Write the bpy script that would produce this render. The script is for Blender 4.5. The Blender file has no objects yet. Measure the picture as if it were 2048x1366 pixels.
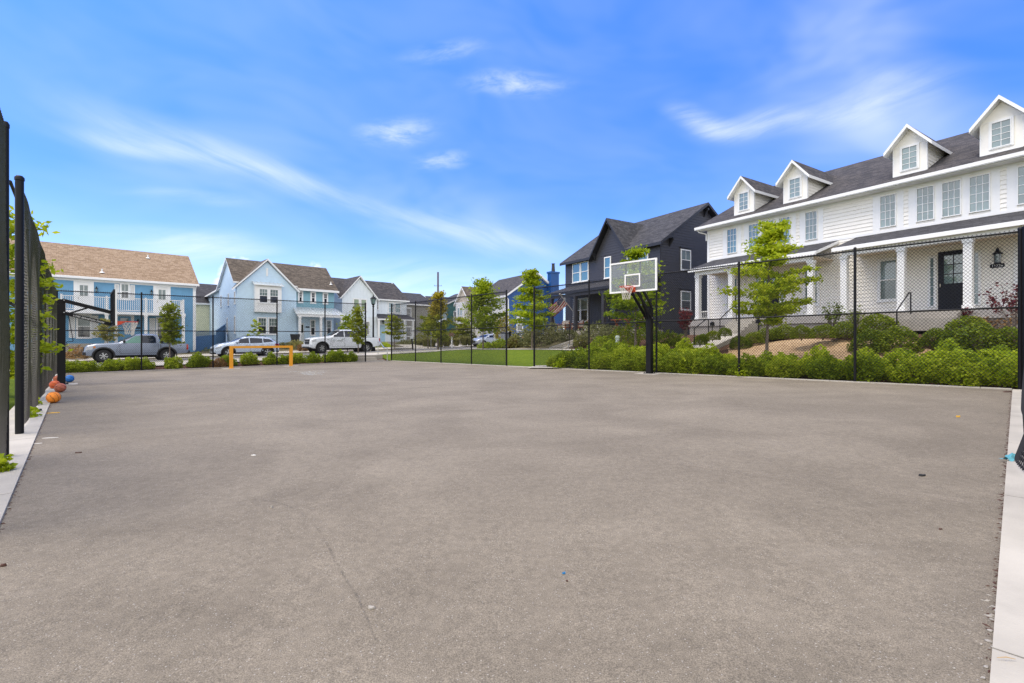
import bpy, math, random
import numpy as np
from mathutils import Vector
R = math.radians
random.seed(7)
rng = np.random.default_rng(7)
scene = bpy.context.scene

# ------------------------------------------------------------------ camera
F, U0, V0, CH = 943.0, 1024.0, 680.0, 1.25     # focal length in photo pixels, horizon, eye height
cam = bpy.data.cameras.new('camera')
cam_o = bpy.data.objects.new('camera', cam)
scene.collection.objects.link(cam_o)
cam_o.location = (0, 0, CH)
cam_o.rotation_euler = (R(90), 0, 0)
cam.sensor_width = 36
cam.lens = F / 2048 * 36
cam.shift_y = -3 / 2048
cam.clip_end = 6000
cam.clip_start = 0.05
scene.camera = cam_o
scene.cycles.use_denoising = True
scene.cycles.denoiser = 'OPENIMAGEDENOISE'
scene.cycles.denoising_prefilter = 'NONE'
scene.cycles.use_adaptive_sampling = False
scene.cycles.max_bounces = 6
scene.cycles.sample_clamp_indirect = 4

# ------------------------------------------------------------------ light
SUN_DIR = Vector((-0.98, -0.12, 0)).normalized()
SUN_EL = R(66)
sun_vec = Vector((SUN_DIR.x * math.cos(SUN_EL), SUN_DIR.y * math.cos(SUN_EL), math.sin(SUN_EL)))
sun = bpy.data.lights.new('sun', 'SUN')
sun.energy = 1.25
sun.angle = R(30)
sun.color = (1.0, 0.90, 0.76)
sun_o = bpy.data.objects.new('sun', sun)
scene.collection.objects.link(sun_o)
sun_o.rotation_euler = sun_vec.to_track_quat('Z', 'Y').to_euler()
scene.view_settings.view_transform = 'Standard'
scene.view_settings.look = 'None'
scene.view_settings.gamma = 1
scene.view_settings.exposure = 1.44


class NT:
    """tiny helper around a node tree"""
    def __init__(s, tree):
        s.t = tree
        s.n = tree.nodes
        s.l = tree.links

    def new(s, typ, **kw):
        n = s.n.new(typ)
        for k, v in kw.items():
            if k == 'inp':
                for kk, vv in v.items():
                    if hasattr(vv, 'links') or isinstance(vv, bpy.types.NodeSocket):
                        s.l.new(vv, n.inputs[kk])
                    else:
                        n.inputs[kk].default_value = vv
            else:
                setattr(n, k, v)
        return n

    def math(s, op, a, b=0.0, clamp=False):
        n = s.n.new('ShaderNodeMath')
        n.operation = op
        n.use_clamp = clamp
        for i, x in enumerate((a, b)):
            if isinstance(x, bpy.types.NodeSocket):
                s.l.new(x, n.inputs[i])
            else:
                n.inputs[i].default_value = x
        return n.outputs[0]

    def mix(s, fac, a, b, blend='MIX'):
        n = s.n.new('ShaderNodeMix')
        n.data_type = 'RGBA'
        n.blend_type = blend
        for i, x in ((0, fac), (6, a), (7, b)):
            if isinstance(x, bpy.types.NodeSocket):
                s.l.new(x, n.inputs[i])
            else:
                n.inputs[i].default_value = x if not isinstance(x, (tuple, list)) else (*x[:3], 1)
        return n.outputs[2]

    def noise(s, vec, scale, detail=4, rough=0.55, dist=0.0):
        n = s.new('ShaderNodeTexNoise', inp={'Scale': scale, 'Detail': detail, 'Roughness': rough, 'Distortion': dist})
        if vec is not None:
            s.l.new(vec, n.inputs['Vector'])
        return n.outputs[0]

    def ramp(s, fac, stops):
        n = s.n.new('ShaderNodeValToRGB')
        e = n.color_ramp.elements
        while len(e) < len(stops):
            e.new(0.5)
        for el, (p, c) in zip(e, stops):
            el.position = p
            el.color = (*c, 1) if isinstance(c, (tuple, list)) else (c, c, c, 1)
        s.l.new(fac, n.inputs[0])
        return n.outputs[0]

    def rng(s, x, a, b, c=0.0, d=1.0):
        n = s.new('ShaderNodeMapRange', inp={1: a, 2: b, 3: c, 4: d})
        n.interpolation_type = 'SMOOTHSTEP'
        s.l.new(x, n.inputs[0])
        return n.outputs[0]


# ------------------------------------------------------------------ sky
world = bpy.data.worlds.new('World')
scene.world = world
world.use_nodes = True
w = NT(world.node_tree)
w.n.clear()
sky = w.new('ShaderNodeTexSky', sky_type='NISHITA', sun_disc=False, sun_elevation=SUN_EL,
            sun_rotation=math.atan2(SUN_DIR.x, SUN_DIR.y), altitude=1400, air_density=1.0, dust_density=0.6, ozone_density=1.6)
geo = w.new('ShaderNodeTexCoord')
sep = w.new('ShaderNodeSeparateXYZ', inp={0: geo.outputs['Generated']})
az = w.math('ARCTAN2', sep.outputs[0], sep.outputs[1])
el = w.math('ARCSINE', sep.outputs[2])
ae = w.new('ShaderNodeCombineXYZ', inp={0: az, 1: el, 2: 0.0}).outputs[0]


def px_dir(u, v):
    x, z = (u - U0) / F, (V0 - v) / F
    return math.atan2(x, 1), math.atan2(z, math.hypot(x, 1))


WARP = w.new('ShaderNodeTexNoise', inp={'Vector': ae, 'Scale': 4.5, 'Detail': 1.0})
AEW = w.new('ShaderNodeVectorMath', operation='MULTIPLY_ADD', inp={0: WARP.outputs[1], 1: (0.075, 0.045, 0), 2: ae}).outputs[0]
AEW = w.new('ShaderNodeVectorMath', operation='SUBTRACT', inp={0: AEW, 1: (0.0375, 0.0225, 0)}).outputs[0]


def wisp(rot, sx, sy, lo, hi, det=5):
    m2 = w.new('ShaderNodeMapping', vector_type='TEXTURE', inp={0: AEW, 2: (0, 0, rot), 3: (1 / sx, 1 / sy, 1)}).outputs[0]
    return w.rng(w.noise(m2, 1.0, det, 0.62, 0.35), lo, hi)


WISPS = {'down': wisp(R(-19), 3.2, 24.0, 0.18, 0.82, 8), 'flat': wisp(R(8), 4.2, 26.0, 0.18, 0.82, 8), 'veil': wisp(R(-8), 3.0, 7.0, 0.2, 0.8, 3), 'puff': wisp(R(6), 16.0, 52.0, 0.22, 0.85, 7), 'heap': wisp(0, 26.0, 34.0, 0.2, 0.6, 4)}


def streak(u0, v0, u1, v1, width, amp, kind):
    """one cirrus streak: an elongated soft mask in the sky's own azimuth and elevation, broken up by noise"""
    a0, e0 = px_dir(u0, v0)
    a1, e1 = px_dir(u1, v1)
    L = math.hypot(a1 - a0, e1 - e0)
    th = math.atan2(e1 - e0, a1 - a0)
    m = w.new('ShaderNodeMapping', vector_type='TEXTURE',
              inp={0: AEW, 1: ((a0 + a1) / 2, (e0 + e1) / 2, 0), 2: (0, 0, th), 3: (L / 2, width / F, 1)}).outputs[0]
    d = w.new('ShaderNodeVectorMath', operation='LENGTH', inp={0: m}).outputs[1]
    mask = w.rng(d, 1.0, 0.0)
    return w.math('MULTIPLY', w.math('MULTIPLY', mask, WISPS[kind]), amp)


cl = None
for args in [(-80, 100, 900, 455, 38, 0.38, 'down'), (600, 395, 1260, 520, 44, 0.36, 'down'), (0, 215, 540, 355, 22, 0.30, 'down'), (40, 110, 800, 420, 170, 0.15, 'veil'),
             (60, 455, 620, 500, 34, 0.5, 'flat'), (500, 320, 1300, 510, 80, 0.16, 'veil'), (180, 370, 560, 415, 16, 0.22, 'flat'),
             (680, 274, 900, 248, 34, 0.55, 'puff'), (790, 326, 960, 312, 24, 0.42, 'puff'),
             (880, 176, 1170, 158, 28, 0.5, 'puff'), (780, 108, 1010, 98, 24, 0.26, 'puff'),
             (1290, 196, 1520, 266, 28, 0.42, 'flat'), (1340, 258, 1760, 222, 34, 0.42, 'flat'), (1560, 244, 1990, 140, 52, 0.36, 'flat'), (1540, 310, 2100, 215, 70, 0.36, 'veil'),
             (1480, 20, 2100, 160, 150, 0.24, 'veil'), (0, 515, 1300, 565, 70, 0.34, 'flat')]:
    s_ = streak(*args)
    cl = s_ if cl is None else w.math('ADD', cl, s_)
# small cumulus heads just above the roofs
cu = None
for (u0, v0, u1, v1, wd) in [(404, 556, 540, 558, 68), (598, 568, 674, 573, 62)]:
    a = streak(u0, v0, u1, v1, wd, 1.0, 'heap')
    cu = a if cu is None else w.math('ADD', cu, a)
cu = w.rng(cu, 0.04, 0.6)
# thin overall veil away from the streaks
veil = w.math('MULTIPLY', WISPS['veil'], 0.10)
cl = w.math('MAXIMUM', w.math('MINIMUM', w.math('ADD', cl, veil), 0.85), cu)
back = w.math('MULTIPLY', w.rng(sep.outputs[1], 0.25, -0.25), 0.85)  # unseen cloud veil behind the camera, added as soft fill light
high_fill = w.math('MULTIPLY', w.rng(sep.outputs[2], 0.72, 0.95), 0.75)  # same added fill veil overhead, above the view
cl = w.math('MAXIMUM', cl, w.math('MAXIMUM', back, high_fill))
up = w.rng(sep.outputs[2], -0.02, 0.03)
cl = w.math('MULTIPLY', cl, up)
hs = w.new('ShaderNodeHueSaturation', inp={'Hue': 0.508, 'Saturation': 1.3, 'Value': 1.0, 'Color': sky.outputs[0]})
world.cycles.sampling_method = 'MANUAL'
world.cycles.sample_map_resolution = 512
grade = w.ramp(w.rng(sep.outputs[2], 0.0, 0.75), [(0.0, (0.68, 0.66, 0.78)), (0.3, (0.60, 0.68, 0.93)), (0.75, (0.71, 0.85, 1.13)), (1.0, (0.80, 0.93, 1.17))])
graded = w.mix(1.0, hs.outputs[0], grade, 'MULTIPLY')
outside = w.math('MAXIMUM', back, high_fill)
cloud_and_fill = w.mix(outside, (3.9, 4.05, 4.3), (6.6, 6.4, 6.0))  # seen clouds first, then the brighter white of the added fill veil
skymix = w.mix(cl, graded, cloud_and_fill)
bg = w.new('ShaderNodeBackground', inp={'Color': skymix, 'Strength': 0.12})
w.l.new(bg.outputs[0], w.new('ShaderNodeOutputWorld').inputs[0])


# ------------------------------------------------------------------ materials
MATS = {}


def mat(name):
    m = bpy.data.materials.new(name)
    m.use_nodes = True
    n = NT(m.node_tree)
    bs = m.node_tree.nodes['Principled BSDF']
    return m, n, bs


def paint(name, col, rough=0.55, var=0.06, metal=0.0, coat=0.0, scale=3.0, bump=0.0, bscale=60.0, spec=0.5):
    if name in MATS:
        return MATS[name]
    m, n, bs = mat(name)
    tc = n.new('ShaderNodeTexCoord').outputs['Object']
    nz = n.noise(tc, scale, 5, 0.6)
    fac = n.rng(nz, 0.3, 0.7, 1 - var, 1 + var)
    c = n.new('ShaderNodeVectorMath', operation='SCALE', inp={0: col})
    n.l.new(fac, c.inputs[3])
    n.l.new(c.outputs[0], bs.inputs['Base Color'])
    bs.inputs['Roughness'].default_value = rough
    bs.inputs['Metallic'].default_value = metal
    bs.inputs['Coat Weight'].default_value = coat
    bs.inputs['Coat Roughness'].default_value = 0.05
    bs.inputs['Specular IOR Level'].default_value = spec
    if bump:
        b = n.new('ShaderNodeBump', inp={'Strength': bump, 'Distance': 0.01, 'Height': n.noise(tc, bscale, 4)})
        n.l.new(b.outputs[0], bs.inputs['Normal'])
    MATS[name] = m
    return m


def shingle(name, c1, c2, c3):
    if name in MATS:
        return MATS[name]
    m, n, bs = mat(name)
    uv = n.new('ShaderNodeTexCoord').outputs['UV']
    br = n.new('ShaderNodeTexBrick', inp={'Vector': uv, 'Color1': (0, 0, 0, 1), 'Color2': (1, 1, 1, 1), 'Mortar': (0.1, 0.1, 0.1, 1), 'Scale': 1.0,
                                          'Mortar Size': 0.008, 'Mortar Smooth': 0.3, 'Bias': 0.0, 'Brick Width': 0.32, 'Row Height': 0.14})
    br.offset = 0.37
    br.squash = 0.8
    br.squash_frequency = 3
    nz = n.noise(uv, 5.0, 4, 0.7)
    big = n.noise(uv, 0.5, 3, 0.6)
    f = n.math('ADD', n.math('MULTIPLY', br.outputs[0], 0.45), n.math('MULTIPLY', nz, 0.45))
    f = n.math('ADD', f, n.math('MULTIPLY', big, 0.15))
    c = n.ramp(f, [(0.25, c1), (0.5, c2), (0.78, c3)])
    c = n.mix(br.outputs[1], c, tuple(x * 0.45 for x in c1))
    n.l.new(c, bs.inputs['Base Color'])
    bs.inputs['Roughness'].default_value = 0.9
    b = n.new('ShaderNodeBump', inp={'Strength': 0.6, 'Distance': 0.02, 'Height': n.math('SUBTRACT', f, br.outputs[1])})
    n.l.new(b.outputs[0], bs.inputs['Normal'])
    MATS[name] = m
    return m


def glass(name, col, rough=0.04, ior=2.0):
    if name in MATS:
        return MATS[name]
    m, n, bs = mat(name)
    tc = n.new('ShaderNodeTexCoord').outputs['Object']
    c = n.mix(n.rng(n.noise(tc, 0.9, 3), 0.35, 0.65), col, tuple(x * 0.7 for x in col))
    n.l.new(c, bs.inputs['Base Color'])
    bs.inputs['Roughness'].default_value = rough
    bs.inputs['IOR'].default_value = ior
    b = n.new('ShaderNodeBump', inp={'Strength': 0.05, 'Distance': 0.02, 'Height': n.noise(tc, 1.7, 2)})
    n.l.new(b.outputs[0], bs.inputs['Normal'])
    MATS[name] = m
    return m


def foliage(name, dark, mid, light, trans=0.35):
    if name in MATS:
        return MATS[name]
    m, n, bs = mat(name)
    g = n.new('ShaderNodeNewGeometry')
    tc = n.new('ShaderNodeTexCoord').outputs['Object']
    oi = n.new('ShaderNodeObjectInfo').outputs['Random']
    f = n.math('ADD', n.math('MULTIPLY', g.outputs['Random Per Island'], 0.55), n.math('MULTIPLY', n.noise(tc, 3.0, 2), 0.5))
    f = n.math('ADD', f, n.math('MULTIPLY', n.math('SUBTRACT', oi, 0.5), 0.36))
    c = n.ramp(f, [(0.2, dark), (0.5, mid), (0.85, light)])
    n.l.new(c, bs.inputs['Base Color'])
    bs.inputs['Roughness'].default_value = 0.6
    bs.inputs['Specular IOR Level'].default_value = 0.25
    tr = n.new('ShaderNodeBsdfTranslucent', inp={'Color': n.mix(0.4, c, light)})
    mx = n.new('ShaderNodeMixShader', inp={0: trans, 1: bs.outputs[0], 2: tr.outputs[0]})
    n.l.new(mx.outputs[0], m.node_tree.nodes['Material Output'].inputs[0])
    MATS[name] = m
    return m


def asphalt(name, base, warm, stain=1.0):
    m, n, bs = mat(name)
    tc = n.new('ShaderNodeTexCoord').outputs['Object']
    fine = n.noise(tc, 190, 3, 0.75)
    mid = n.noise(tc, 60, 4, 0.7)
    vor = n.new('ShaderNodeTexVoronoi', inp={'Vector': tc, 'Scale': 100.0, 'Randomness': 1.0})
    sepc = n.new('ShaderNodeSeparateColor', inp={0: vor.outputs['Color']})
    stone = n.math('MULTIPLY', n.rng(sepc.outputs[0], 0.86, 0.97), n.rng(vor.outputs['Distance'], 0.42, 0.2))
    dark = n.math('MULTIPLY', n.rng(sepc.outputs[1], 0.7, 0.95), n.rng(vor.outputs['Distance'], 0.55, 0.2))
    big = n.noise(tc, 0.42, 7, 0.66, 0.7)
    big2 = n.noise(n.new('ShaderNodeMapping', inp={0: tc, 2: (0, 0, 0.7), 3: (0.8, 1.3, 1)}).outputs[0], 0.9, 5, 0.55, 0.6)
    bigf = n.math('ADD', n.math('MULTIPLY', n.rng(big, 0.3, 0.7), 0.6), n.math('MULTIPLY', n.rng(big2, 0.3, 0.7), 0.4))
    c = n.mix(bigf, tuple(b * (1 - 0.15 * stain) for b in base), tuple(b * (1 + 0.10 * stain) for b in warm))
    c = n.mix(n.rng(fine, 0.3, 0.72), n.mix(1.0, c, (0.52, 0.51, 0.51), 'MULTIPLY'), n.mix(1.0, c, (1.42, 1.40, 1.38), 'MULTIPLY'))
    grit = n.noise(tc, 17, 5, 0.8)
    c = n.mix(n.rng(grit, 0.3, 0.7), n.mix(1.0, c, (0.84, 0.84, 0.84), 'MULTIPLY'), n.mix(1.0, c, (1.14, 1.14, 1.14), 'MULTIPLY'))
    spot = n.rng(n.noise(tc, 1.3, 7, 0.7, 0.4), 0.56, 0.74)
    c = n.mix(n.math('MULTIPLY', spot, 0.26 * stain), c, tuple(b * 0.62 for b in base))
    scuff = n.rng(n.noise(n.new('ShaderNodeMapping', inp={0: tc, 1: (7, 3, 0), 2: (0, 0, 0.5), 3: (0.35, 1.5, 1)}).outputs[0], 1.0, 6, 0.65, 0.3), 0.60, 0.78)
    c = n.mix(n.math('MULTIPLY', scuff, 0.30 * stain), c, (0.30, 0.265, 0.22))
    c = n.mix(n.math('MULTIPLY', n.rng(mid, 0.55, 0.75), 0.35), c, tuple(b * 0.6 for b in base))
    c = n.mix(n.math('MULTIPLY', dark, 0.4), c, tuple(b * 0.35 for b in base))
    c = n.mix(n.math('MULTIPLY', stone, 0.75), c, (0.42, 0.39, 0.35))
    n.l.new(c, bs.inputs['Base Color'])
    bs.inputs['Roughness'].default_value = 0.88
    bs.inputs['Specular IOR Level'].default_value = 0.3
    h = n.math('ADD', n.math('MULTIPLY', fine, 0.5), n.math('ADD', n.math('MULTIPLY', mid, 0.6), n.math('MULTIPLY', stone, 0.5)))
    b = n.new('ShaderNodeBump', inp={'Strength': 0.55, 'Distance': 0.008, 'Height': h})
    n.l.new(b.outputs[0], bs.inputs['Normal'])
    MATS[name] = m
    return m


def soil(name, c1, c2, c3, scale=9.0):
    m, n, bs = mat(name)
    tc = n.new('ShaderNodeTexCoord').outputs['Object']
    f = n.math('ADD', n.math('MULTIPLY', n.noise(tc, scale, 6, 0.75), 0.7), n.math('MULTIPLY', n.noise(tc, 0.4, 3), 0.3))
    n.l.new(n.ramp(f, [(0.36, c1), (0.5, c2), (0.64, c3)]), bs.inputs['Base Color'])
    bs.inputs['Roughness'].default_value = 0.95
    bs.inputs['Specular IOR Level'].default_value = 0.15
    b = n.new('ShaderNodeBump', inp={'Strength': 0.9, 'Distance': 0.05, 'Height': n.noise(tc, scale * 2.2, 5, 0.8)})
    n.l.new(b.outputs[0], bs.inputs['Normal'])
    MATS[name] = m
    return m


M_court = asphalt('court_asphalt', (0.190, 0.163, 0.125), (0.221, 0.192, 0.149))
M_road = asphalt('road_asphalt', (0.17, 0.165, 0.16), (0.20, 0.195, 0.19), 0.5)
M_conc = paint('concrete', (0.40, 0.37, 0.32), 0.9, 0.12, scale=1.3, bump=0.25, bscale=90)
M_conc2 = paint('concrete_grey', (0.33, 0.305, 0.27), 0.9, 0.12, scale=2.3, bump=0.3, bscale=90)
M_mulch = soil('mulch', (0.035, 0.018, 0.012), (0.10, 0.055, 0.036), (0.20, 0.12, 0.08), 14)
M_tan = soil('bare_soil', (0.22, 0.14, 0.08), (0.38, 0.26, 0.15), (0.52, 0.38, 0.24), 7)
M_grass = soil('turf', (0.06, 0.095, 0.004), (0.095, 0.14, 0.007), (0.14, 0.18, 0.013), 7)
M_dry = soil('verge_turf', (0.14, 0.15, 0.04), (0.24, 0.22, 0.07), (0.32, 0.28, 0.12), 7)
M_base = soil('yard_ground', (0.06, 0.055, 0.03), (0.11, 0.10, 0.055), (0.17, 0.14, 0.08), 6)
M_black = paint('black_steel', (0.006, 0.006, 0.008), 0.5, 0.1, spec=0.25)
M_wire = paint('black_wire', (0.008, 0.008, 0.010), 0.6, 0.1, spec=0.25)
M_wire2 = paint('highlit_wire', (0.058, 0.055, 0.056), 0.42, 0.25, scale=1.2)  # grey lightened to stand in for light glancing off the wires
M_white = paint('white_paint', (0.80, 0.80, 0.79), 0.5, 0.02)
M_trim = paint('white_trim', (0.82, 0.82, 0.82), 0.45, 0.015)
M_silver = paint('galvanised_steel', (0.55, 0.56, 0.57), 0.35, 0.08, 0.85)
M_bark = paint('bark', (0.16, 0.125, 0.10), 0.9, 0.3, scale=14, bump=0.6, bscale=40)
M_steelgrey = paint('dull_metal', (0.30, 0.30, 0.31), 0.4, 0.1, 0.6)
M_tyre = paint('rubber', (0.018, 0.018, 0.019), 0.75, 0.15)
M_trimblk = paint('black_plastic', (0.02, 0.02, 0.023), 0.5, 0.1)
M_seam = paint('seam_dark', (0.008, 0.008, 0.009), 0.8, 0.0)
G_dark = glass('window_dark', (0.018, 0.024, 0.035))
G_blind = glass('window_blind', (0.14, 0.19, 0.19), 0.06, 1.8)
G_teal = glass('window_teal', (0.075, 0.20, 0.25), 0.04, 2.2)
G_pale = glass('window_pale', (0.18, 0.265, 0.285), 0.05, 2.0)
G_car = glass('car_glass', (0.006, 0.012, 0.03), 0.02, 1.55)
G_cargreen = glass('car_glass_green', (0.06, 0.22, 0.17), 0.03, 1.8)
F_low = foliage('sumac_leaves', (0.10, 0.16, 0.006), (0.275, 0.37, 0.014), (0.48, 0.54, 0.032), 0.5)
F_box = foliage('boxwood_leaves', (0.05, 0.09, 0.004), (0.135, 0.19, 0.009), (0.25, 0.29, 0.02), 0.36)
F_locust = foliage('locust_leaves', (0.10, 0.165, 0.004), (0.29, 0.385, 0.010), (0.49, 0.54, 0.025), 0.5)
F_mid = foliage('street_tree_leaves', (0.09, 0.13, 0.005), (0.22, 0.27, 0.011), (0.38, 0.39, 0.022), 0.45)
F_dark = foliage('pear_leaves', (0.055, 0.075, 0.008), (0.145, 0.165, 0.013), (0.28, 0.27, 0.03), 0.4)
F_yel = foliage('yellow_leaves', (0.22, 0.20, 0.02), (0.36, 0.30, 0.02), (0.46, 0.38, 0.03), 0.4)
F_sage = foliage('sage_leaves', (0.085, 0.095, 0.035), (0.175, 0.185, 0.07), (0.29, 0.285, 0.12), 0.35)
F_straw = foliage('grass_blades', (0.13, 0.15, 0.03), (0.25, 0.25, 0.06), (0.38, 0.34, 0.12), 0.35)
F_rust = foliage('rusty_leaves', (0.16, 0.08, 0.03), (0.30, 0.16, 0.06), (0.36, 0.24, 0.10), 0.3)
F_red = foliage('plum_leaves', (0.05, 0.008, 0.012), (0.12, 0.02, 0.025), (0.22, 0.04, 0.04), 0.3)


# ------------------------------------------------------------------ mesh builder
class MB:
    def __init__(s):
        s.v, s.f, s.m, s.uv = [], [], [], {}

    def add(s, vs, fs, m=0):
        b = len(s.v)
        s.v.extend([tuple(p) for p in vs])
        for f in fs:
            s.f.append(tuple(b + i for i in f))
            s.m.append(m)
        return b

    def quad(s, a, b, c, d, m=0, uv=None):
        s.add([a, b, c, d], [(0, 1, 2, 3)], m)
        if uv:
            s.uv[len(s.f) - 1] = uv

    def poly(s, pts, m=0):
        s.add(pts, [tuple(range(len(pts)))], m)

    def box(s, a, b, m=0):
        x0, x1 = sorted((a[0], b[0]))
        y0, y1 = sorted((a[1], b[1]))
        z0, z1 = sorted((a[2], b[2]))
        s.add([(x0, y0, z0), (x1, y0, z0), (x1, y1, z0), (x0, y1, z0), (x0, y0, z1), (x1, y0, z1), (x1, y1, z1), (x0, y1, z1)],
              [(0, 3, 2, 1), (4, 5, 6, 7), (0, 1, 5, 4), (1, 2, 6, 5), (2, 3, 7, 6), (3, 0, 4, 7)], m)

    def bar(s, p, q, wd, hg=None, m=0, up=(0, 0, 1)):
        """box of wd x hg along p-q"""
        hg = hg or wd
        p, q = Vector(p), Vector(q)
        d = (q - p).normalized()
        u = Vector(up)
        if abs(d.dot(u)) > 0.99:
            u = Vector((1, 0, 0))
        sd = d.cross(u).normalized()
        u = sd.cross(d)
        a, b = sd * wd / 2, u * hg / 2
        vs = [p - a - b, p + a - b, p + a + b, p - a + b, q - a - b, q + a - b, q + a + b, q - a + b]
        s.add(vs, [(0, 1, 2, 3), (4, 7, 6, 5), (0, 4, 5, 1), (1, 5, 6, 2), (2, 6, 7, 3), (3, 7, 4, 0)], m)

    def tube(s, pts, r, n=8, m=0, cap=True):
        pts = [Vector(p) for p in pts]
        rs = r if isinstance(r, (list, tuple)) else [r] * len(pts)
        rings = []
        ref = None
        for i, p in enumerate(pts):
            d = (pts[min(i + 1, len(pts) - 1)] - pts[max(i - 1, 0)]).normalized()
            if ref is None:
                ref = Vector((0, 0, 1)) if abs(d.z) < 0.9 else Vector((1, 0, 0))
            a = d.cross(ref).normalized()
            b = a.cross(d)
            ref = b if abs(d.dot(b)) < 0.9 else ref
            rings.append([p + (a * math.cos(t) + b * math.sin(t)) * rs[i] for t in [2 * math.pi * k / n for k in range(n)]])
        vs = [q for ring in rings for q in ring]
        fs = []
        for i in range(len(pts) - 1):
            for k in range(n):
                fs.append((i * n + k, i * n + (k + 1) % n, (i + 1) * n + (k + 1) % n, (i + 1) * n + k))
        if cap:
            fs.append(tuple(range(n - 1, -1, -1)))
            fs.append(tuple((len(pts) - 1) * n + k for k in range(n)))
        s.add(vs, fs, m)

    def prism(s, pts, off, m=0, mside=None):
        """polygon pts swept by vector off"""
        n = len(pts)
        o = Vector(off)
        b = [Vector(p) + o for p in pts]
        s.add(list(pts) + b, [tuple(range(n)), tuple(range(2 * n - 1, n - 1, -1))], m)
        base = len(s.v) - 2 * n
        for i in range(n):
            j = (i + 1) % n
            s.f.append((base + i, base + n + i, base + n + j, base + j))
            s.m.append(m if mside is None else mside)

    def lathe(s, prof, n=24, m=0, axis='z', c=(0, 0, 0)):
        vs, fs = [], []
        for (r, h) in prof:
            for k in range(n):
                t = 2 * math.pi * k / n
                x, y = r * math.cos(t), r * math.sin(t)
                p = (x, y, h) if axis == 'z' else (x, h, y)
                vs.append((p[0] + c[0], p[1] + c[1], p[2] + c[2]))
        for i in range(len(prof) - 1):
            for k in range(n):
                fs.append((i * n + k, i * n + (k + 1) % n, (i + 1) * n + (k + 1) % n, (i + 1) * n + k))
        s.add(vs, fs, m)

    def build(s, name, mats, parent=None, loc=None, smooth=None, shift=None):
        me = bpy.data.meshes.new(name)
        vs = s.v if shift is None else [(a + shift[0], b + shift[1], c + shift[2]) for a, b, c in s.v]
        me.from_pydata(vs, [], s.f)
        for mt in (mats if isinstance(mats, (list, tuple)) else [mats]):
            me.materials.append(mt)
        if any(s.m):
            me.polygons.foreach_set('material_index', s.m)
        if s.uv:
            lay = me.uv_layers.new(name='UVMap')
            for fi, uvs in s.uv.items():
                for li, uvc in zip(me.polygons[fi].loop_indices, uvs):
                    lay.data[li].uv = uvc
        if smooth is not None:
            me.polygons.foreach_set('use_smooth', [True] * len(s.f))
            me.set_sharp_from_angle(angle=R(smooth))
        me.validate()
        return link(name, me, parent, loc)


def link(name, me, parent=None, loc=None):
    o = bpy.data.objects.new(name, me)
    scene.collection.objects.link(o)
    if parent is not None:
        o.parent = parent
    if loc is not None:
        o.location = loc
    return o


def tag(o, label, cat, group=None):
    o['label'] = label
    o['category'] = cat
    if group:
        o['group'] = group
    return o


def struct(o, kind='structure'):
    o['kind'] = kind
    return o


def thing(name, label, cat, loc=(0, 0, 0), rz=0.0, group=None):
    o = bpy.data.objects.new(name, None)
    o.empty_display_size = 0.2
    scene.collection.objects.link(o)
    o.location = loc
    o.rotation_euler = (0, 0, rz)
    return tag(o, label, cat, group)


def copy_tree(o, parent=None):
    c = o.copy()
    scene.collection.objects.link(c)
    c.parent = parent
    for ch in list(o.children):
        copy_tree(ch, c)
    return c


def text_mesh(body, size, depth=0.004, shear=0.0):
    cu_ = bpy.data.curves.new('lettering', 'FONT')
    cu_.body = body
    cu_.size = size
    cu_.extrude = depth
    cu_.shear = shear
    cu_.align_x = 'CENTER'
    cu_.align_y = 'CENTER'
    to = bpy.data.objects.new('lettering', cu_)
    scene.collection.objects.link(to)
    dg = bpy.context.evaluated_depsgraph_get()
    me = bpy.data.meshes.new_from_object(to.evaluated_get(dg))
    bpy.data.objects.remove(to)
    return me


# ------------------------------------------------------------------ terrain
GX, GY = 0.0105, -0.0007


def court_z(x, y):
    return GX * x + GY * y


def ray(u, v):
    return np.array([(u - U0) / F, 1.0, (V0 - v) / F])


def court_hit(u, v):
    r = ray(u, v)
    Y = CH / (GX * r[0] + GY - r[2])
    return np.array([r[0] * Y, Y, CH + r[2] * Y])


PC, PBL, PR = court_hit(780, 722)[:2], court_hit(125, 748)[:2], court_hit(2025, 780)[:2]
eR = (PR - PC) / np.linalg.norm(PR - PC)        # along the right edge, from the far corner towards the camera side
eL = (PBL - PC) / np.linalg.norm(PBL - PC)      # along the back edge, towards the left
nB = np.array([-eR[1], eR[0]])                  # outward normal of the right edge
if nB[0] < 0:
    nB = -nB
nA = np.array([-eL[1], eL[0]])                  # outward normal of the back edge
if nA[1] < 0:
    nA = -nA
dLf = np.array([0.68, -0.733])                  # left edge runs from PBL towards the camera
dLf /= np.linalg.norm(dLf)
nL = np.array([-0.733, -0.68])
nL /= np.linalg.norm(nL)
dRf = np.array([1.7185, 1.6951]) - PR                  # near right edge runs from PR towards the camera
dRf /= np.linalg.norm(dRf)
nR = np.array([-dRf[1], dRf[0]])
SA = np.array([0.53, -0.848])                   # direction of the right-hand row of houses (viewer's right)
nS = np.array([0.848, 0.53])
SB = np.array([0.73, 0.683])                    # direction of the street behind the court
SB = SB / np.linalg.norm(SB)
nT = np.array([-SB[1], SB[0]])


def sm(a, b, x):
    t = min(1.0, max(0.0, (x - a) / (b - a)))
    return t * t * (3 - 2 * t)


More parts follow.
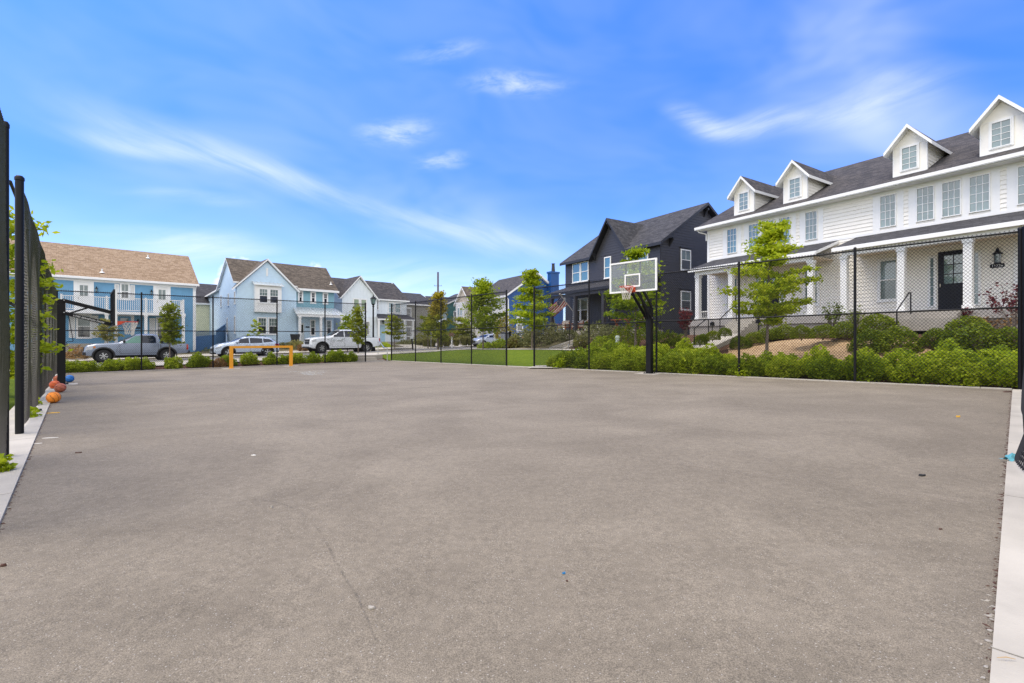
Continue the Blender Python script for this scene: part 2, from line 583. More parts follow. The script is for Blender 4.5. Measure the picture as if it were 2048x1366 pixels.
def T(x, y):
    """height of the land"""
    p = np.array([x, y])
    zc = court_z(x, y) if abs(x) < 60 and abs(y) < 60 else court_z(max(-60, min(60, x)), 0)
    b = float(np.dot(p - PC, nB))
    a = float(np.dot(p - PC, nA))
    zs = 0.582 + 0.0296 * max(-45, min(3, x))
    pw = 25 - float(np.dot(p, nS))
    s_al = float(np.dot(p - PC, eR))
    fb = sm(0.3, 6.0, b)
    fa = sm(0.3, 2.6, a)
    far = sm(38, 46, float(np.dot(p, nT)))
    f1 = sm(6.8, 2.2, pw) * (1 - sm(24, 28, float(np.dot(p, nT)) + 0 * s_al))
    z = zc + max(fb * 1.0, fa) * (zs - zc) + f1 * 0.9 * max(fb, 0.2 if pw < 2 else 0)
    z += sm(43.6, 49, float(np.dot(p, nT))) * 0.5
    return z


def Tout(x, y):
    return T(x, y)


def ground_hit(u, v, Ymax=120):
    r = ray(u, v)
    Y = 1.5
    while Y < Ymax:
        P = r * Y
        if CH + P[2] < T(P[0], P[1]):
            return P[0], P[1], T(P[0], P[1])
        Y += 0.05
    P = r * Ymax
    return P[0], P[1], T(P[0], P[1])


def inside_court(x, y, pad=0.0):
    p = np.array([x, y])
    return (np.dot(p - PC, nB) < pad and np.dot(p - PC, nA) < pad and np.dot(p - PBL, nL) < pad and np.dot(p - PR, nR) < pad)


def axis_vals(lo, hi, step, end):
    v = list(np.arange(lo, hi + 1e-6, step))
    s_, x = step, hi
    while x < end:
        s_ *= 1.35
        x += s_
        v.append(x)
    s_, x = step, lo
    while x > -end:
        s_ *= 1.35
        x -= s_
        v.insert(0, x)
    return v


xs, ys = axis_vals(-42, 30, 0.6, 2500), axis_vals(-4, 62, 0.6, 2500)
g = MB()
for y in ys:
    for x in xs:
        g.v.append((x, y, T(x, y) - 0.03 - (0.12 if inside_court(x, y, 0.9) else 0)))
nx = len(xs)
for j in range(len(ys) - 1):
    for i in range(nx - 1):
        g.f.append((j * nx + i, j * nx + i + 1, (j + 1) * nx + i + 1, (j + 1) * nx + i))
        cx, cy = (xs[i] + xs[i + 1]) / 2, (ys[j] + ys[j + 1]) / 2
        p = np.array([cx, cy])
        b_, a_ = np.dot(p - PC, nB), np.dot(p - PC, nA)
        pw = 25 - np.dot(p, nS)
        s_ = np.dot(p - PC, eR)
        mi = 0
        if (0 < b_ < 13 and s_ > 8) or (0 < a_ < 3.4 and b_ < 3):
            mi = 1
        if np.dot(p - PBL, nL) > 0.3 and a_ < 1:
            mi = 3
        g.m.append(mi)
struct(g.build('ground', [M_base, M_mulch, M_tan, M_grass], smooth=60))


def sheet(name, frame, s0, s1, t0, t1, dz, m, step=0.6, zf=None, t1f=None):
    """a strip of land cover laid dz above the terrain; frame = (origin, along, across)"""
    o, al, ac = frame
    mb = MB()
    ns, nt = max(1, int(abs(s1 - s0) / step)), max(1, int(abs(t1 - t0) / step))
    for j in range(nt + 1):
        for i in range(ns + 1):
            sv = s0 + (s1 - s0) * i / ns
            te = t1f(sv) if t1f else t1
            p = o + al * sv + ac * (t0 + (te - t0) * j / nt)
            z = (zf or T)(p[0], p[1]) + dz
            mb.v.append((p[0], p[1], z))
    for j in range(nt):
        for i in range(ns):
            a = j * (ns + 1) + i
            mb.f.append((a, a + 1, a + ns + 2, a + ns + 1))
            mb.m.append(0)
    return mb.build(name, [m], smooth=60)


# the court: one asphalt sheet, edges meeting the concrete strips
PN = PR + dRf * 20.0
PNL = PBL + dLf * 34.0
mb = MB()
N = 24
# corner where left and near-right edges meet (just behind the camera)
A_ = np.array([dLf, -dRf]).T
tt = np.linalg.solve(A_, PR - PBL)
PX = PBL + dLf * tt[0]
for j in range(N + 1):
    for i in range(N + 1):
        s_, t_ = i / N, j / N
        p = (PC * (1 - s_) + PR * s_) * (1 - t_) + (PBL * (1 - s_) + PX * s_) * t_
        mb.v.append((p[0], p[1], court_z(*p)))
for j in range(N):
    for i in range(N):
        a = j * (N + 1) + i
        mb.f.append((a, a + 1, a + N + 2, a + N + 1))
        mb.m.append(0)
struct(mb.build('court', [M_court], smooth=60))


def kerb(name, p, d, nrm, L, width, h, m, joints=3.0):
    """concrete mowing strip along a court edge, in bays with open joints"""
    mb = MB()
    k = 0.0
    while k < L - 0.01:
        k1 = min(L, k + joints)
        a, b = p + d * (k + 0.006), p + d * (k1 - 0.006)
        c, e = b + nrm * width, a + nrm * width
        q = [(x[0], x[1], court_z(*x) + h) for x in (a, b, c, e)]
        mb.prism(q, (0, 0, -0.25))
        k = k1
    return struct(mb.build(name, [m]))


kerb('kerb_back', PC, eL, nA, float(np.linalg.norm(PBL - PC)), 0.22, 0.02, M_conc2)
Lr = float(np.linalg.norm(PR - PC))
kerb('kerb_side', PC, eR, nB, Lr, 0.2, 0.025, M_conc)
kerb('kerb_left', PBL, dLf, nL, tt[0] - 1.0, 0.52, 0.02, M_conc, 3.2)
kerb('kerb_near', PR, dRf, nR, 14.6, 0.42, 0.02, M_conc, 2.6)

# street behind the court
fr_st = (np.array([0.0, 0.0]), SB, nT)
struct(sheet('street', fr_st, -75, 75, 34.2, 43.2, 0.012, M_road, 1.0))
struct(sheet('gutter_near', fr_st, -75, 75, 33.75, 34.2, 0.02, M_conc, 1.0))
struct(sheet('gutter_far', fr_st, -75, 75, 43.2, 43.7, 0.02, M_conc, 1.0))
struct(sheet('pavement', fr_st, -75, 27, 29.5, 32.1, 0.035, M_conc, 0.75))
struct(sheet('verge', fr_st, -75, 40, 32.12, 33.72, 0.02, M_dry, 0.6))
struct(sheet('far_pavement', fr_st, -75, 75, 44.9, 46.3, 0.03, M_conc, 0.75))
struct(sheet('driveway', fr_st, 27, 33.5, 43.72, 54, 0.022, M_conc, 0.75))
# lawn beside the court
fr_r = (PC, eR, nB)
struct(sheet('lawn', fr_r, -2.2, 17.5, 0.21, 8.5, 0.012, M_grass, 0.5, t1f=lambda s: 7.5 - 0.22 * s))
# sandy bare slope between the shrubs and the boxwoods
mb = MB()
ctr = PC + eR * 22.3 + nB * 5.0
for j in range(7):
    for i in range(28):
        a = 2 * math.pi * i / 28
        f = j / 6 * (1 + 0.10 * math.sin(3 * a) + 0.06 * math.sin(7 * a + 1))
        p = ctr + SA / np.linalg.norm(SA) * (3.5 * f * math.cos(a)) + nS * (2.15 * f * math.sin(a))
        mb.v.append((p[0], p[1], T(*p) + 0.03 - 0.035 * (j / 6) ** 4))
for j in range(6):
    for i in range(28):
        k = (i + 1) % 28
        mb.f.append((j * 28 + i, j * 28 + k, (j + 1) * 28 + k, (j + 1) * 28 + i))
        mb.m.append(0)
struct(mb.build('bare_slope', [M_tan], smooth=60))
fr_sw = (np.array([0.0, 0.0]), SA, nS)
struct(sheet('house_pavement', fr_sw, -34, -14, 25 - 8.2, 25 - 6.9, 0.04, M_conc, 0.5))
# path that leaves the court through the gap in the fence
g0 = PC + eR * 13.1
dpath = eR * 0.86 + nB * 0.5
dpath = dpath / np.linalg.norm(dpath)
npath = np.array([-dpath[1], dpath[0]])
if np.dot(npath, nB) < 0:
    npath = -npath
mb = MB()
struct(sheet('path', (g0 + nB * 0.2, dpath, npath), -0.6, 3.4, -0.75, 0.85, 0.05, M_conc, 0.4))
# ------------------------------------------------------------------ houses
class Fr:
    """a wall frame in house space: o + ax*s + z, outward normal n"""
    def __init__(s, o, ax, n):
        s.o, s.ax, s.n = Vector(o), Vector(ax), Vector(n)

    def p(s, a, z, d=0.0):
        q = s.o + s.ax * a + s.n * d
        return (q.x, q.y, z)


class House:
    def __init__(s, name, label, cat, origin, dx, zb, group=None):
        s.dx = np.array(dx) / np.hypot(*dx)
        s.dy = np.array([-s.dx[1], s.dx[0]])
        s.o = np.array(origin, float)
        s.zb = zb
        s.root = thing(name, label, cat, (s.o[0], s.o[1], zb), math.atan2(s.dx[1], s.dx[0]), group)

    def frame(s, side, at=0.0):
        if side == 'front':
            return Fr((0, at, 0), (1, 0, 0), (0, -1, 0))
        if side == 'right':
            return Fr((at, 0, 0), (0, 1, 0), (1, 0, 0))
        if side == 'left':
            return Fr((at, 0, 0), (0, 1, 0), (-1, 0, 0))
        return Fr((0, at, 0), (1, 0, 0), (0, 1, 0))

    def part(s, name, mb, mats, smooth=None, parent=None):
        return mb.build(name, mats, parent or s.root, smooth=smooth, shift=(0, 0, -s.zb) )

    def lp(s, u, v, y=0.0):
        r = ray(u, v)
        p0 = s.o + s.dy * y
        Y = np.dot(p0, s.dy) / np.dot(r[:2], s.dy)
        P = r * Y
        return float(np.dot(P[:2] - s.o, s.dx)), float(P[2] + CH)

    def world(s, x, y, z):
        p = s.o + s.dx * x + s.dy * y
        return (p[0], p[1], z)


def fbox(mb, fr, s0, s1, z0, z1, d0, d1, m=0):
    pts = [fr.p(s0, z0, d0), fr.p(s1, z0, d0), fr.p(s1, z1, d0), fr.p(s0, z1, d0)]
    mb.prism(pts, fr.n * (d1 - d0), m)


def span(poly, z):
    xs_ = []
    n = len(poly)
    for i in range(n):
        (a, za), (b, zb) = poly[i], poly[(i + 1) % n]
        if (za - z) * (zb - z) <= 0 and abs(za - zb) > 1e-9:
            xs_.append(a + (b - a) * (z - za) / (zb - za))
    return (min(xs_), max(xs_)) if xs_ else None


def siding(mb, fr, poly, lap=0.18, out=0.02, m=0, z_ref=None):
    """lap boards over a convex wall outline: each board leans out at its foot and shows its lower edge"""
    z0, z1 = min(p[1] for p in poly), max(p[1] for p in poly)
    z = z0
    while z < z1 - 1e-4:
        zt = min(z + lap, z1)
        a, b = span(poly, z + 1e-4), span(poly, zt - 1e-4)
        if a and b:
            mb.quad(fr.p(a[0], z, out), fr.p(a[1], z, out), fr.p(b[1], zt, 0.004), fr.p(b[0], zt, 0.004), m)
            mb.quad(fr.p(a[0], z, -0.01), fr.p(a[1], z, -0.01), fr.p(a[1], z, out), fr.p(a[0], z, out), m)
        z = zt


def flat_wall(mb, fr, poly, m=0, t=0.12):
    mb.prism([fr.p(a, z, 0) for a, z in poly], fr.n * -t, m)


def battens(mb, fr, poly, pitch=0.4, m=0):
    s0, s1 = min(p[0] for p in poly), max(p[0] for p in poly)
    zs_ = [p[1] for p in poly]
    a = s0 + pitch / 2
    sw = [(z, a_) for a_, z in poly]
    while a < s1 - 0.05:
        sp = span([(z, x) for x, z in poly], a)
        if sp and sp[1] - sp[0] > 0.1:
            fbox(mb, fr, a - 0.022, a + 0.022, sp[0], sp[1], 0.0, 0.025, m)
        a += pitch


def slope(mb, a, b, c, d, t=0.14, m=0, me=1):
    """roof slab: a-b eave, d-c ridge; shingle on top (with UVs in metres), boards at the edges"""
    A, B, C_, D = map(Vector, (a, b, c, d))
    ux = (B - A).normalized()
    n = (B - A).cross(D - A).normalized()
    if n.z < 0:
        n = -n
    vy = n.cross(ux)
    uv = [((P - A).dot(ux) + A.x * 0.37 + A.z, (P - A).dot(vy)) for P in (A, B, C_, D)]
    mb.quad(A, B, C_, D, m, uv)
    low = [P - Vector((0, 0, t)) for P in (A, B, C_, D)]
    mb.quad(*low, me)
    tp = [A, B, C_, D]
    for i in range(4):
        j = (i + 1) % 4
        mb.quad(tp[i], tp[j], low[j], low[i], me)


def window(h, fr, s0, s1, z0, z1, nx=2, nz=2, hung=True, casing=0.1, up=None, lo=None, trim=None, grid='both', sill=True, parent=None, name='window', head=0.0, d=0.0):
    """sash window: boards round it, sash bars and two sheets of glass, standing off the wall"""
    trim = trim or M_trim
    mb = MB()
    D0, D1 = d, d + 0.05
    if casing:
        fbox(mb, fr, s0 - casing, s0, z0 - casing * 0.6, z1 + casing, D0, d + 0.035)
        fbox(mb, fr, s1, s1 + casing, z0 - casing * 0.6, z1 + casing, D0, d + 0.035)
        fbox(mb, fr, s0, s1, z1, z1 + casing, D0, d + 0.035)
        if sill:
            fbox(mb, fr, s0 - casing - 0.03, s1 + casing + 0.03, z0 - casing * 0.6 - 0.05, z0 - casing * 0.6, D0, d + 0.075)
        fbox(mb, fr, s0, s1, z0 - casing * 0.6, z0, D0, d + 0.04)
        if head:
            fbox(mb, fr, s0 - casing - 0.04, s1 + casing + 0.04, z1 + casing, z1 + casing + head, D0, d + 0.06)
    f = 0.035
    fbox(mb, fr, s0, s0 + f, z0, z1, D0, D1)
    fbox(mb, fr, s1 - f, s1, z0, z1, D0, D1)
    fbox(mb, fr, s0 + f, s1 - f, z0, z0 + f, D0, D1)
    fbox(mb, fr, s0 + f, s1 - f, z1 - f, z1, D0, D1)
    zm = (z0 + z1) / 2
    if hung:
        fbox(mb, fr, s0 + f, s1 - f, zm - 0.025, zm + 0.025, D0, D1 - 0.005)
    mw = 0.009
    rngs = []
    if grid in ('both', 'up'):
        rngs.append((zm + 0.025 if hung else z0 + f, z1 - f))
    if grid == 'both' and hung:
        rngs.append((z0 + f, zm - 0.025))
    for (a, b) in rngs:
        for i in range(1, nx):
            x = s0 + f + (s1 - s0 - 2 * f) * i / nx
            fbox(mb, fr, x - mw, x + mw, a, b, D0, d + 0.032)
        for j in range(1, nz):
            z = a + (b - a) * j / nz
            fbox(mb, fr, s0 + f, s1 - f, z - mw, z + mw, D0, d + 0.030)
    o = h.part(name, mb, [trim], parent=parent)
    gm = MB()
    up = up or G_dark
    lo = lo or up
    if hung:
        fbox(gm, fr, s0 + f, s1 - f, zm + 0.0, z1 - f, d + 0.004, d + 0.016, 0)
        fbox(gm, fr, s0 + f, s1 - f, z0 + f, zm, d + 0.004, d + 0.012, 1)
    else:
        fbox(gm, fr, s0 + f, s1 - f, z0 + f, z1 - f, d + 0.004, d + 0.016, 0)
    gl = gm.build('glass', [up, lo], o, shift=(0, 0, -h.zb))
    return o


def column(mb, x, y, z0, z1, wd=0.22, m=0):
    mb.box((x - wd / 2, y - wd / 2, z0 + 0.14), (x + wd / 2, y + wd / 2, z1 - 0.12), m)
    mb.box((x - wd / 2 - 0.03, y - wd / 2 - 0.03, z0), (x + wd / 2 + 0.03, y + wd / 2 + 0.03, z0 + 0.14), m)
    mb.box((x - wd / 2 - 0.03, y - wd / 2 - 0.03, z1 - 0.12), (x + wd / 2 + 0.03, y + wd / 2 + 0.03, z1), m)


def lantern(h, fr, s, z, sz=1.0):
    mb = MB()
    c = Vector(fr.p(s, z, 0.14))
    c = (c.x, c.y, c.z)
    fbox(mb, fr, s - 0.05 * sz, s + 0.05 * sz, z - 0.02, z + 0.18 * sz, 0, 0.02)
    mb.bar(fr.p(s, z + 0.2 * sz, 0.01), fr.p(s, z + 0.26 * sz, 0.14), 0.02)
    mb.lathe([(0.0, 0.25 * sz), (0.03 * sz, 0.22 * sz), (0.05 * sz, 0.13 * sz), (0.11 * sz, 0.09 * sz), (0.11 * sz, 0.07 * sz), (0.02, 0.07 * sz)], 8, c=c)
    mb.lathe([(0.02, -0.2 * sz), (0.075 * sz, -0.19 * sz), (0.075 * sz, -0.165 * sz), (0.02, -0.16 * sz)], 8, c=c)
    for k in range(4):
        t = math.pi / 4 + k * math.pi / 2
        mb.bar((c[0] + 0.08 * sz * math.cos(t), c[1] + 0.08 * sz * math.sin(t), c[2] + 0.08 * sz), (c[0] + 0.065 * sz * math.cos(t), c[1] + 0.065 * sz * math.sin(t), c[2] - 0.17 * sz), 0.014)
    o = h.part('wall_lantern', mb, [M_black])
    mg = MB()
    mg.lathe([(0.07 * sz, 0.07 * sz), (0.055 * sz, -0.16 * sz)], 4, c=c)
    mg.build('lantern_glass', [G_pale], o, shift=(0, 0, -h.zb))
    return o


def number_plate(h, fr, s, z, txt, wd=0.42, hg=0.15, size=0.12):
    mb = MB()
    pts = []
    for (cx, cz, a0) in ((wd / 2 - 0.04, hg / 2 - 0.04, 0), (-wd / 2 + 0.04, hg / 2 - 0.04, 90), (-wd / 2 + 0.04, -hg / 2 + 0.04, 180), (wd / 2 - 0.04, -hg / 2 + 0.04, 270)):
        for k in range(4):
            t = R(a0 + k * 30)
            pts.append(fr.p(s + cx + 0.04 * math.cos(t), z + cz + 0.04 * math.sin(t), 0.02))
    mb.prism(pts, fr.n * 0.015)
    o = h.part('number_plate', mb, [M_black])
    if txt:
        me = text_mesh(txt, size, 0.002)
        me.materials.append(M_white)
        to = link('number', me, o, fr.p(s, z - h.zb, 0.038))
        to.rotation_euler = (R(90), 0, 0)
    return o


def roof_vent(h, x, y, z, dark=False):
    mb = MB()
    mb.tube([(x, y, z - 0.2), (x, y, z + 0.3)], 0.05, 10)
    mb.lathe([(0.2, -0.02), (0.07, 0.08)], 10, c=(x, y, z))
    return h.part('roof_vent', mb, [M_trimblk if dark else M_white])


def on_A(u, c):
    k = (u - U0) / F
    Y = c / (nS[0] * k + nS[1])
    return np.array([k * Y, Y])


def on_B(u, c):
    k = (u - U0) / F
    Y = c / (-0.683 * k + 0.73)
    return np.array([k * Y, Y])


SH_grey = shingle('shingle_charcoal', (0.022, 0.020, 0.022), (0.046, 0.042, 0.044), (0.085, 0.074, 0.072))
SH_dark = shingle('shingle_black', (0.018, 0.018, 0.022), (0.038, 0.038, 0.045), (0.066, 0.064, 0.072))
SH_tan = shingle('shingle_tan', (0.20, 0.13, 0.076), (0.275, 0.19, 0.12), (0.345, 0.25, 0.17))
SH_brown = shingle('shingle_brown', (0.055, 0.042, 0.032), (0.095, 0.076, 0.058), (0.15, 0.12, 0.096))
P_cream = paint('cream_siding', (0.86, 0.83, 0.775), 0.55, 0.03)
P_char = paint('charcoal_siding', (0.044, 0.042, 0.048), 0.5, 0.08)
P_char2 = paint('charcoal_trim', (0.022, 0.022, 0.028), 0.5, 0.08)
P_blue = paint('blue_siding', (0.13, 0.32, 0.51), 0.55, 0.05)
P_lblue = paint('pale_blue_stucco', (0.53, 0.68, 0.81), 0.9, 0.04, bump=0.3, bscale=50)
P_ablue = paint('aqua_siding', (0.21, 0.40, 0.48), 0.55, 0.04)
P_wbb = paint('white_board', (0.74, 0.80, 0.84), 0.55, 0.03)
P_royal = paint('royal_blue_siding', (0.004, 0.07, 0.26), 0.5, 0.06)
P_pale = paint('pale_metal', (0.62, 0.66, 0.68), 0.35, 0.05, 0.3)
P_deck = paint('porch_slab', (0.36, 0.34, 0.32), 0.85, 0.1, bump=0.2)
P_navy = paint('navy_door', (0.006, 0.007, 0.012), 0.5, 0.05, spec=0.3)
P_brass = paint('brushed_handle', (0.45, 0.40, 0.32), 0.3, 0.05, 0.9)
P_ceil = paint('porch_ceiling', (0.66, 0.55, 0.40), 0.7, 0.05)


def panel_door(h, fr, s0, s1, z0, z1, m, lites=(2, 3), glass_frac=(0.46, 0.93), g_=None):
    mb = MB()
    fbox(mb, fr, s0, s1, z0, z1, 0.0, 0.045)
    w_ = s1 - s0
    hh = z1 - z0
    a, b = s0 + 0.2 * w_, s1 - 0.2 * w_
    c, d = z0 + glass_frac[0] * hh, z0 + glass_frac[1] * hh
    for i in range(1, lites[0]):
        x = a + (b - a) * i / lites[0]
        fbox(mb, fr, x - 0.015, x + 0.015, c, d, 0.045, 0.062)
    for j in range(1, lites[1]):
        z = c + (d - c) * j / lites[1]
        fbox(mb, fr, a, b, z - 0.015, z + 0.015, 0.045, 0.060)
    for (x0, x1, y0, y1) in ((a, b, c - 0.03, c), (a, b, d, d + 0.03), (a - 0.03, a, c - 0.03, d + 0.03), (b, b + 0.03, c - 0.03, d + 0.03)):
        fbox(mb, fr, x0, x1, y0, y1, 0.045, 0.065)
    for q in (0, 1):
        xa, xb = (a, (a + b) / 2 - 0.03) if q == 0 else ((a + b) / 2 + 0.03, b)
        for (x0, x1, y0, y1) in ((xa, xb, z0 + 0.12 * hh, z0 + 0.13 * hh), (xa, xb, z0 + 0.37 * hh, z0 + 0.38 * hh), (xa, xa + 0.02, z0 + 0.13 * hh, z0 + 0.37 * hh), (xb - 0.02, xb, z0 + 0.13 * hh, z0 + 0.37 * hh)):
            fbox(mb, fr, x0, x1, y0, y1, 0.045, 0.056)
    o = h.part('door', mb, [m])
    gm = MB()
    fbox(gm, fr, a, b, c, d, 0.046, 0.052)
    gm.build('door_glass', [g_ or G_pale], o, shift=(0, 0, -h.zb))
    kb = MB()
    c0 = fr.p(s0 + 0.08, z0 + 0.44 * hh, 0.09)
    kb.lathe([(0.0, -0.09), (0.018, -0.08), (0.022, 0.06), (0.0, 0.07)], 8, c=c0)
    kb.bar(fr.p(s0 + 0.08, z0 + 0.43 * hh, 0.04), fr.p(s0 + 0.08, z0 + 0.43 * hh, 0.1), 0.02)
    kb.build('door_handle', [P_brass], o, shift=(0, 0, -h.zb))
    return o


# ---- white townhouse with dormers (right)
W = House('townhouse', 'long cream white townhouse with four roof dormers and two porches', 'townhouse', on_A(1415.2, 25), SA, 1.3)
XR = 14.8
fr = W.frame('front')
mb = MB()
siding(mb, fr, [(0, 5.7), (XR, 5.7), (XR, 7.86), (0, 7.86)], 0.172, 0.03)
siding(mb, fr, [(0, 1.3), (XR, 1.3), (XR, 5.7), (0, 5.7)], 0.172, 0.03)
gab = [(0, 1.3), (13.2, 1.3), (13.2, 7.9), (6.6, 11.4), (0, 7.9)]
siding(mb, W.frame('left', 0), gab, 0.172)
siding(mb, W.frame('right', XR), gab, 0.172)
siding(mb, W.frame('back', 13.2), [(0, 1.3), (XR, 1.3), (XR, 7.9), (0, 7.9)], 0.172)
W.part('wall', mb, [P_cream])
mb = MB()
fbox(mb, fr, 0, XR, 7.70, 7.92, 0, 0.03)
fbox(mb, fr, 0, XR, 5.98, 6.09, 0, 0.034)
for x in (0.0, XR - 0.16):
    fbox(mb, fr, x, x + 0.16, 1.4, 7.70, 0.02, 0.038)
for (a, b) in ((1.04, 1.3), (1.91, 2.17), (2.34, 2.6), (4.86, 5.12), (5.30, 5.56), (6.14, 6.40), (8.44, 8.7), (9.30, 9.56), (9.73, 9.99), (12.24, 12.50), (12.68, 12.94)):
    fbox(mb, fr, a, b, 6.09, 7.70, 0, 0.031)
for (a, b) in ((3.21, 3.44), (4.03, 4.26), (10.59, 10.81), (11.41, 11.63)):
    fbox(mb, fr, a, b, 6.09, 7.70, 0, 0.031)
W.part('trim', mb, [M_trim])
for (a, b) in ((1.3, 1.91), (2.6, 3.21), (3.44, 4.03), (4.26, 4.86), (5.56, 6.14), (8.7, 9.3), (9.99, 10.59), (10.81, 11.41), (11.63, 12.24), (12.94, 13.55)):
    window(W, fr, a, b, 6.21, 7.62, 3, 4, False, 0.0, G_teal if a < 5 else G_pale, d=0.02)
mb = MB()
sl = 0.5
zr = 8.02 + sl * 7.1
slope(mb, (-0.47, -0.5, 8.02), (XR + 0.4, -0.5, 8.02), (XR + 0.4, 6.6, zr), (-0.47, 6.6, zr), 0.16)
slope(mb, (XR + 0.4, 13.7, 8.02), (-0.47, 13.7, 8.02), (-0.47, 6.6, zr), (XR + 0.4, 6.6, zr), 0.16)
rf = W.part('roof', mb, [SH_grey, M_trim])
mb = MB()
mb.box((-0.47, -0.62, 7.86), (XR + 0.4, -0.505, 8.0))
mb.box((-0.47, -0.60, 7.83), (XR + 0.4, -0.505, 7.855))
mb.tube([(-0.3, -0.5, 7.9), (-0.3, -0.42, 7.72), (-0.03, -0.1, 7.6), (-0.045, -0.06, 7.2)], 0.04, 8)
W.part('gutter', mb, [M_trim])
mb = MB()
mb.box((-0.4, -0.5, 7.80), (XR + 0.3, -0.02, 7.828))
W.part('soffit', mb, [M_white])
for k, x in enumerate((2.12, 4.91, 9.66, 12.46)):
    mb = MB()
    f0 = Fr((0, 0.3, 0), (1, 0, 0), (0, -1, 0))
    hw, zt, za = 0.57, 9.66, 10.38
    zroof = lambda y: 8.02 + sl * (y + 0.5)
    yb = (zt - 8.02) / sl - 0.5
    flat_wall(mb, f0, [(x - hw, 8.3), (x + hw, 8.3), (x + hw, zt), (x, za - 0.05), (x - hw, zt)], 0, 0.1)
    fbox(mb, f0, x - hw - 0.01, x + hw + 0.01, 8.38, 8.46, 0, 0.03, 1)
    fbox(mb, f0, x - hw, x + hw, zt - 0.02, zt + 0.0, 0.0, 0.012, 1)
    for sgn in (-1, 1):
        fs = Fr((x + sgn * hw, 0, 0), (0, 1, 0), (sgn, 0, 0))
        siding(mb, fs, [(0.3, 8.42), (0.42, 8.42), (yb, zt), (0.3, zt)], 0.15, 0.02)
        fbox(mb, fs, 0.3, 0.40, 8.42, zt, 0.0, 0.03, 1)
        fbox(mb, fs, 0.4, yb, zt - 0.1, zt, 0.0, 0.028, 1)
    dm = W.part('dormer', mb, [P_cream, M_trim])
    mb = MB()
    e = 0.26
    zs_ = zt - 0.06 - 0.1
    yt = (za + 0.12 - 8.02) / sl - 0.5
    yb2 = (zs_ + 0.02 - 8.02) / sl - 0.5
    apx = za + 0.12
    slope(mb, (x - hw - e, -0.02, zs_), (x - hw - e, yb2 + 0.1, zs_), (x, yt + 0.1, apx), (x, -0.02, apx), 0.15)
    slope(mb, (x + hw + e, yb2 + 0.1, zs_), (x + hw + e, -0.02, zs_), (x, -0.02, apx), (x, yt + 0.1, apx), 0.15)
    W.part('dormer_roof', mb, [SH_grey, M_trim], parent=dm)
    wo = window(W, f0, x - 0.285, x + 0.285, 8.60, 9.60, 2, 4, False, 0.055, G_pale, sill=False, parent=dm)
roof_vent(W, 11.35, 4.2, 8.02 + sl * 4.7, True)
for (xa, xb, cols) in ((0.3, 7.05, (0.72, 2.75, 6.72)), (7.72, 14.5, (8.08, 10.1, 12.07, 14.1))):
    mb = MB()
    slope(mb, (xa, -2.1, 5.28), (xb, -2.1, 5.28), (xb + 0.02, 0.0, 5.98), (xa + 0.05, 0.0, 5.98), 0.14)
    W.part('porch_roof', mb, [SH_dark, M_trim])
    mb = MB()
    mb.box((xa, -2.22, 5.10), (xb, -2.105, 5.25))
    W.part('gutter', mb, [M_trim])
    mb = MB()
    mb.box((xa + 0.3, -2.0, 4.90), (xb - 0.3, -1.72, 5.12))
    W.part('porch_beam', mb, [M_white])
    mb = MB()
    mb.box((xa + 0.2, -1.72, 5.06), (xb - 0.2, -0.03, 5.09))
    W.part('porch_ceiling', mb, [P_ceil])
    for cx in cols:
        mb = MB()
        column(mb, cx, -1.85, 2.38, 4.9, 0.24)
        W.part('column', mb, [M_white])
mb = MB()
mb.box((0.3, -2.05, 1.3), (14.6, 0.0, 2.02))
mb.box((0.2, -2.12, 2.02), (14.7, 0.0, 2.38), 1)
W.part('porch_floor', mb, [M_conc2, P_deck])
for (a, b) in ((1.3, 1.93), (5.55, 6.15), (8.7, 9.33), (12.95, 13.6)):
    window(W, fr, a, b, 3.02, 4.76, 1, 1, True, 0.09, G_pale if a > 5 else G_teal, G_blind if a > 5 else G_dark, d=0.02)
for dx in (3.3, 10.7):
    panel_door(W, fr, dx, dx + 0.96, 2.4, 4.83, P_navy)
    for a in (dx - 0.28, dx + 1.06):
        window(W, fr, a, a + 0.18, 2.62, 4.66, 1, 5, False, 0.05, G_pale, sill=False, name='sidelight', d=0.02)
s_, z_ = W.lp(1997, 514)
lantern(W, fr, s_, z_, 1.35)
s_, z_ = W.lp(1995, 531.5)
number_plate(W, fr, s_, z_, '11726', 0.40, 0.15, 0.125)
s_, z_ = W.lp(1528, 520)
number_plate(W, fr, 4.6, 3.95, '', 0.38, 0.15)
lantern(W, fr, 4.6, 4.3, 1.3)

# steps and path up the bank to the left porch
def flight(name, label, h, x0, x1, y_top, z_top, n, rise, going, m, group=None):
    t = thing(name, label, 'steps', h.world((x0 + x1) / 2, y_top, z_top - n * rise), math.atan2(h.dx[1], h.dx[0]), group)
    mb = MB()
    for k in range(n):
        mb.box((-(x1 - x0) / 2, -going * (k + 1), -0.3 ), ((x1 - x0) / 2, -going * k - (0.001 if k else 0), (n - k) * rise - 0.001 * k))
    mb.build('treads', [m], t)
    return t


def handrail(name, label, pts, r, m, posts, group=None):
    """pts: top rail polyline (world), posts: list of (index, ground z)"""
    c = pts[0]
    t = thing(name, label, 'handrail', (c[0], c[1], posts[0][1]), 0, group)
    off = np.array([c[0], c[1], posts[0][1]])
    mb = MB()
    mb.tube([tuple(np.array(p) - off) for p in pts], r, 8)
    mb.build('rail', [m], t, smooth=50)
    for (i, z) in posts:
        mb = MB()
        p = np.array(pts[i])
        mb.tube([(p[0] - off[0], p[1] - off[1], z - off[2]), tuple(p - off)], r, 8)
        mb.build('post', [m], t, smooth=50)
    return t


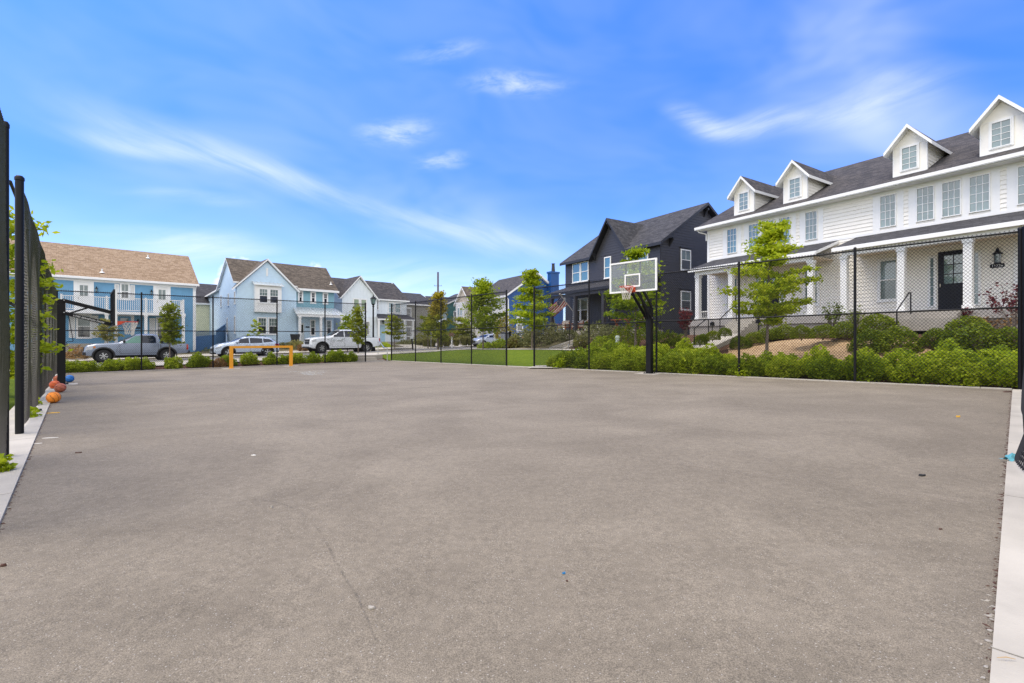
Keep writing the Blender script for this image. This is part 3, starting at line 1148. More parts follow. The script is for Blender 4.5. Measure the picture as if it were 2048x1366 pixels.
flight('porch_steps', 'pale concrete steps climbing the bank to the left porch of the white townhouse', W, 3.15, 4.4, -2.12, 2.37, 5, 0.16, 0.30, M_conc)
mb = MB()
for k in range(10):
    y0, y1 = -3.63 - 0.26 * k, -3.63 - 0.26 * (k + 1)
    z0, z1 = 1.56 - 0.075 * k, 1.56 - 0.075 * (k + 1)
    mb.prism([W.world(3.15 - 0.06 * k, y0, z0), W.world(4.4, y0, z0), W.world(4.4, y1, z1), W.world(3.09 - 0.06 * k, y1, z1)], (0, 0, -0.5))
struct(mb.build('walkway', [M_conc]))
flight('porch_steps', 'wide concrete steps in front of the black front door', W, 8.9, 12.0, -2.12, 2.37, 3, 0.16, 0.32, M_conc2)


def px_rail(name, label, pix, Yd, m, group=None, r=0.022):
    pts, posts = [], []
    for i, (u, v, vb) in enumerate(pix):
        rr = ray(u, v) * Yd[i]
        pts.append((rr[0], rr[1], rr[2] + CH))
        if vb is not None:
            posts.append((i, (V0 - vb) / F * Yd[i] + CH))
    return handrail(name, label, pts, r, m, posts, group)


px_rail('handrail', 'black steel handrail low on the walkway beside the plum bush', [(1388.5, 657.5, 688), (1412, 638.5, None), (1417, 638.5, 676)], [20.6, 21.6, 21.7], M_black)
px_rail('handrail', 'black steel handrail rising beside the steps to the left porch', [(1440, 638, 675), (1469, 610, None), (1472.5, 610, 642)], [22.0, 23.2, 23.3], M_black)
px_rail('handrail', 'black steel handrail beside the wide steps near the black door', [(1793.6, 621, 664), (1818, 585.5, None), (1821.5, 585.5, 628)], [16.6, 17.6, 17.7], M_black)

# ---- charcoal house
D = House('house', 'charcoal lap sided house with steep front gable and white framed windows', 'house', on_A(1131, 25), SA, 1.2)
fr = D.frame('front')
mb = MB()
siding(mb, fr, [(0, 1.2), (10.07, 1.2), (10.07, 7.68), (0, 7.68)], 0.19)
siding(mb, fr, [(3.72, 7.68), (7.08, 7.68), (5.4, 10.05)], 0.19)
gab = [(0, 1.2), (9.2, 1.2), (9.2, 7.7), (4.6, 10.75), (0, 7.7)]
siding(mb, D.frame('right', 10.07), gab, 0.19)
siding(mb, D.frame('left', 0), gab, 0.19)
siding(mb, D.frame('back', 9.2), [(0, 1.2), (10.07, 1.2), (10.07, 7.7), (0, 7.7)], 0.19)
D.part('wall', mb, [P_char])
mb = MB()
sl = 0.665
zr = 7.72 + sl * 5.0
for (x0, x1, ye) in ((-0.3, 3.5, -0.4), (3.5, 7.3, 0.2), (7.3, 10.45, -0.4)):
    ze_ = 7.72 + sl * (ye + 0.4)
    slope(mb, (x0, ye, ze_), (x1, ye, ze_), (x1, 4.6, zr), (x0, 4.6, zr), 0.2)
slope(mb, (10.45, 9.6, 7.72), (-0.3, 9.6, 7.72), (-0.3, 4.6, zr), (10.45, 4.6, zr), 0.2)
za = 10.35
yk = (za - 7.72) / sl - 0.4
slope(mb, (3.42, -0.45, 7.62), (3.42, -0.25, 7.62), (5.4, yk, za), (5.4, -0.45, za), 0.2)
slope(mb, (7.38, -0.25, 7.62), (7.38, -0.45, 7.62), (5.4, -0.45, za), (5.4, yk, za), 0.2)
D.part('roof', mb, [SH_dark, P_char2])
for (x, y, z, kind) in ((5.4, -0.02, 10.0, 'f'), (3.75, -0.02, 7.95, 'f'), (7.05, -0.02, 7.95, 'f'), (10.09, 4.6, 10.6, 'r'), (10.09, 0.9, 8.1, 'r')):
    mb = MB()
    if kind == 'f':
        mb.box((x - 0.07, -0.38, z - 0.1), (x + 0.07, 0, z + 0.02))
        mb.prism([(x - 0.06, 0, z - 0.55), (x - 0.06, 0, z - 0.1), (x - 0.06, -0.34, z - 0.1)], (0.12, 0, 0))
    else:
        mb.box((x, y - 0.07, z - 0.1), (x + 0.36, y + 0.07, z + 0.02))
        mb.prism([(x, y - 0.06, z - 0.55), (x, y - 0.06, z - 0.1), (x + 0.32, y - 0.06, z - 0.1)], (0, 0.12, 0))
    D.part('bracket', mb, [P_char2])
for (a, b, z0, z1) in ((1.01, 1.91, 6.0, 7.5), (2.04, 2.92, 6.0, 7.5), (4.8, 5.43, 5.95, 7.48), (7.14, 8.02, 6.05, 7.45), (8.1, 9.02, 6.05, 7.45)):
    window(D, fr, a, b, z0, z1, 1, 1, True, 0.05, G_teal if a < 6 else G_pale, G_teal, head=0.0, d=0.02)
fr2 = D.frame('right', 10.07)
for (z0, z1) in ((6.11, 7.48), (3.35, 4.6)):
    window(D, fr2, 2.07, 3.06, z0, z1, 2 if z0 > 5 else 1, 1, True, 0.05, G_blind, G_dark, d=0.02, grid='up')
    mb = MB()
    fbox(mb, fr2, 1.95, 3.18, z1 + 0.12, z1 + 0.2, 0.0, 0.09)
    D.part('window_hood', mb, [P_char2])
mb = MB()
slope(mb, (0.55, -2.35, 4.98), (10.3, -2.35, 4.98), (10.3, 0, 5.72), (0.55, 0, 5.72), 0.2)
D.part('porch_roof', mb, [SH_dark, P_char2])
mb = MB()
mb.box((0.75, -2.25, 4.55), (10.1, -2.02, 4.76))
D.part('porch_beam', mb, [P_char])
for cx in (0.9, 3.87, 6.94, 9.85):
    mb = MB()
    column(mb, cx, -2.12, 1.93, 4.56, 0.24)
    D.part('column', mb, [P_char])
mb = MB()
mb.box((0.4, -2.5, 1.2), (10.3, 0, 1.92))
D.part('porch_floor', mb, [M_conc2])
for (a, b) in ((1.1, 1.93), (2.03, 2.86), (8.0, 8.9)):
    window(D, fr, a, b, 2.75, 4.58, 1, 1, True, 0.05, G_blind, G_dark, d=0.02)
panel_door(D, fr, 5.2, 6.15, 1.95, 4.1, P_char2, (1, 1))
flight('porch_steps', 'pale concrete steps from the lawn up to the charcoal house porch', D, 4.1, 5.5, -2.5, 1.92, 4, 0.17, 0.3, M_conc)

# ---- sky blue house with balcony (left)
Bl = House('house', 'sky blue house with tan shingle roof and white two storey balcony', 'house', on_B(390, 50), SB, 0.2)
fr = Bl.frame('front')
X0 = -13.0
mb = MB()
siding(mb, fr, [(X0, 0.2), (0, 0.2), (0, 6.1), (X0, 6.1)], 0.19)
gab = [(0, 0.2), (9.6, 0.2), (9.6, 6.1), (4.8, 9.2), (0, 6.1)]
siding(mb, Bl.frame('right', 0), gab, 0.19)
siding(mb, Bl.frame('left', X0), gab, 0.19)
siding(mb, Bl.frame('back', 9.6), [(X0, 0.2), (0, 0.2), (0, 6.1), (X0, 6.1)], 0.19)
Bl.part('wall', mb, [P_blue])
mb = MB()
zr = 6.2 + 0.61 * 5.2
slope(mb, (X0 - 0.3, -0.4, 6.2), (0.25, -0.4, 6.2), (0.25, 4.8, zr), (X0 - 0.3, 4.8, zr), 0.16)
slope(mb, (0.25, 10, 6.2), (X0 - 0.3, 10, 6.2), (X0 - 0.3, 4.8, zr), (0.25, 4.8, zr), 0.16)
Bl.part('roof', mb, [SH_tan, M_trim])
mb = MB()
mb.box((X0, -0.52, 6.02), (0.25, -0.405, 6.17))
mb.tube([(0.02, -0.42, 6.0), (0.02, -0.06, 5.6), (0.02, -0.05, 0.4)], 0.04, 8)
Bl.part('gutter', mb, [M_trim])
mb = MB()
fbox(mb, fr, -0.16, 0, 0.3, 6.0, 0.021, 0.04)
fbox(mb, fr, X0, 0, 5.86, 6.04, 0, 0.03)
Bl.part('trim', mb, [M_trim])
for (x, y) in ((-6.25, 0.4), (-3.0, 3.6)):
    roof_vent(Bl, x, y, 6.2 + 0.61 * (y + 0.4))
for (a, b) in ((-7.73, -6.95), (-2.78, -1.98)):
    mb = MB()
    fbox(mb, fr, a - 0.2, a, 3.55, 5.98, 0, 0.04)
    fbox(mb, fr, b, b + 0.2, 3.55, 5.98, 0, 0.04)
    fbox(mb, fr, a, b, 5.78, 5.98, 0, 0.04)
    Bl.part('door_surround', mb, [M_trim])
    panel_door(Bl, fr, a, b, 3.55, 5.77, M_white, (2, 2), (0.5, 0.9), G_blind)
window(Bl, fr, -5.09, -4.6, 4.62, 5.85, 2, 1, True, 0.08, G_blind, G_dark, d=0.02)
window(Bl, fr, -7.71, -6.95, 1.45, 3.2, 2, 1, True, 0.08, G_blind, G_dark, d=0.02, grid='lo')
window(Bl, fr, -2.72, -2.1, 1.45, 3.1, 1, 1, True, 0.08, G_dark, G_dark, d=0.02)


def shutter(h, fr, a, b, z0, z1):
    mb = MB()
    for (x0, x1, y0, y1) in ((a, a + 0.05, z0, z1), (b - 0.05, b, z0, z1), (a + 0.05, b - 0.05, z0, z0 + 0.08), (a + 0.05, b - 0.05, z1 - 0.08, z1)):
        fbox(mb, fr, x0, x1, y0, y1, 0.02, 0.06)
    z = z0 + 0.1
    while z < z1 - 0.1:
        mb.quad(fr.p(a + 0.05, z, 0.055), fr.p(b - 0.05, z, 0.055), fr.p(b - 0.05, z + 0.06, 0.022), fr.p(a + 0.05, z + 0.06, 0.022))
        z += 0.06
    return h.part('shutter', mb, [M_white])


for (a, b, z0, z1) in ((-5.5, -5.2, 4.55, 5.8), (-4.5, -4.2, 4.55, 5.8), (-8.2, -7.83, 1.42, 3.2), (-6.85, -6.48, 1.42, 3.2), (-3.24, -2.84, 1.42, 3.1), (-2.0, -1.6, 1.42, 3.1)):
    shutter(Bl, fr, a, b, z0, z1)
panel_door(Bl, fr, -5.3, -4.45, 1.0, 3.2, P_blue, (1, 1), (0.8, 0.93), G_dark)
mb = MB()
fbox(mb, fr, -5.5, -5.3, 1.0, 3.4, 0, 0.04)
fbox(mb, fr, -4.45, -4.25, 1.0, 3.4, 0, 0.04)
fbox(mb, fr, -5.3, -4.45, 3.2, 3.4, 0, 0.04)
Bl.part('door_surround', mb, [M_trim])
for x in (-6.6, -3.1):
    lantern(Bl, fr, x, 5.25)
lantern(Bl, fr, -4.0, 2.75)
number_plate(Bl, fr, -4.0, 2.25, '', 0.36, 0.13)
mb = MB()
mb.box((-8.75, -1.75, 3.28), (-0.95, 0, 3.5))
Bl.part('balcony_floor', mb, [M_trim])
mb = MB()
mb.box((-8.75, -1.7, 0.2), (-0.95, 0, 0.98))
Bl.part('porch_floor', mb, [M_conc2])
cols = (-8.6, -6.05, -3.63, -1.1)
for cx in cols:
    mb = MB()
    column(mb, cx, -1.62, 0.98, 3.28, 0.2)
    Bl.part('column', mb, [M_white])


def railing(h, name, x0, x1, y, z0, zt, m, posts=(), pitch=0.12):
    mb = MB()
    mb.box((x0, y - 0.03, zt - 0.06), (x1, y + 0.03, zt))
    mb.box((x0, y - 0.02, z0 + 0.08), (x1, y + 0.02, z0 + 0.13))
    n = int((x1 - x0) / pitch)
    for k in range(n + 1):
        x = x0 + (x1 - x0) * k / n
        mb.box((x - 0.017, y - 0.017, z0 + 0.13), (x + 0.017, y + 0.017, zt - 0.06))
    for p in posts:
        mb.box((p - 0.06, y - 0.06, z0), (p + 0.06, y + 0.06, zt + 0.08))
    return h.part(name, mb, [m])


railing(Bl, 'balcony_rail', -8.6, -1.1, -1.66, 3.5, 4.6, M_white, cols)
mb = MB()
for y in np.arange(-1.5, 0, 0.13):
    for x in (-1.1, -8.6):
        mb.box((x - 0.017, y - 0.017, 3.63), (x + 0.017, y + 0.017, 4.54))
for x in (-1.1, -8.6):
    mb.box((x - 0.03, -1.6, 4.54), (x + 0.03, -0.02, 4.6))
Bl.part('balcony_side_rail', mb, [M_white])

# ---- pale blue gabled house
Lb = House('house', 'pale blue stucco house with front gable, box bay window and metal porch roof', 'house', on_B(473.2, 52), SB, 0.6)
fr = Lb.frame('front')
mb = MB()
flat_wall(mb, fr, [(0, 0.6), (5.6, 0.6), (5.6, 6.4), (2.75, 9.2), (0, 6.4)])
flat_wall(mb, Lb.frame('left', 0), [(0.12, 0.6), (7.4, 0.6), (7.4, 6.75), (3.4, 9.5), (0.3, 6.85), (0.12, 6.4)])
flat_wall(mb, Lb.frame('left', 0.3), [(7.4, 0.6), (15.2, 0.6), (15.2, 6.4), (7.4, 6.9)])
flat_wall(mb, Lb.frame('right', 9.75), [(0.42, 0.6), (7.4, 0.6), (7.4, 6.7), (3.6, 9.4), (0.42, 6.6)])
flat_wall(mb, Lb.frame('back', 15.2), [(0.42, 0.6), (9.6, 0.6), (9.6, 6.4), (0.42, 6.4)])
flat_wall(mb, Lb.frame('front', 0.3), [(5.6, 0.6), (9.63, 0.6), (9.63, 4.7), (5.6, 4.7)])
Lb.part('wall', mb, [P_lblue])
mb = MB()
siding(mb, Lb.frame('front', 0.3), [(5.6, 4.7), (9.75, 4.7), (9.75, 6.6), (5.6, 6.6)], 0.19)
Lb.part('wing_wall', mb, [P_ablue])
mb = MB()
zr = 9.7
kz = (zr - 6.75) / 3.5
slope(mb, (-0.25, 0.2, 6.75 + kz * 0.3), (5.75, 0.2, 6.75 + kz * 0.3), (5.75, 3.4, zr), (-0.25, 3.4, zr), 0.15)
slope(mb, (5.75, -0.1, 6.75), (10.1, -0.1, 6.75), (10.1, 3.4, zr), (5.75, 3.4, zr), 0.15)
slope(mb, (10.1, 7.7, 6.75), (-0.25, 7.7, 6.75), (-0.25, 3.4, zr), (10.1, 3.4, zr), 0.15)
za = 9.5
slope(mb, (-0.4, -0.3, 6.28), (-0.4, 0.1, 6.28), (2.75, 3.3, za), (2.75, -0.3, za), 0.18)
slope(mb, (5.85, 0.1, 6.4), (5.85, -0.3, 6.4), (2.75, -0.3, za), (2.75, 3.3, za), 0.18)
slope(mb, (-0.1, 15.5, 6.45), (-0.1, 7.0, 6.9), (4.5, 7.4, 8.6), (4.5, 15.5, 8.2), 0.15)
Lb.part('roof', mb, [SH_brown, M_trim])
mb = MB()
fbox(mb, Lb.frame('front', -0.3), 5.86, 10.1, 6.5, 6.72, -0.19, 0.0)
Lb.part('fascia', mb, [M_trim])
mb = MB()
fbox(mb, fr, 2.65, 2.83, 7.75, 8.55, 0, 0.05)
for z in np.arange(7.8, 8.5, 0.07):
    fbox(mb, fr, 2.67, 2.81, z, z + 0.03, 0.05, 0.07)
Lb.part('gable_vent', mb, [M_trim])
mb = MB()
mb.box((1.5, -0.45, 4.05), (4.0, 0, 6.75))
Lb.part('bay', mb, [M_white])
fb = Lb.frame('front', -0.45)
for (a, b) in ((1.9, 2.66), (2.88, 3.66)):
    window(Lb, fb, a, b, 5.0, 6.38, 3, 2, True, 0.09, G_blind, G_dark, grid='up')
    window(Lb, fr, a + 0.02, b, 1.87, 3.48, 3, 2, True, 0.09, G_blind, G_dark, grid='up')
mb = MB()
slope(mb, (1.35, -0.75, 6.78), (4.15, -0.75, 6.78), (4.15, 0, 7.12), (1.35, 0, 7.12), 0.06)
for k in range(8):
    x = 1.38 + k * 0.39
    mb.bar((x, -0.75, 6.8), (x, 0, 7.14), 0.03, 0.05)
Lb.part('bay_roof', mb, [P_pale, M_trim])
f3 = Lb.frame('front', 0.3)
for (a, b) in ((5.97, 6.26), (7.27, 7.62), (8.6, 8.95)):
    window(Lb, f3, a, b, 5.32, 6.38, 2, 2, True, 0.13, G_dark, G_dark, grid='up', d=0.02)
mb = MB()
slope(mb, (5.05, -1.6, 3.98), (10.15, -1.6, 3.98), (9.9, 0.3, 4.78), (5.3, 0.3, 4.78), 0.06)
for k in range(13):
    x = 5.1 + k * 0.42
    mb.bar((x, -1.6, 4.0), (5.3 + (x - 5.05) * 0.9, 0.3, 4.8), 0.025, 0.05)
Lb.part('porch_roof', mb, [P_pale, M_trim])
mb = MB()
mb.box((5.2, -1.55, 3.68), (10.0, -1.35, 3.9))
Lb.part('porch_beam', mb, [M_white])
for cx in (5.45, 7.62, 9.88):
    mb = MB()
    column(mb, cx, -1.45, 0.95, 3.68, 0.22)
    Lb.part('column', mb, [M_white])
mb = MB()
mb.box((5.2, -1.7, 0.5), (10.1, 0.3, 0.95))
Lb.part('porch_floor', mb, [M_conc2])
for (a, b) in ((7.2, 7.62), (8.95, 9.4)):
    window(Lb, f3, a, b, 1.8, 3.4, 2, 2, True, 0.08, G_blind, G_dark, grid='up')
panel_door(Lb, f3, 5.9, 6.5, 0.96, 3.1, P_pale, (1, 1), (0.5, 0.9), G_dark)
number_plate(Lb, f3, 6.85, 2.65, '', 0.4, 0.16)
fl = Lb.frame('left', 0)
for (a, z0, z1) in ((0.6, 4.85, 6.0), (3.2, 4.85, 6.0), (6.4, 4.85, 6.0), (0.6, 1.95, 3.6), (3.7, 1.95, 3.5)):
    window(Lb, fl, a - 0.12, a + 0.22, z0, z1, 1, 1, True, 0.06, G_dark)
roof_vent(Lb, 9.6, 0.8, 7.5)

# ---- white board and batten house
Wb = House('house', 'white board and batten house with charcoal roof beside the lamp post', 'house', on_B(684.6, 53), SB, 0.7)
fr = Wb.frame('front')
mb = MB()
front = [(0, 0.7), (4.3, 0.7), (4.3, 6.2), (2.1, 8.5), (0, 6.2)]
flat_wall(mb, fr, front)
flat_wall(mb, Wb.frame('front', 0.7), [(4.3, 0.7), (8.8, 0.7), (8.8, 6.2), (4.3, 6.2)])
battens(mb, fr, front)
battens(mb, Wb.frame('front', 0.7), [(4.3, 1.0), (8.8, 1.0), (8.8, 6.1), (4.3, 6.1)])
flat_wall(mb, Wb.frame('left', 0), [(0.12, 0.7), (8, 0.7), (8, 6.2), (4.4, 8.9), (0.12, 6.1)])
flat_wall(mb, Wb.frame('right', 8.8), [(0.82, 0.7), (8, 0.7), (8, 6.2), (4.4, 8.9), (0.82, 6.2)])
flat_wall(mb, Wb.frame('back', 8.0), [(0.12, 0.7), (8.68, 0.7), (8.68, 6.2), (0.12, 6.2)])
fbox(mb, fr, 0, 4.3, 3.95, 4.1, 0.0, 0.03)
Wb.part('wall', mb, [P_wbb])
mb = MB()
zr = 8.95
slope(mb, (-0.25, 0.35, 6.3), (9.05, 0.35, 6.3), (9.05, 4.5, zr), (-0.25, 4.5, zr), 0.16)
slope(mb, (9.05, 8.6, 6.3), (-0.25, 8.6, 6.3), (-0.25, 4.5, zr), (9.05, 4.5, zr), 0.16)
slope(mb, (-0.35, -0.3, 6.1), (-0.35, 0.3, 6.1), (2.1, 4.4, 8.85), (2.1, -0.3, 8.85), 0.17)
slope(mb, (4.5, 0.3, 6.1), (4.5, -0.3, 6.1), (2.1, -0.3, 8.85), (2.1, 4.4, 8.85), 0.17)
Wb.part('roof', mb, [SH_grey, M_trim])
for (a, b) in ((1.36, 2.0), (2.26, 2.92)):
    window(Wb, fr, a, b, 4.82, 6.06, 1, 1, False, 0.1, glass('window_green', (0.34, 0.42, 0.30), 0.08, 1.7), d=0.02)
f7 = Wb.frame('front', 0.7)
for (a, b) in ((6.2, 6.92), (7.14, 7.84)):
    window(Wb, f7, a, b, 4.7, 5.93, 1, 1, True, 0.1, G_teal, G_teal, d=0.02)
window(Wb, f7, 4.62, 4.84, 5.0, 5.98, 1, 3, False, 0.05, G_dark, d=0.02)
window(Wb, fr, 2.86, 3.25, 1.9, 3.46, 1, 1, True, 0.08, G_dark, d=0.02)
mb = MB()
slope(mb, (3.75, -1.3, 3.8), (9.0, -1.3, 3.8), (8.9, 0.7, 4.48), (4.5, 0.7, 4.48), 0.14)
Wb.part('porch_roof', mb, [SH_dark, M_trim])
for cx in (3.95, 7.4, 8.6):
    mb = MB()
    column(mb, cx, -1.15, 1.05, 3.72, 0.2)
    Wb.part('column', mb, [M_white])
mb = MB()
mb.box((3.8, -1.35, 0.5), (8.9, 0.7, 1.05))
Wb.part('porch_floor', mb, [M_conc2])
panel_door(Wb, f7, 5.05, 5.75, 1.06, 3.1, paint('pale_blue_door', (0.42, 0.62, 0.74), 0.5), (1, 1), (0.93, 0.94))
lantern(Wb, f7, 5.45, 3.45, 1.2)
number_plate(Wb, f7, 5.55, 3.0 - 0.15, '', 0.4, 0.15)

# ---- royal blue house
c0 = np.array([-0.64, 67.0])
Rb = House('house', 'royal blue house with blue chimney stack and white eaves', 'house', c0 - SA / np.linalg.norm(SA) * 10.5, SA, 1.0)
fr = Rb.frame('front')
mb = MB()
siding(mb, Rb.frame('right', 10.5), [(0, 1), (10, 1), (10, 7.7), (5, 11), (0, 7.7)], 0.25)
siding(mb, Rb.frame('left', 0), [(0, 1), (10, 1), (10, 7.7), (5, 11), (0, 7.7)], 0.25)
siding(mb, Rb.frame('back', 10), [(0, 1), (10.5, 1), (10.5, 7.7), (0, 7.7)], 0.25)
Rb.part('wall', mb, [P_royal])
mb = MB()
flat_wall(mb, fr, [(0, 1), (10.4, 1), (10.4, 7.7), (0, 7.7)])
battens(mb, fr, [(0, 4.6), (10.4, 4.6), (10.4, 7.7), (0, 7.7)], 0.5)
Rb.part('front_wall', mb, [M_white])
mb = MB()
slope(mb, (-0.4, -0.5, 7.6), (10.9, -0.5, 7.6), (10.9, 5, 11.3), (-0.4, 5, 11.3), 0.3)
slope(mb, (10.9, 10.5, 7.6), (-0.4, 10.5, 7.6), (-0.4, 5, 11.3), (10.9, 5, 11.3), 0.3)
rf = Rb.part('roof', mb, [SH_grey, M_trim])
mb = MB()
mb.box((10.55, 7.0, 1), (11.4, 8.5, 11.2))
mb.box((10.45, 6.9, 11.2), (11.5, 8.6, 11.45))
mb.lathe([(0.3, 11.45), (0.22, 12.6), (0.3, 12.7), (0.0, 12.72)], 10, c=(10.97, 7.75, 0), m=1)
Rb.part('chimney', mb, [P_royal, M_trimblk])
mb = MB()
mb.tube([(10.55, -0.35, 7.5), (10.58, 0.1, 7.0), (10.58, 0.12, 1.2)], 0.08, 8)
Rb.part('downspout', mb, [M_white])
fr2 = Rb.frame('right', 10.5)
window(Rb, fr2, 1.6, 2.5, 2.6, 4.5, 3, 2, True, 0.12, G_pale, G_dark, grid='up', d=0.02)
window(Rb, fr2, 8.7, 9.3, 2.2, 3.3, 2, 2, False, 0.1, G_pale, d=0.02)
mb = MB()
slope(mb, (3.2, -2.2, 4.0), (10.4, -2.2, 4.0), (10.4, 0, 5.0), (3.2, 0, 5.0), 0.25)
Rb.part('porch_roof', mb, [SH_dark, M_trim])
for cx in (3.5, 6.0, 8.2, 10.2):
    mb = MB()
    column(mb, cx, -2.0, 1.2, 3.75, 0.28)
    Rb.part('column', mb, [M_white])
panel_door(Rb, fr, 7.0, 8.0, 1.3, 3.5, paint('blue_door', (0.02, 0.07, 0.2), 0.4), (1, 1), (0.6, 0.9))
panel_door(Rb, fr, 4.4, 5.4, 1.3, 3.5, MATS['blue_door'], (1, 1), (0.6, 0.9))
mb = MB()
mb.box((3.0, -2.3, 0.6), (10.5, -0.01, 1.2))
Rb.part('porch_floor', mb, [M_conc2])


def far_house(label, u_near, c, wdt, dep, zb, ze, za, front_gable, cols, sh, porch=True, wins=(), name='house'):
    """a house of the far row; u_near is its near front corner"""
    pc = on_A(u_near, c)
    h = House(name, label, 'house', pc - SA / np.linalg.norm(SA) * wdt, SA, zb)
    fr = h.frame('front')
    mf, msd = cols
    mb, ms = MB(), MB()
    X = wdt
    if front_gable:
        flat_wall(mb, fr, [(0, zb), (X, zb), (X, ze), (X / 2, za), (0, ze)])
        for sd, at_ in (('right', X), ('left', 0)):
            flat_wall(ms, h.frame(sd, at_), [(0.12, zb), (dep, zb), (dep, ze), (0.12, ze)])
        flat_wall(ms, h.frame('back', dep), [(0.12, zb), (X - 0.12, zb), (X - 0.12, ze), (X / 2, za), (0.12, ze)])
    else:
        flat_wall(mb, fr, [(0, zb), (X, zb), (X, ze), (0, ze)])
        for sd, at_ in (('right', X), ('left', 0)):
            flat_wall(ms, h.frame(sd, at_), [(0.12, zb), (dep, zb), (dep, ze), (dep / 2, za), (0.12, ze)])
        flat_wall(ms, h.frame('back', dep), [(0.12, zb), (X - 0.12, zb), (X - 0.12, ze), (0.12, ze)])
    h.part('front_wall', mb, [mf])
    h.part('side_wall', ms, [msd])
    mb = MB()
    e, t = 0.3, 0.25
    if front_gable:
        k = (za - ze) / (X / 2)
        slope(mb, (-e, -e, ze - e * k + t), (-e, dep + e, ze - e * k + t), (X / 2, dep + e, za + t), (X / 2, -e, za + t), t)
        slope(mb, (X + e, dep + e, ze - e * k + t), (X + e, -e, ze - e * k + t), (X / 2, -e, za + t), (X / 2, dep + e, za + t), t)
    else:
        k = (za - ze) / (dep / 2)
        slope(mb, (-e, -e, ze - e * k + t), (X + e, -e, ze - e * k + t), (X + e, dep / 2, za + t), (-e, dep / 2, za + t), t)
        slope(mb, (X + e, dep + e, ze - e * k + t), (-e, dep + e, ze - e * k + t), (-e, dep / 2, za + t), (X + e, dep / 2, za + t), t)
    h.part('roof', mb, [sh, M_trim])
    for (sd, a, b, z0, z1) in wins:
        f_ = fr if sd == 'f' else h.frame('right', X)
        window(h, f_, a, b, z0, z1, 2, 2, True, 0.14, G_dark, G_dark, d=0.01)
    if porch:
        mb = MB()
        slope(mb, (X * 0.1, -2.2, 4.0), (X, -2.2, 4.0), (X, 0, 5.1), (X * 0.1, 0, 5.1), 0.2)
        h.part('porch_roof', mb, [P_pale, M_trim])
        for cx in (X * 0.15, X * 0.55, X * 0.95):
            mb = MB()
            column(mb, cx, -2.0, zb + 0.2, 3.8, 0.3)
            h.part('column', mb, [M_white])
        panel_door(h, fr, X * 0.6, X * 0.6 + 1, zb + 0.3, zb + 2.5, P_navy, (1, 1))
    return h


P_beige = paint('beige_stucco', (0.46, 0.41, 0.34), 0.85, 0.05)
P_teal = paint('teal_siding', (0.05, 0.17, 0.17), 0.6, 0.05)
P_sage = paint('sage_siding', (0.27, 0.36, 0.27), 0.6, 0.05)
P_stone = paint('stone_grey', (0.30, 0.29, 0.26), 0.8, 0.06)
P_greyb = paint('grey_blue_siding', (0.22, 0.27, 0.28), 0.6, 0.05)
P_yel = paint('pale_yellow_siding', (0.74, 0.72, 0.50), 0.6, 0.04)
be = far_house('beige stucco house with tall front gable and white box bay behind the street tree', 941, 34.2, 5.4, 12, 1.0, 7.2, 9.8, True, (P_beige, P_beige), SH_brown, False)
fr = be.frame('front')
mb = MB()
mb.box((1.2, -0.6, 3.9), (4.4, 0, 7.4))
be.part('bay', mb, [M_white])
for a in (2.0, 3.0):
    window(be, be.frame('front', -0.6), a, a + 0.6, 5.2, 6.5, 1, 1, False, 0.06, G_pale)
window(be, be.frame('right', 5.4), 2.0, 2.9, 2.2, 3.8, 1, 1, True, 0.1, G_dark)
far_house('teal gable sided house with charcoal roof seen past the beige house', 893, 35.0, 8, 11, 1.0, 7.6, 10.2, False, (P_greyb, P_teal), SH_dark, True, (('f', 1, 2.2, 4.9, 6.9), ('f', 5, 6.2, 4.9, 6.9), ('r', 1.5, 2.5, 4.6, 6.4)))
far_house('sage green house with white windows far along the row', 868, 35.4, 8, 10, 1.0, 7.2, 9.8, True, (P_sage, P_sage), SH_dark, True, (('f', 1, 2, 4.9, 6.9), ('f', 3.3, 4.3, 5.1, 7.0), ('f', 5.8, 6.8, 4.9, 6.9)))
far_house('farthest stone coloured house of the row with porch and paired windows', 852, 36.5, 9, 10, 1.0, 6.6, 9.0, False, (P_stone, P_stone), SH_dark, True, (('f', 1, 2, 4.6, 6.2), ('f', 3, 4, 4.6, 6.2), ('f', 6, 7, 4.6, 6.2), ('f', 1, 2, 1.8, 3.4)))
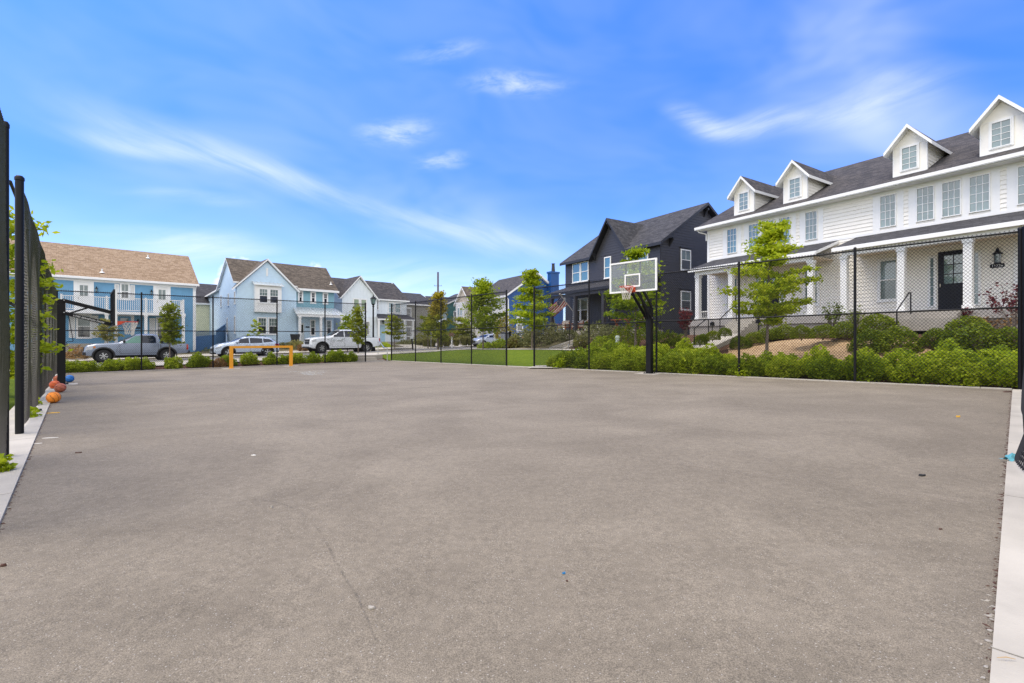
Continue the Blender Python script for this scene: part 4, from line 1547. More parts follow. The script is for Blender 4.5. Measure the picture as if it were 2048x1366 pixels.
# grey house right of the white one
def side_house(label, u_left, c, wdt, dep, zb, ze, za, m, sh, wins=(), front_gable=False):
    o = on_B(u_left, c)
    h = House('house', label, 'house', o, SB, zb)
    fr = h.frame('front')
    mb = MB()
    if front_gable:
        flat_wall(mb, fr, [(0, zb), (wdt, zb), (wdt, ze), (wdt / 2, za), (0, ze)])
        sd_ = [(0.12, zb), (dep, zb), (dep, ze), (0.12, ze)]
    else:
        flat_wall(mb, fr, [(0, zb), (wdt, zb), (wdt, ze), (0, ze)])
        sd_ = [(0.12, zb), (dep, zb), (dep, ze), (dep / 2, za), (0.12, ze)]
    flat_wall(mb, h.frame('left', 0), sd_)
    flat_wall(mb, h.frame('right', wdt), sd_)
    h.part('wall', mb, [m])
    mb = MB()
    k = (za - ze) / (dep / 2)
    if front_gable:
        k = (za - ze) / (wdt / 2)
        slope(mb, (-0.3, -0.3, ze - .3 * k + .2), (-0.3, dep, ze - .3 * k + .2), (wdt / 2, dep, za + .2), (wdt / 2, -0.3, za + .2), 0.2)
        slope(mb, (wdt + .3, dep, ze - .3 * k + .2), (wdt + .3, -0.3, ze - .3 * k + .2), (wdt / 2, -0.3, za + .2), (wdt / 2, dep, za + .2), 0.2)
    else:
        slope(mb, (-0.3, -0.3, ze - .3 * k + .2), (wdt + .3, -0.3, ze - .3 * k + .2), (wdt + .3, dep / 2, za + .2), (-0.3, dep / 2, za + .2), 0.2)
        slope(mb, (wdt + .3, dep + .3, ze - .3 * k + .2), (-0.3, dep + .3, ze - .3 * k + .2), (-0.3, dep / 2, za + .2), (wdt + .3, dep / 2, za + .2), 0.2)
    h.part('roof', mb, [sh, M_trim])
    for (a, b, z0, z1) in wins:
        window(h, fr, a, b, z0, z1, 1, 1, True, 0.1, G_dark)
    return h


side_house('stone grey house with low charcoal roof right of the white board house', 800, 62, 6.0, 9, 0.9, 6.6, 8.6, P_stone, SH_dark, ((1.0, 1.8, 4.5, 6.0), (1.0, 1.8, 1.8, 3.2)))
side_house('pale yellow house between the sky blue and pale blue houses', 368, 66, 9, 9, 0.4, 5.6, 8.2, P_yel, SH_dark, ((4.2, 5.0, 3.4, 4.8),))


# blue board fence between the two blue houses
def board_fence(name, label, p0, p1, z0, h0, h1, m):
    t = thing(name, label, 'fence', (p0[0], p0[1], z0), math.atan2(p1[1] - p0[1], p1[0] - p0[0]))
    L = math.hypot(p1[0] - p0[0], p1[1] - p0[1])
    mb = MB()
    n = int(L / 0.16)
    for k in range(n):
        h_ = h0 + (h1 - h0) * k / n
        mb.box((k * 0.16, -0.012, -0.4), (k * 0.16 + 0.152, 0.012, h_ - 0.45))
    for k in range(n * 2):
        h_ = h0 + (h1 - h0) * k / (2 * n)
        mb.box((k * 0.08, -0.01, h_ - 0.4), (k * 0.08 + 0.025, 0.01, h_ - 0.04))
    mb.build('boards', [m], t)
    mb = MB()
    mb.bar((0, 0, h0), (L, 0, h1), 0.09, 0.05)
    mb.bar((0, 0, h0 - 0.42), (L, 0, h1 - 0.42), 0.05, 0.06)
    mb.build('rails', [m], t)
    return t


f0, f1 = on_B(388, 51), on_B(432, 53)
board_fence('board_fence', 'steel blue board fence with slatted top beside the sky blue house', f0, f1, 0.2, 1.75, 1.95, paint('fence_blue', (0.07, 0.16, 0.30), 0.6))
f2 = Lb.o + Lb.dy * 4.0 - Lb.dx * 0.05
board_fence('board_fence', 'blue board fence stepping up to the pale blue house wall', f1, f2, 0.2, 1.95, 2.75, MATS['fence_blue'])
# ------------------------------------------------------------------ fences
def wires(mb, q0, q1, Hh, zf, pitch=0.076, rise=0.088, r=0.0028, disp=None, m=0, top=0.05):
    """chain link: two families of crossing wires between ground and rail"""
    d = q1 - q0
    L = float(np.linalg.norm(d))
    d = d / L
    nr = np.array([-d[1], d[0]])
    k = pitch / rise
    hh = Hh + top
    span_ = hh * k
    for fam in (1, -1):
        c = -span_ if fam > 0 else 0.0
        while c < (L if fam > 0 else L + span_):
            s0, s1, h0, h1 = c, c + fam * span_, 0.03, hh
            # clip to 0..L
            pts = []
            for (sa, ha, sb, hb) in ((s0, h0, s1, h1),):
                t0, t1 = 0.0, 1.0
                ds = sb - sa
                for lo in (0.0, L):
                    pass
                ta, tb = (0 - sa) / ds, (L - sa) / ds
                t0, t1 = max(0.0, min(ta, tb)), min(1.0, max(ta, tb))
                if t1 - t0 > 1e-3:
                    n = 1 if disp is None else max(1, int((t1 - t0) * hh / 0.25))
                    for i in range(n + 1):
                        t = t0 + (t1 - t0) * i / n
                        s_, h_ = sa + ds * t, ha + (hb - ha) * t
                        off = 0.004 * fam + (disp(s_, h_) if disp else 0)
                        x, y = q0 + d * s_ + nr * off
                        pts.append((x, y, zf(s_ / L) + h_))
            if len(pts) > 1:
                ring = []
                for (x, y, z) in pts:
                    for (a, b) in ((1, 0.6), (-1, 0.6), (0, -1.1)):
                        ring.append((x + d[0] * a * r * 0.9 + nr[0] * b * r, y + d[1] * a * r * 0.9 + nr[1] * b * r, z))
                fs = []
                for i in range(len(pts) - 1):
                    for j in range(3):
                        fs.append((i * 3 + j, i * 3 + (j + 1) % 3, i * 3 + 3 + (j + 1) % 3, i * 3 + 3 + j))
                mb.add(ring, fs, m)
            c += pitch


def fence(label, q0, q1, Hh, posts, disp=None, back=0.0, wr=0.0050, wm=None, slats=None, rails=(1.0, 0.52), r_line=0.034, r_end=0.043, ends=(True, True), group='chain link fence panels'):
    z0, z1 = court_z(*q0) + 0.02, court_z(*q1) + 0.02
    zf = lambda t: z0 + (z1 - z0) * t
    t = thing('chain_link_fence', label, 'fence', (q0[0], q0[1], z0), 0, group)
    sh_ = (-q0[0], -q0[1], -z0)
    d = q1 - q0
    L = float(np.linalg.norm(d))
    for i, s_ in enumerate(posts):
        p = q0 + d * (s_ / L) + (nL * back if 0 < i < len(posts) - 1 else 0)
        z = zf(s_ / L)
        end = (i == 0 and ends[0]) or (i == len(posts) - 1 and ends[1])
        r = r_end if end else r_line
        mb = MB()
        mb.lathe([(r, -0.3), (r, Hh + 0.03), (r * 1.15, Hh + 0.035), (r * 1.15, Hh + 0.075), (r * 0.7, Hh + 0.1), (0.0, Hh + 0.105)], 14, c=(p[0], p[1], z))
        mb.build('post', [M_black], t, smooth=40, shift=sh_)
    for k, fr_ in enumerate(rails):
        mb = MB()
        bk = nL * back
        mb.tube([(q0[0] + bk[0], q0[1] + bk[1], z0 + Hh * fr_), (q1[0] + bk[0], q1[1] + bk[1], z1 + Hh * fr_)], 0.021, 8)
        mb.build('rail', [M_black], t, smooth=50, shift=sh_)
    mb = MB()
    wires(mb, q0, q1, Hh, zf, disp=disp, r=wr)
    mb.build('mesh', [wm or M_wire], t, shift=sh_)
    if slats:
        mb = MB()
        nr = np.array([-d[1], d[0]]) / L
        s_ = 0.06
        while s_ < L - 0.05:
            w_ = 0.062
            p = q0 + d * (s_ / L) + nr * (0.0 + (disp(s_, 1.8) if disp else 0))
            q = q0 + d * ((s_ + w_) / L) + nr * (0.0 + (disp(s_ + w_, 1.8) if disp else 0))
            z = zf(s_ / L)
            tp = Hh - 0.03 - 0.06 * rng.random()
            mb.add([(p[0] + nr[0] * .002, p[1] + nr[1] * .002, z + 0.06), (q[0] + nr[0] * .002, q[1] + nr[1] * .002, z + 0.06), (q[0] + nr[0] * .002, q[1] + nr[1] * .002, z + tp), (p[0] + nr[0] * .002, p[1] + nr[1] * .002, z + tp),
                    (p[0] - nr[0] * .002, p[1] - nr[1] * .002, z + 0.06), (q[0] - nr[0] * .002, q[1] - nr[1] * .002, z + 0.06), (q[0] - nr[0] * .002, q[1] - nr[1] * .002, z + tp), (p[0] - nr[0] * .002, p[1] - nr[1] * .002, z + tp)],
                   [(0, 1, 2, 3), (7, 6, 5, 4), (0, 4, 5, 1), (1, 5, 6, 2), (2, 6, 7, 3), (3, 7, 4, 0)])
            s_ += slats
        mb.build('privacy_slats', [M_slat], t, shift=sh_)
    return t


m, n, bs = mat('slat_plastic')
g_ = n.new('ShaderNodeNewGeometry')
tc = n.new('ShaderNodeTexCoord').outputs['Object']
wv = n.noise(n.new('ShaderNodeMapping', inp={0: tc, 3: (0.9, 0.9, 0.05)}).outputs[0], 1.6, 2)
n.l.new(n.ramp(n.math('ADD', n.math('MULTIPLY', g_.outputs['Random Per Island'], 0.5), n.math('MULTIPLY', wv, 0.5)), [(0.15, (0.06, 0.055, 0.056)), (0.55, (0.115, 0.105, 0.106)), (0.9, (0.19, 0.178, 0.176))]), bs.inputs['Base Color'])
bs.inputs['Roughness'].default_value = 0.55
M_slat = m


def along(q0, d, us):
    """distances along a line q0 + s*d at which it crosses the photo columns us"""
    out = []
    for u in us:
        k = (u - U0) / F
        out.append(float((k * q0[1] - q0[0]) / (d[0] - k * d[1])))
    return out


HF = 3.58
# back edge
qb = PC + nA * 0.12
sb = along(qb, eL, [731, 650, 554, 426, 283, 153])
fence('black chain link fence behind the yellow goal', qb + eL * sb[0], qb + eL * (sb[-1] + 0.9), HF, [0] + [x - sb[0] for x in sb[1:-1]] + [sb[-1] + 0.9 - sb[0]])
# beside the lawn
qr = PC + nB * 0.1
sl_ = along(qr, eR, [783, 831, 882, 943, 1013])
fence('black chain link fence along the green lawn', qr + eR * sl_[0], qr + eR * sl_[-1], HF, [x - sl_[0] for x in sl_])
sr_ = along(qr, eR, [1068.5, 1178, 1313, 1478, 1710, 2041])
fence('black chain link fence in front of the shrub bank and white townhouse', qr + eR * sr_[0], qr + eR * sr_[-1], HF, [x - sr_[0] for x in sr_])
# left side with slats, then a gap, then the near piece
pL1 = court_hit(39, 870)[:2]
offL = float(np.dot(pL1 - PBL, nL))
qL = PBL + nL * offL
sL1 = float(np.dot(pL1 - PBL, dLf))
sag = lambda s_, h_: 0.035 * math.sin(s_ * 2.3 + 0.5 * math.sin(s_ * 0.7)) * math.exp(-((h_ - 1.6) / 1.6) ** 2)
fence('tall grey chain link fence along the kerb behind the basketballs', qL + dLf * 0.1, qL + dLf * sL1, 3.5, list(np.linspace(0, sL1 - 0.1, 8)), sag, 0.09, 0.0030, M_wire2, None, r_line=0.03, r_end=0.046)
pL2 = court_hit(17, 914)[:2]
sL2 = float(np.dot(pL2 - PBL, dLf))
fence('near chain link panel whose mesh overhangs its thin end post', qL + dLf * sL2, qL + dLf * (sL2 + 3.0), 3.62, [0.05, 2.95],
      lambda s_, h_: 0.03 * math.exp(-((h_ - 1.2) / 0.9) ** 2), 0.07, 0.0032, M_wire2, None, r_line=0.03, r_end=0.03)
# near right side
qn = PR + nR * 0.2
bulge = lambda s_, h_: -0.14 * math.exp(-((s_ - 9.0) / 0.8) ** 2) * math.exp(-(h_ / 0.32) ** 2) - 0.07 * math.exp(-((s_ - 7.3) / 1.0) ** 2) * math.exp(-((h_ - 0.3) / 0.6) ** 2)
fence('near chain link fence with its loose mesh bulging over the kerb', qn, qn + dRf * 11.2, HF, [0, 3.1, 6.2], lambda s_, h_: bulge(s_, h_) - 0.08 * math.exp(-((s_ - 4.4) / 2.0) ** 2) * math.exp(-(h_ / 0.9) ** 2), r_line=0.034, r_end=0.05, ends=(True, False))

# ------------------------------------------------------------------ basketball hoops
m, n, bs = mat('backboard_glass')
tr = n.new('ShaderNodeBsdfTransparent', inp={0: (0.93, 0.96, 0.96, 1)})
bs.inputs['Base Color'].default_value = (0.75, 0.8, 0.82, 1)
bs.inputs['Roughness'].default_value = 0.03
mx = n.new('ShaderNodeMixShader', inp={0: 0.13, 1: tr.outputs[0], 2: bs.outputs[0]})
n.l.new(mx.outputs[0], m.node_tree.nodes['Material Output'].inputs[0])
M_board = m
M_rim = paint('rim_orange', (0.62, 0.055, 0.012), 0.4, 0.08)
M_net = paint('net_cord', (0.66, 0.62, 0.55), 0.85, 0.1)


def hoop(label, base, d_in, pole_h, rim_z, reach, board_h, text, blunt):
    """x towards the court, z up, origin at the foot of the pole"""
    t = thing('basketball_hoop', label, 'hoop', (base[0], base[1], base[2]), math.atan2(d_in[1], d_in[0]), 'basketball hoops')
    b2 = 0.095
    mb = MB()
    mb.box((-b2, -b2, -0.02), (b2, b2, pole_h))
    mb.box((-0.16, -0.16, -0.02), (0.16, 0.16, 0.02))
    for (x, y) in ((-.13, -.13), (.13, -.13), (.13, .13), (-.13, .13)):
        mb.lathe([(0.018, 0.02), (0.018, 0.045), (0, 0.05)], 8, c=(x, y, 0))
    mb.build('pole', [M_black], t)
    zl, zu = rim_z - 0.10, rim_z + 0.30
    pl, pu = pole_h - 0.42, pole_h - 0.03
    for nm, za_, zb_ in (('upper_arm', pu, zu), ('lower_arm', pl, zl)):
        for sy in ((-1,) if blunt else (-1, 1)):
            mb = MB()
            if blunt:
                mb.bar((0.02, 0, za_), (reach - 0.09, 0, zb_), 2 * (b2 + 0.04), 0.10)
            mb.bar((0.02, sy * (b2 + 0.022), za_), (reach - 0.09, sy * (b2 + 0.022), zb_), 0.04, 0.105)
            mb.lathe([(0.0, -0.022), (0.016, -0.02), (0.016, 0.02), (0.0, 0.022)], 8, m=1, axis='y', c=(0.06, sy * (b2 + 0.04), za_))
            o = mb.build(nm, [M_black, M_silver], t)
            if text and nm == 'lower_arm' and sy < 0:
                me = text_mesh(text, 0.075, 0.001, 0.25)
                me.materials.append(M_white)
                to = link('arm_lettering', me, o, (0.34 + 0.30, -b2 - 0.0445, pl + (zl - pl) * 0.55))
                to.rotation_euler = (R(90), math.atan2(pl - zl, reach - 0.1), 0)
    mb = MB()
    mb.bar((0.16, 0, pl - 0.03), (0.16 + 0.42 * reach, 0, pu + (zu - pu) * 0.5), 0.05)
    mb.build('strut', [M_black], t)
    mb = MB()
    mb.tube([(0.16, 0, pl - 0.05), (0.27, 0.02, pl - 0.9), (0.25, 0, pl - 0.92), (0.12, -0.06, pl - 0.93), (0.13, -0.06, pl - 1.08)], 0.011, 6)
    mb.build('crank', [M_black], t)
    x0 = reach
    zb0, zt0 = rim_z - 0.15, rim_z - 0.15 + board_h
    W2 = 0.915
    mb = MB()
    mb.box((x0, -W2 + 0.03, zb0 + 0.03), (x0 + 0.012, W2 - 0.03, zt0 - 0.03))
    bd = mb.build('backboard', [M_board], t)
    mb = MB()
    fr_ = 0.055
    for (y0, y1, z0, z1) in ((-W2, W2, zb0, zb0 + fr_), (-W2, W2, zt0 - fr_, zt0), (-W2, -W2 + fr_, zb0 + fr_, zt0 - fr_), (W2 - fr_, W2, zb0 + fr_, zt0 - fr_)):
        mb.box((x0 - 0.03, y0, z0), (x0 + 0.02, y1, z1), 0)
        mb.box((x0 - 0.075, y0 + 0.001, z0 + 0.001), (x0 - 0.03, y1 - 0.001, z1 - 0.001), 1)
    for (y0, y1, z0, z1) in ((-0.305, 0.305, rim_z + 0.02, rim_z + 0.07), (-0.305, 0.305, rim_z + 0.42, rim_z + 0.47), (-0.305, -0.255, rim_z + 0.07, rim_z + 0.42), (0.255, 0.305, rim_z + 0.07, rim_z + 0.42)):
        mb.box((x0 + 0.012, y0, z0), (x0 + 0.016, y1, z1), 0)
    for y in (-0.28, 0.28):
        mb.box((x0 - 0.07, y - 0.02, zb0 + 0.02), (x0 - 0.012, y + 0.02, zt0 - 0.02), 1)
    mb.box((x0 - 0.075, -0.3, rim_z - 0.12), (x0 - 0.03, 0.3, rim_z + 0.0), 1)
    mb.build('board_frame', [M_white, M_black], bd)
    rc = x0 + 0.16 + 0.229
    mb = MB()
    ring = [(rc + 0.229 * math.cos(a), 0.229 * math.sin(a), rim_z) for a in np.linspace(0, 2 * math.pi, 33)]
    mb.tube(ring, 0.011, 8, cap=False)
    mb.box((x0 + 0.02, -0.08, rim_z - 0.1), (x0 + 0.17, 0.08, rim_z + 0.015))
    mb.prism([(x0 + 0.02, -0.13, rim_z - 0.16), (x0 + 0.03, -0.13, rim_z + 0.02), (x0 + 0.3, -0.13, rim_z - 0.01)], (0, 0.26, 0))
    rm = mb.build('rim', [M_rim], t, smooth=40)
    mb = MB()
    nn = 12
    lv = [(0.225, 0), (0.205, -0.08), (0.172, -0.16), (0.145, -0.24), (0.128, -0.32), (0.122, -0.42)]
    for k in range(nn):
        for sg in (1, -1):
            pts = []
            for i, (r_, dz) in enumerate(lv):
                a = 2 * math.pi * (k + sg * 0.5 * (i % 2)) / nn
                pts.append((rc + r_ * math.cos(a), r_ * math.sin(a), rim_z - 0.01 + dz))
            mb.tube(pts, 0.0055, 4, cap=False)
    mb.build('net', [M_net], rm)
    return t


bR = court_hit(1299, 747)
hoop('raised basketball hoop with clear backboard in front of the charcoal house', bR, -nB, 2.42, 3.05 - bR[2], 1.15, 1.07, 'GAME SCRIMMAGE READY', False)
bL = court_hit(123, 769)
hoop('lowered basketball hoop seen edge on beside the basketballs', bL, -nL, 2.70, 1.87 - bL[2], 1.29, 1.16, 'LORE SEANDON MADE', True)
for (b_, dirn) in ((bR, eR), (bL, dLf)):
    mb = MB()
    a_, c_ = b_[:2] - dirn * 0.4, b_[:2] + dirn * 0.4
    nn_ = np.array([-dirn[1], dirn[0]])
    mb.prism([(q[0], q[1], court_z(*q) + 0.004) for q in (a_ - nn_ * .38, c_ - nn_ * .38, c_ + nn_ * .38, a_ + nn_ * .38)], (0, 0, -0.1))
    struct(mb.build('hoop_footing', [M_conc]))

# ------------------------------------------------------------------ yellow goal
M_goal = paint('goal_yellow', (0.66, 0.28, 0.008), 0.45, 0.06)
gA, gB = court_hit(462.5, 737), court_hit(582, 732)
dg_ = (gB - gA)[:2]
Lg = float(np.linalg.norm(dg_))
t = thing('goal', 'small yellow goal frame standing before the back fence', 'goal', tuple(gA), math.atan2(dg_[1], dg_[0]))
for x in (0, Lg):
    mb = MB()
    mb.box((x - 0.075, -0.06, 0), (x + 0.075, 0.06, 1.07))
    mb.box((x - 0.12, -0.12, 0.0), (x + 0.12, 0.12, 0.012))
    mb.build('goal_post', [M_goal], t)
mb = MB()
mb.box((-0.075, -0.058, 1.0), (Lg + 0.075, 0.058, 1.115))
mb.build('crossbar', [M_goal], t)
for gp_ in (gA, gB):
    mb = MB()
    d2 = dg_ / Lg
    n2 = np.array([-d2[1], d2[0]])
    p = gp_[:2]
    mb.prism([(q[0], q[1], court_z(*q) + 0.004) for q in (p - d2 * .38 - n2 * .25, p + d2 * .38 - n2 * .25, p + d2 * .38 + n2 * .25, p - d2 * .38 + n2 * .25)], (0, 0, -0.1))
    struct(mb.build('goal_footing', [M_conc]))

# ------------------------------------------------------------------ balls


def ball(label, u, v, col, r=0.121, rot=(0.3, 0.2, 0.4), dark=(0.03, 0.02, 0.02), cat='basketball', name='basketball'):
    p = court_hit(u, v)
    t_ = MB()
    N1, N2 = 20, 32
    for i in range(N1 + 1):
        a = math.pi * i / N1
        for k in range(N2):
            b = 2 * math.pi * k / N2
            t_.v.append((r * math.sin(a) * math.cos(b), r * math.sin(a) * math.sin(b), r * math.cos(a)))
    for i in range(N1):
        for k in range(N2):
            t_.f.append((i * N2 + k, i * N2 + (k + 1) % N2, (i + 1) * N2 + (k + 1) % N2, (i + 1) * N2 + k))
            t_.m.append(0)
    o = t_.build(name, [paint('ball_%d' % int(u), col, 0.6, 0.12, scale=20, bump=0.35, bscale=420)], smooth=180)
    o.location = (p[0], p[1], p[2] + r)
    o.rotation_euler = rot
    tag(o, label, cat, 'balls left beside the hoop')
    sm_ = MB()
    for kind in range(4):
        pts = []
        for q in np.linspace(0, 2 * math.pi, 41):
            if kind == 0:
                pp = Vector((math.cos(q), math.sin(q), 0))
            elif kind == 1:
                pp = Vector((math.cos(q), 0, math.sin(q)))
            else:
                sg = 1 if kind == 2 else -1
                pp = Vector((0.42 * math.sin(q), sg * (0.55 + 0.28 * math.cos(2 * q)), 0.75 * math.cos(q))).normalized()
            pts.append(pp * (r + 0.0002))
        sm_.tube(pts, 0.0032, 5, cap=False)
    sm_.build('seam', [paint('ball_seam', dark, 0.7)], o)
    return o


ball('bright orange basketball nearest on the asphalt by the kerb', 107, 806, (0.80, 0.24, 0.018), rot=(0.5, 0.9, 0.3))
ball('dusty dark red basketball touching the foot of the pole', 120.5, 784.5, (0.44, 0.12, 0.065), rot=(0.1, 0.5, 1.0))
ball('plain red orange ball half hidden behind the dark red basketball', 109.5, 778, (0.66, 0.12, 0.03), rot=(1.0, 0.2, 0.0))
ball('brown basketball peeping out behind the hoop pole', 116, 765, (0.42, 0.11, 0.05), rot=(0.4, 1.4, 0.2))
ball('bright blue basketball right of the hoop pole', 139, 764.5, (0.015, 0.16, 0.52), rot=(0.9, 0.5, 0.7), dark=(0.35, 0.5, 0.65))

# ------------------------------------------------------------------ vehicles


def interp(pl, x):
    if x <= pl[0][0]:
        return pl[0][1]
    for (a, b), (c, d) in zip(pl, pl[1:]):
        if x <= c:
            return b + (d - b) * (x - a) / (c - a)
    return pl[-1][1]


def carpaint(name, col, flake=0.3):
    return paint(name, col, 0.38, 0.03, flake, 0.8)


class Car:
    def __init__(s, name, label, cat, sp, group=None):
        s.sp = sp
        s.root = thing(name, label, cat, group=group)
        s.body()

    def hb(s, x):
        return interp(s.sp['hw'], x)

    def ht(s, x):
        return interp(s.sp['hwt'], x)

    def sy(s, x, z):
        zb, zt = interp(s.sp['belt'], x), interp(s.sp['top'], x)
        if z <= zb:
            zs_ = interp(s.sp['sill'], x)
            f = max(0, min(1, (z - zs_) / max(0.05, zb - zs_)))
            return s.hb(x) * (0.955 + 0.05 * math.sin(math.pi * (0.15 + 0.75 * f)))
        f = min(1.0, (z - zb) / max(0.02, zt - zb))
        return s.hb(x) * 0.975 + (s.ht(x) - s.hb(x) * 0.975) * f

    def body(s):
        sp = s.sp
        x0, x1 = sp['top'][0][0], sp['top'][-1][0]
        xs_ = sorted(set([round(v, 3) for v in np.arange(x0, x1 + .001, 0.05)] + [p[0] for p in sp['top']] + [p[0] for p in sp['belt']]))
        mb = MB()
        rings = []
        nr = 0
        for x in xs_:
            zb = interp(sp['sill'], x)
            for xw in sp['wx']:
                if abs(x - xw) < sp['ra']:
                    zb = max(zb, sp['rw'] + math.sqrt(sp['ra'] ** 2 - (x - xw) ** 2))
            zbelt, zt = interp(sp['belt'], x), interp(sp['top'], x)
            zb = min(zb, zbelt - 0.1)
            half = [(0.0, zb)]
            for f in (0.0, 0.12, 0.3, 0.5, 0.7, 0.9, 1.0):
                z = zb + (zbelt - zb) * f
                half.append((s.sy(x, z), z))
            for f in (0.35, 0.7, 0.93):
                z = zbelt + (zt - zbelt) * f
                half.append((s.sy(x, z), z))
            half.append((s.ht(x) * 0.9, zt))
            half.append((s.ht(x) * 0.5, zt + 0.012))
            half.append((0.0, zt + 0.018))
            ring = [(x, y, z) for y, z in half] + [(x, -y, z) for y, z in half[-2:0:-1]]
            nr = len(ring)
            rings.append(ring)
        mb.v = [p for r_ in rings for p in r_]
        for i in range(len(rings) - 1):
            for k in range(nr):
                mb.f.append((i * nr + k, i * nr + (k + 1) % nr, (i + 1) * nr + (k + 1) % nr, (i + 1) * nr + k))
                mb.m.append(1 if k in (0, nr - 1) else 0)
        mb.f.append(tuple(range(nr - 1, -1, -1)))
        mb.f.append(tuple((len(rings) - 1) * nr + k for k in range(nr)))
        mb.m += [0, 0]
        if 'bed' in sp:
            pass
        s.bodyo = mb.build('body', [sp['paint'], M_seam], s.root, smooth=38)
        # wheels
        for xw in sp['wx']:
            for sg in (1, -1):
                s.wheel(xw, sg)
        # arch trims
        if sp.get('arch'):
            for xw in sp['wx']:
                for sg in (1, -1):
                    mb = MB()
                    N_ = 20
                    pts = []
                    for k in range(N_ + 1):
                        a = R(-8) + R(196) * k / N_
                        r0, r1 = sp['ra'] - 0.005, sp['ra'] + sp['arch']
                        for rr in (r0, r1):
                            x, z = xw + rr * math.cos(a), sp['rw'] + rr * math.sin(a)
                            pts.append((x, sg * (s.sy(x, z) + 0.022), max(z, 0.22)))
                        x, z = xw + r1 * math.cos(a), sp['rw'] + r1 * math.sin(a)
                        pts.append((x, sg * (s.sy(x, z) - 0.01), max(z, 0.22)))
                    fs = []
                    for k in range(N_):
                        for j in (0, 1):
                            fs.append((k * 3 + j, k * 3 + j + 1, k * 3 + 4 + j, k * 3 + 3 + j))
                    mb.add(pts, fs)
                    mb.build('wheel_arch', [M_trimblk], s.root, smooth=40)
            # sill trim
        # dark inner arch and underbody
        mb = MB()
        for xw in sp['wx']:
            for sg in (1, -1):
                mb.lathe([(sp['ra'] + 0.01, -0.12), (0.05, -0.12)], 20, axis='y', c=(xw, sg * (s.hb(xw) - 0.26), sp['rw']))
        mb.box((sp['wx'][1] - 0.3, -0.6, 0.24), (sp['wx'][0] + 0.3, 0.6, 0.45))
        mb.build('underbody', [M_seam], s.root)

    def wheel(s, xw, sg):
        sp = s.sp
        r, w_ = sp['rw'], sp.get('tw', 0.24)
        y0 = s.hb(xw) - w_ * 0.5 - 0.02
        mb = MB()
        rr = r * sp.get('rim', 0.66)
        mb.lathe([(rr, -w_ / 2 + 0.01), (r * 0.93, -w_ / 2), (r, -w_ / 2 + 0.035), (r, w_ / 2 - 0.035), (r * 0.93, w_ / 2), (rr, w_ / 2 - 0.01)], 32, axis='y')
        o = mb.build('wheel', [M_tyre], s.root, (xw, sg * y0, r), smooth=35)
        mb = MB()
        mb.lathe([(rr, -w_ / 2 + 0.01), (rr, w_ / 2 - 0.012), (rr * 0.93, w_ / 2 - 0.016), (rr * 0.9, w_ / 2 - 0.05), (0.0, w_ / 2 - 0.07)], 28, axis='y', m=1)
        ns = sp.get('spokes', 5)
        yf = w_ / 2 - 0.035
        for k in range(ns):
            a = 2 * math.pi * k / ns + 0.3
            ca, sa = math.cos(a), math.sin(a)
            for dl in (-0.13, 0.13):
                b = a + dl
                mb.bar((0.05 * ca, yf + 0.006, 0.05 * sa), (rr * 0.92 * math.cos(b), yf, rr * 0.92 * math.sin(b)), 0.035, 0.03, 0, up=(0, 1, 0))
        mb.lathe([(rr * 0.99, yf - 0.02), (rr * 0.99, yf + 0.022), (rr * 0.9, yf + 0.012)], 28, axis='y', m=0)
        mb.lathe([(0.07, yf - 0.02), (0.065, yf + 0.02), (0.0, yf + 0.025)], 14, axis='y', m=0)
        if sg < 0:
            mb.v = [(a, -b, c) for a, b, c in mb.v]
        mb.build('rim', [sp.get('rimm', M_silver), M_trimblk], o, smooth=35)

    def patch(s, name, poly, m, off=0.012, sides=(1, -1), n=6, parent=None):
        """flat polygon in (x, z) pressed on to the flank"""
        out = []
        for sg in sides:
            mb = MB()
            # subdivide edges, fan by strips between consecutive x
            xs_ = sorted(set(p[0] for p in poly))
            xs2 = []
            for a, b in zip(xs_, xs_[1:]):
                for k in range(n):
                    xs2.append(a + (b - a) * k / n)
            xs2.append(xs_[-1])
            sw = [(z, x) for x, z in poly]
            prev = None
            for i, x in enumerate(xs2):
                xe = min(max(x, xs_[0] + 1e-4), xs_[-1] - 1e-4)
                sp_ = span(sw, xe)
                if sp_ is None:
                    continue
                col = []
                for k in range(6):
                    z = sp_[0] + (sp_[1] - sp_[0]) * k / 5
                    col.append((x, sg * (s.sy(x, z) + off), z))
                base = len(mb.v)
                mb.v.extend(col)
                if prev is not None:
                    for k in range(5):
                        mb.f.append((prev + k, base + k, base + k + 1, prev + k + 1))
                        mb.m.append(0)
                prev = base
            out.append(mb.build(name, [m], parent or s.root, smooth=40))
        return out

    def seam(s, pts, wd=0.014, off=0.005, sides=(1, -1), name='panel_gap', m=None):
        for sg in sides:
            mb = MB()
            for (a, b), (c, d) in zip(pts, pts[1:]):
                n = 4
                for k in range(n):
                    p = [(a + (c - a) * (k + j) / n, b + (d - b) * (k + j) / n) for j in (0, 1)]
                    mb.bar((p[0][0], sg * (s.sy(*p[0]) + off - 0.004), p[0][1]), (p[1][0], sg * (s.sy(*p[1]) + off - 0.004), p[1][1]), 0.008, wd, up=(1, 0, 0.01) if abs(c - a) < abs(d - b) else (0, 0, 1))
            mb.build(name, [m or M_seam], s.root)

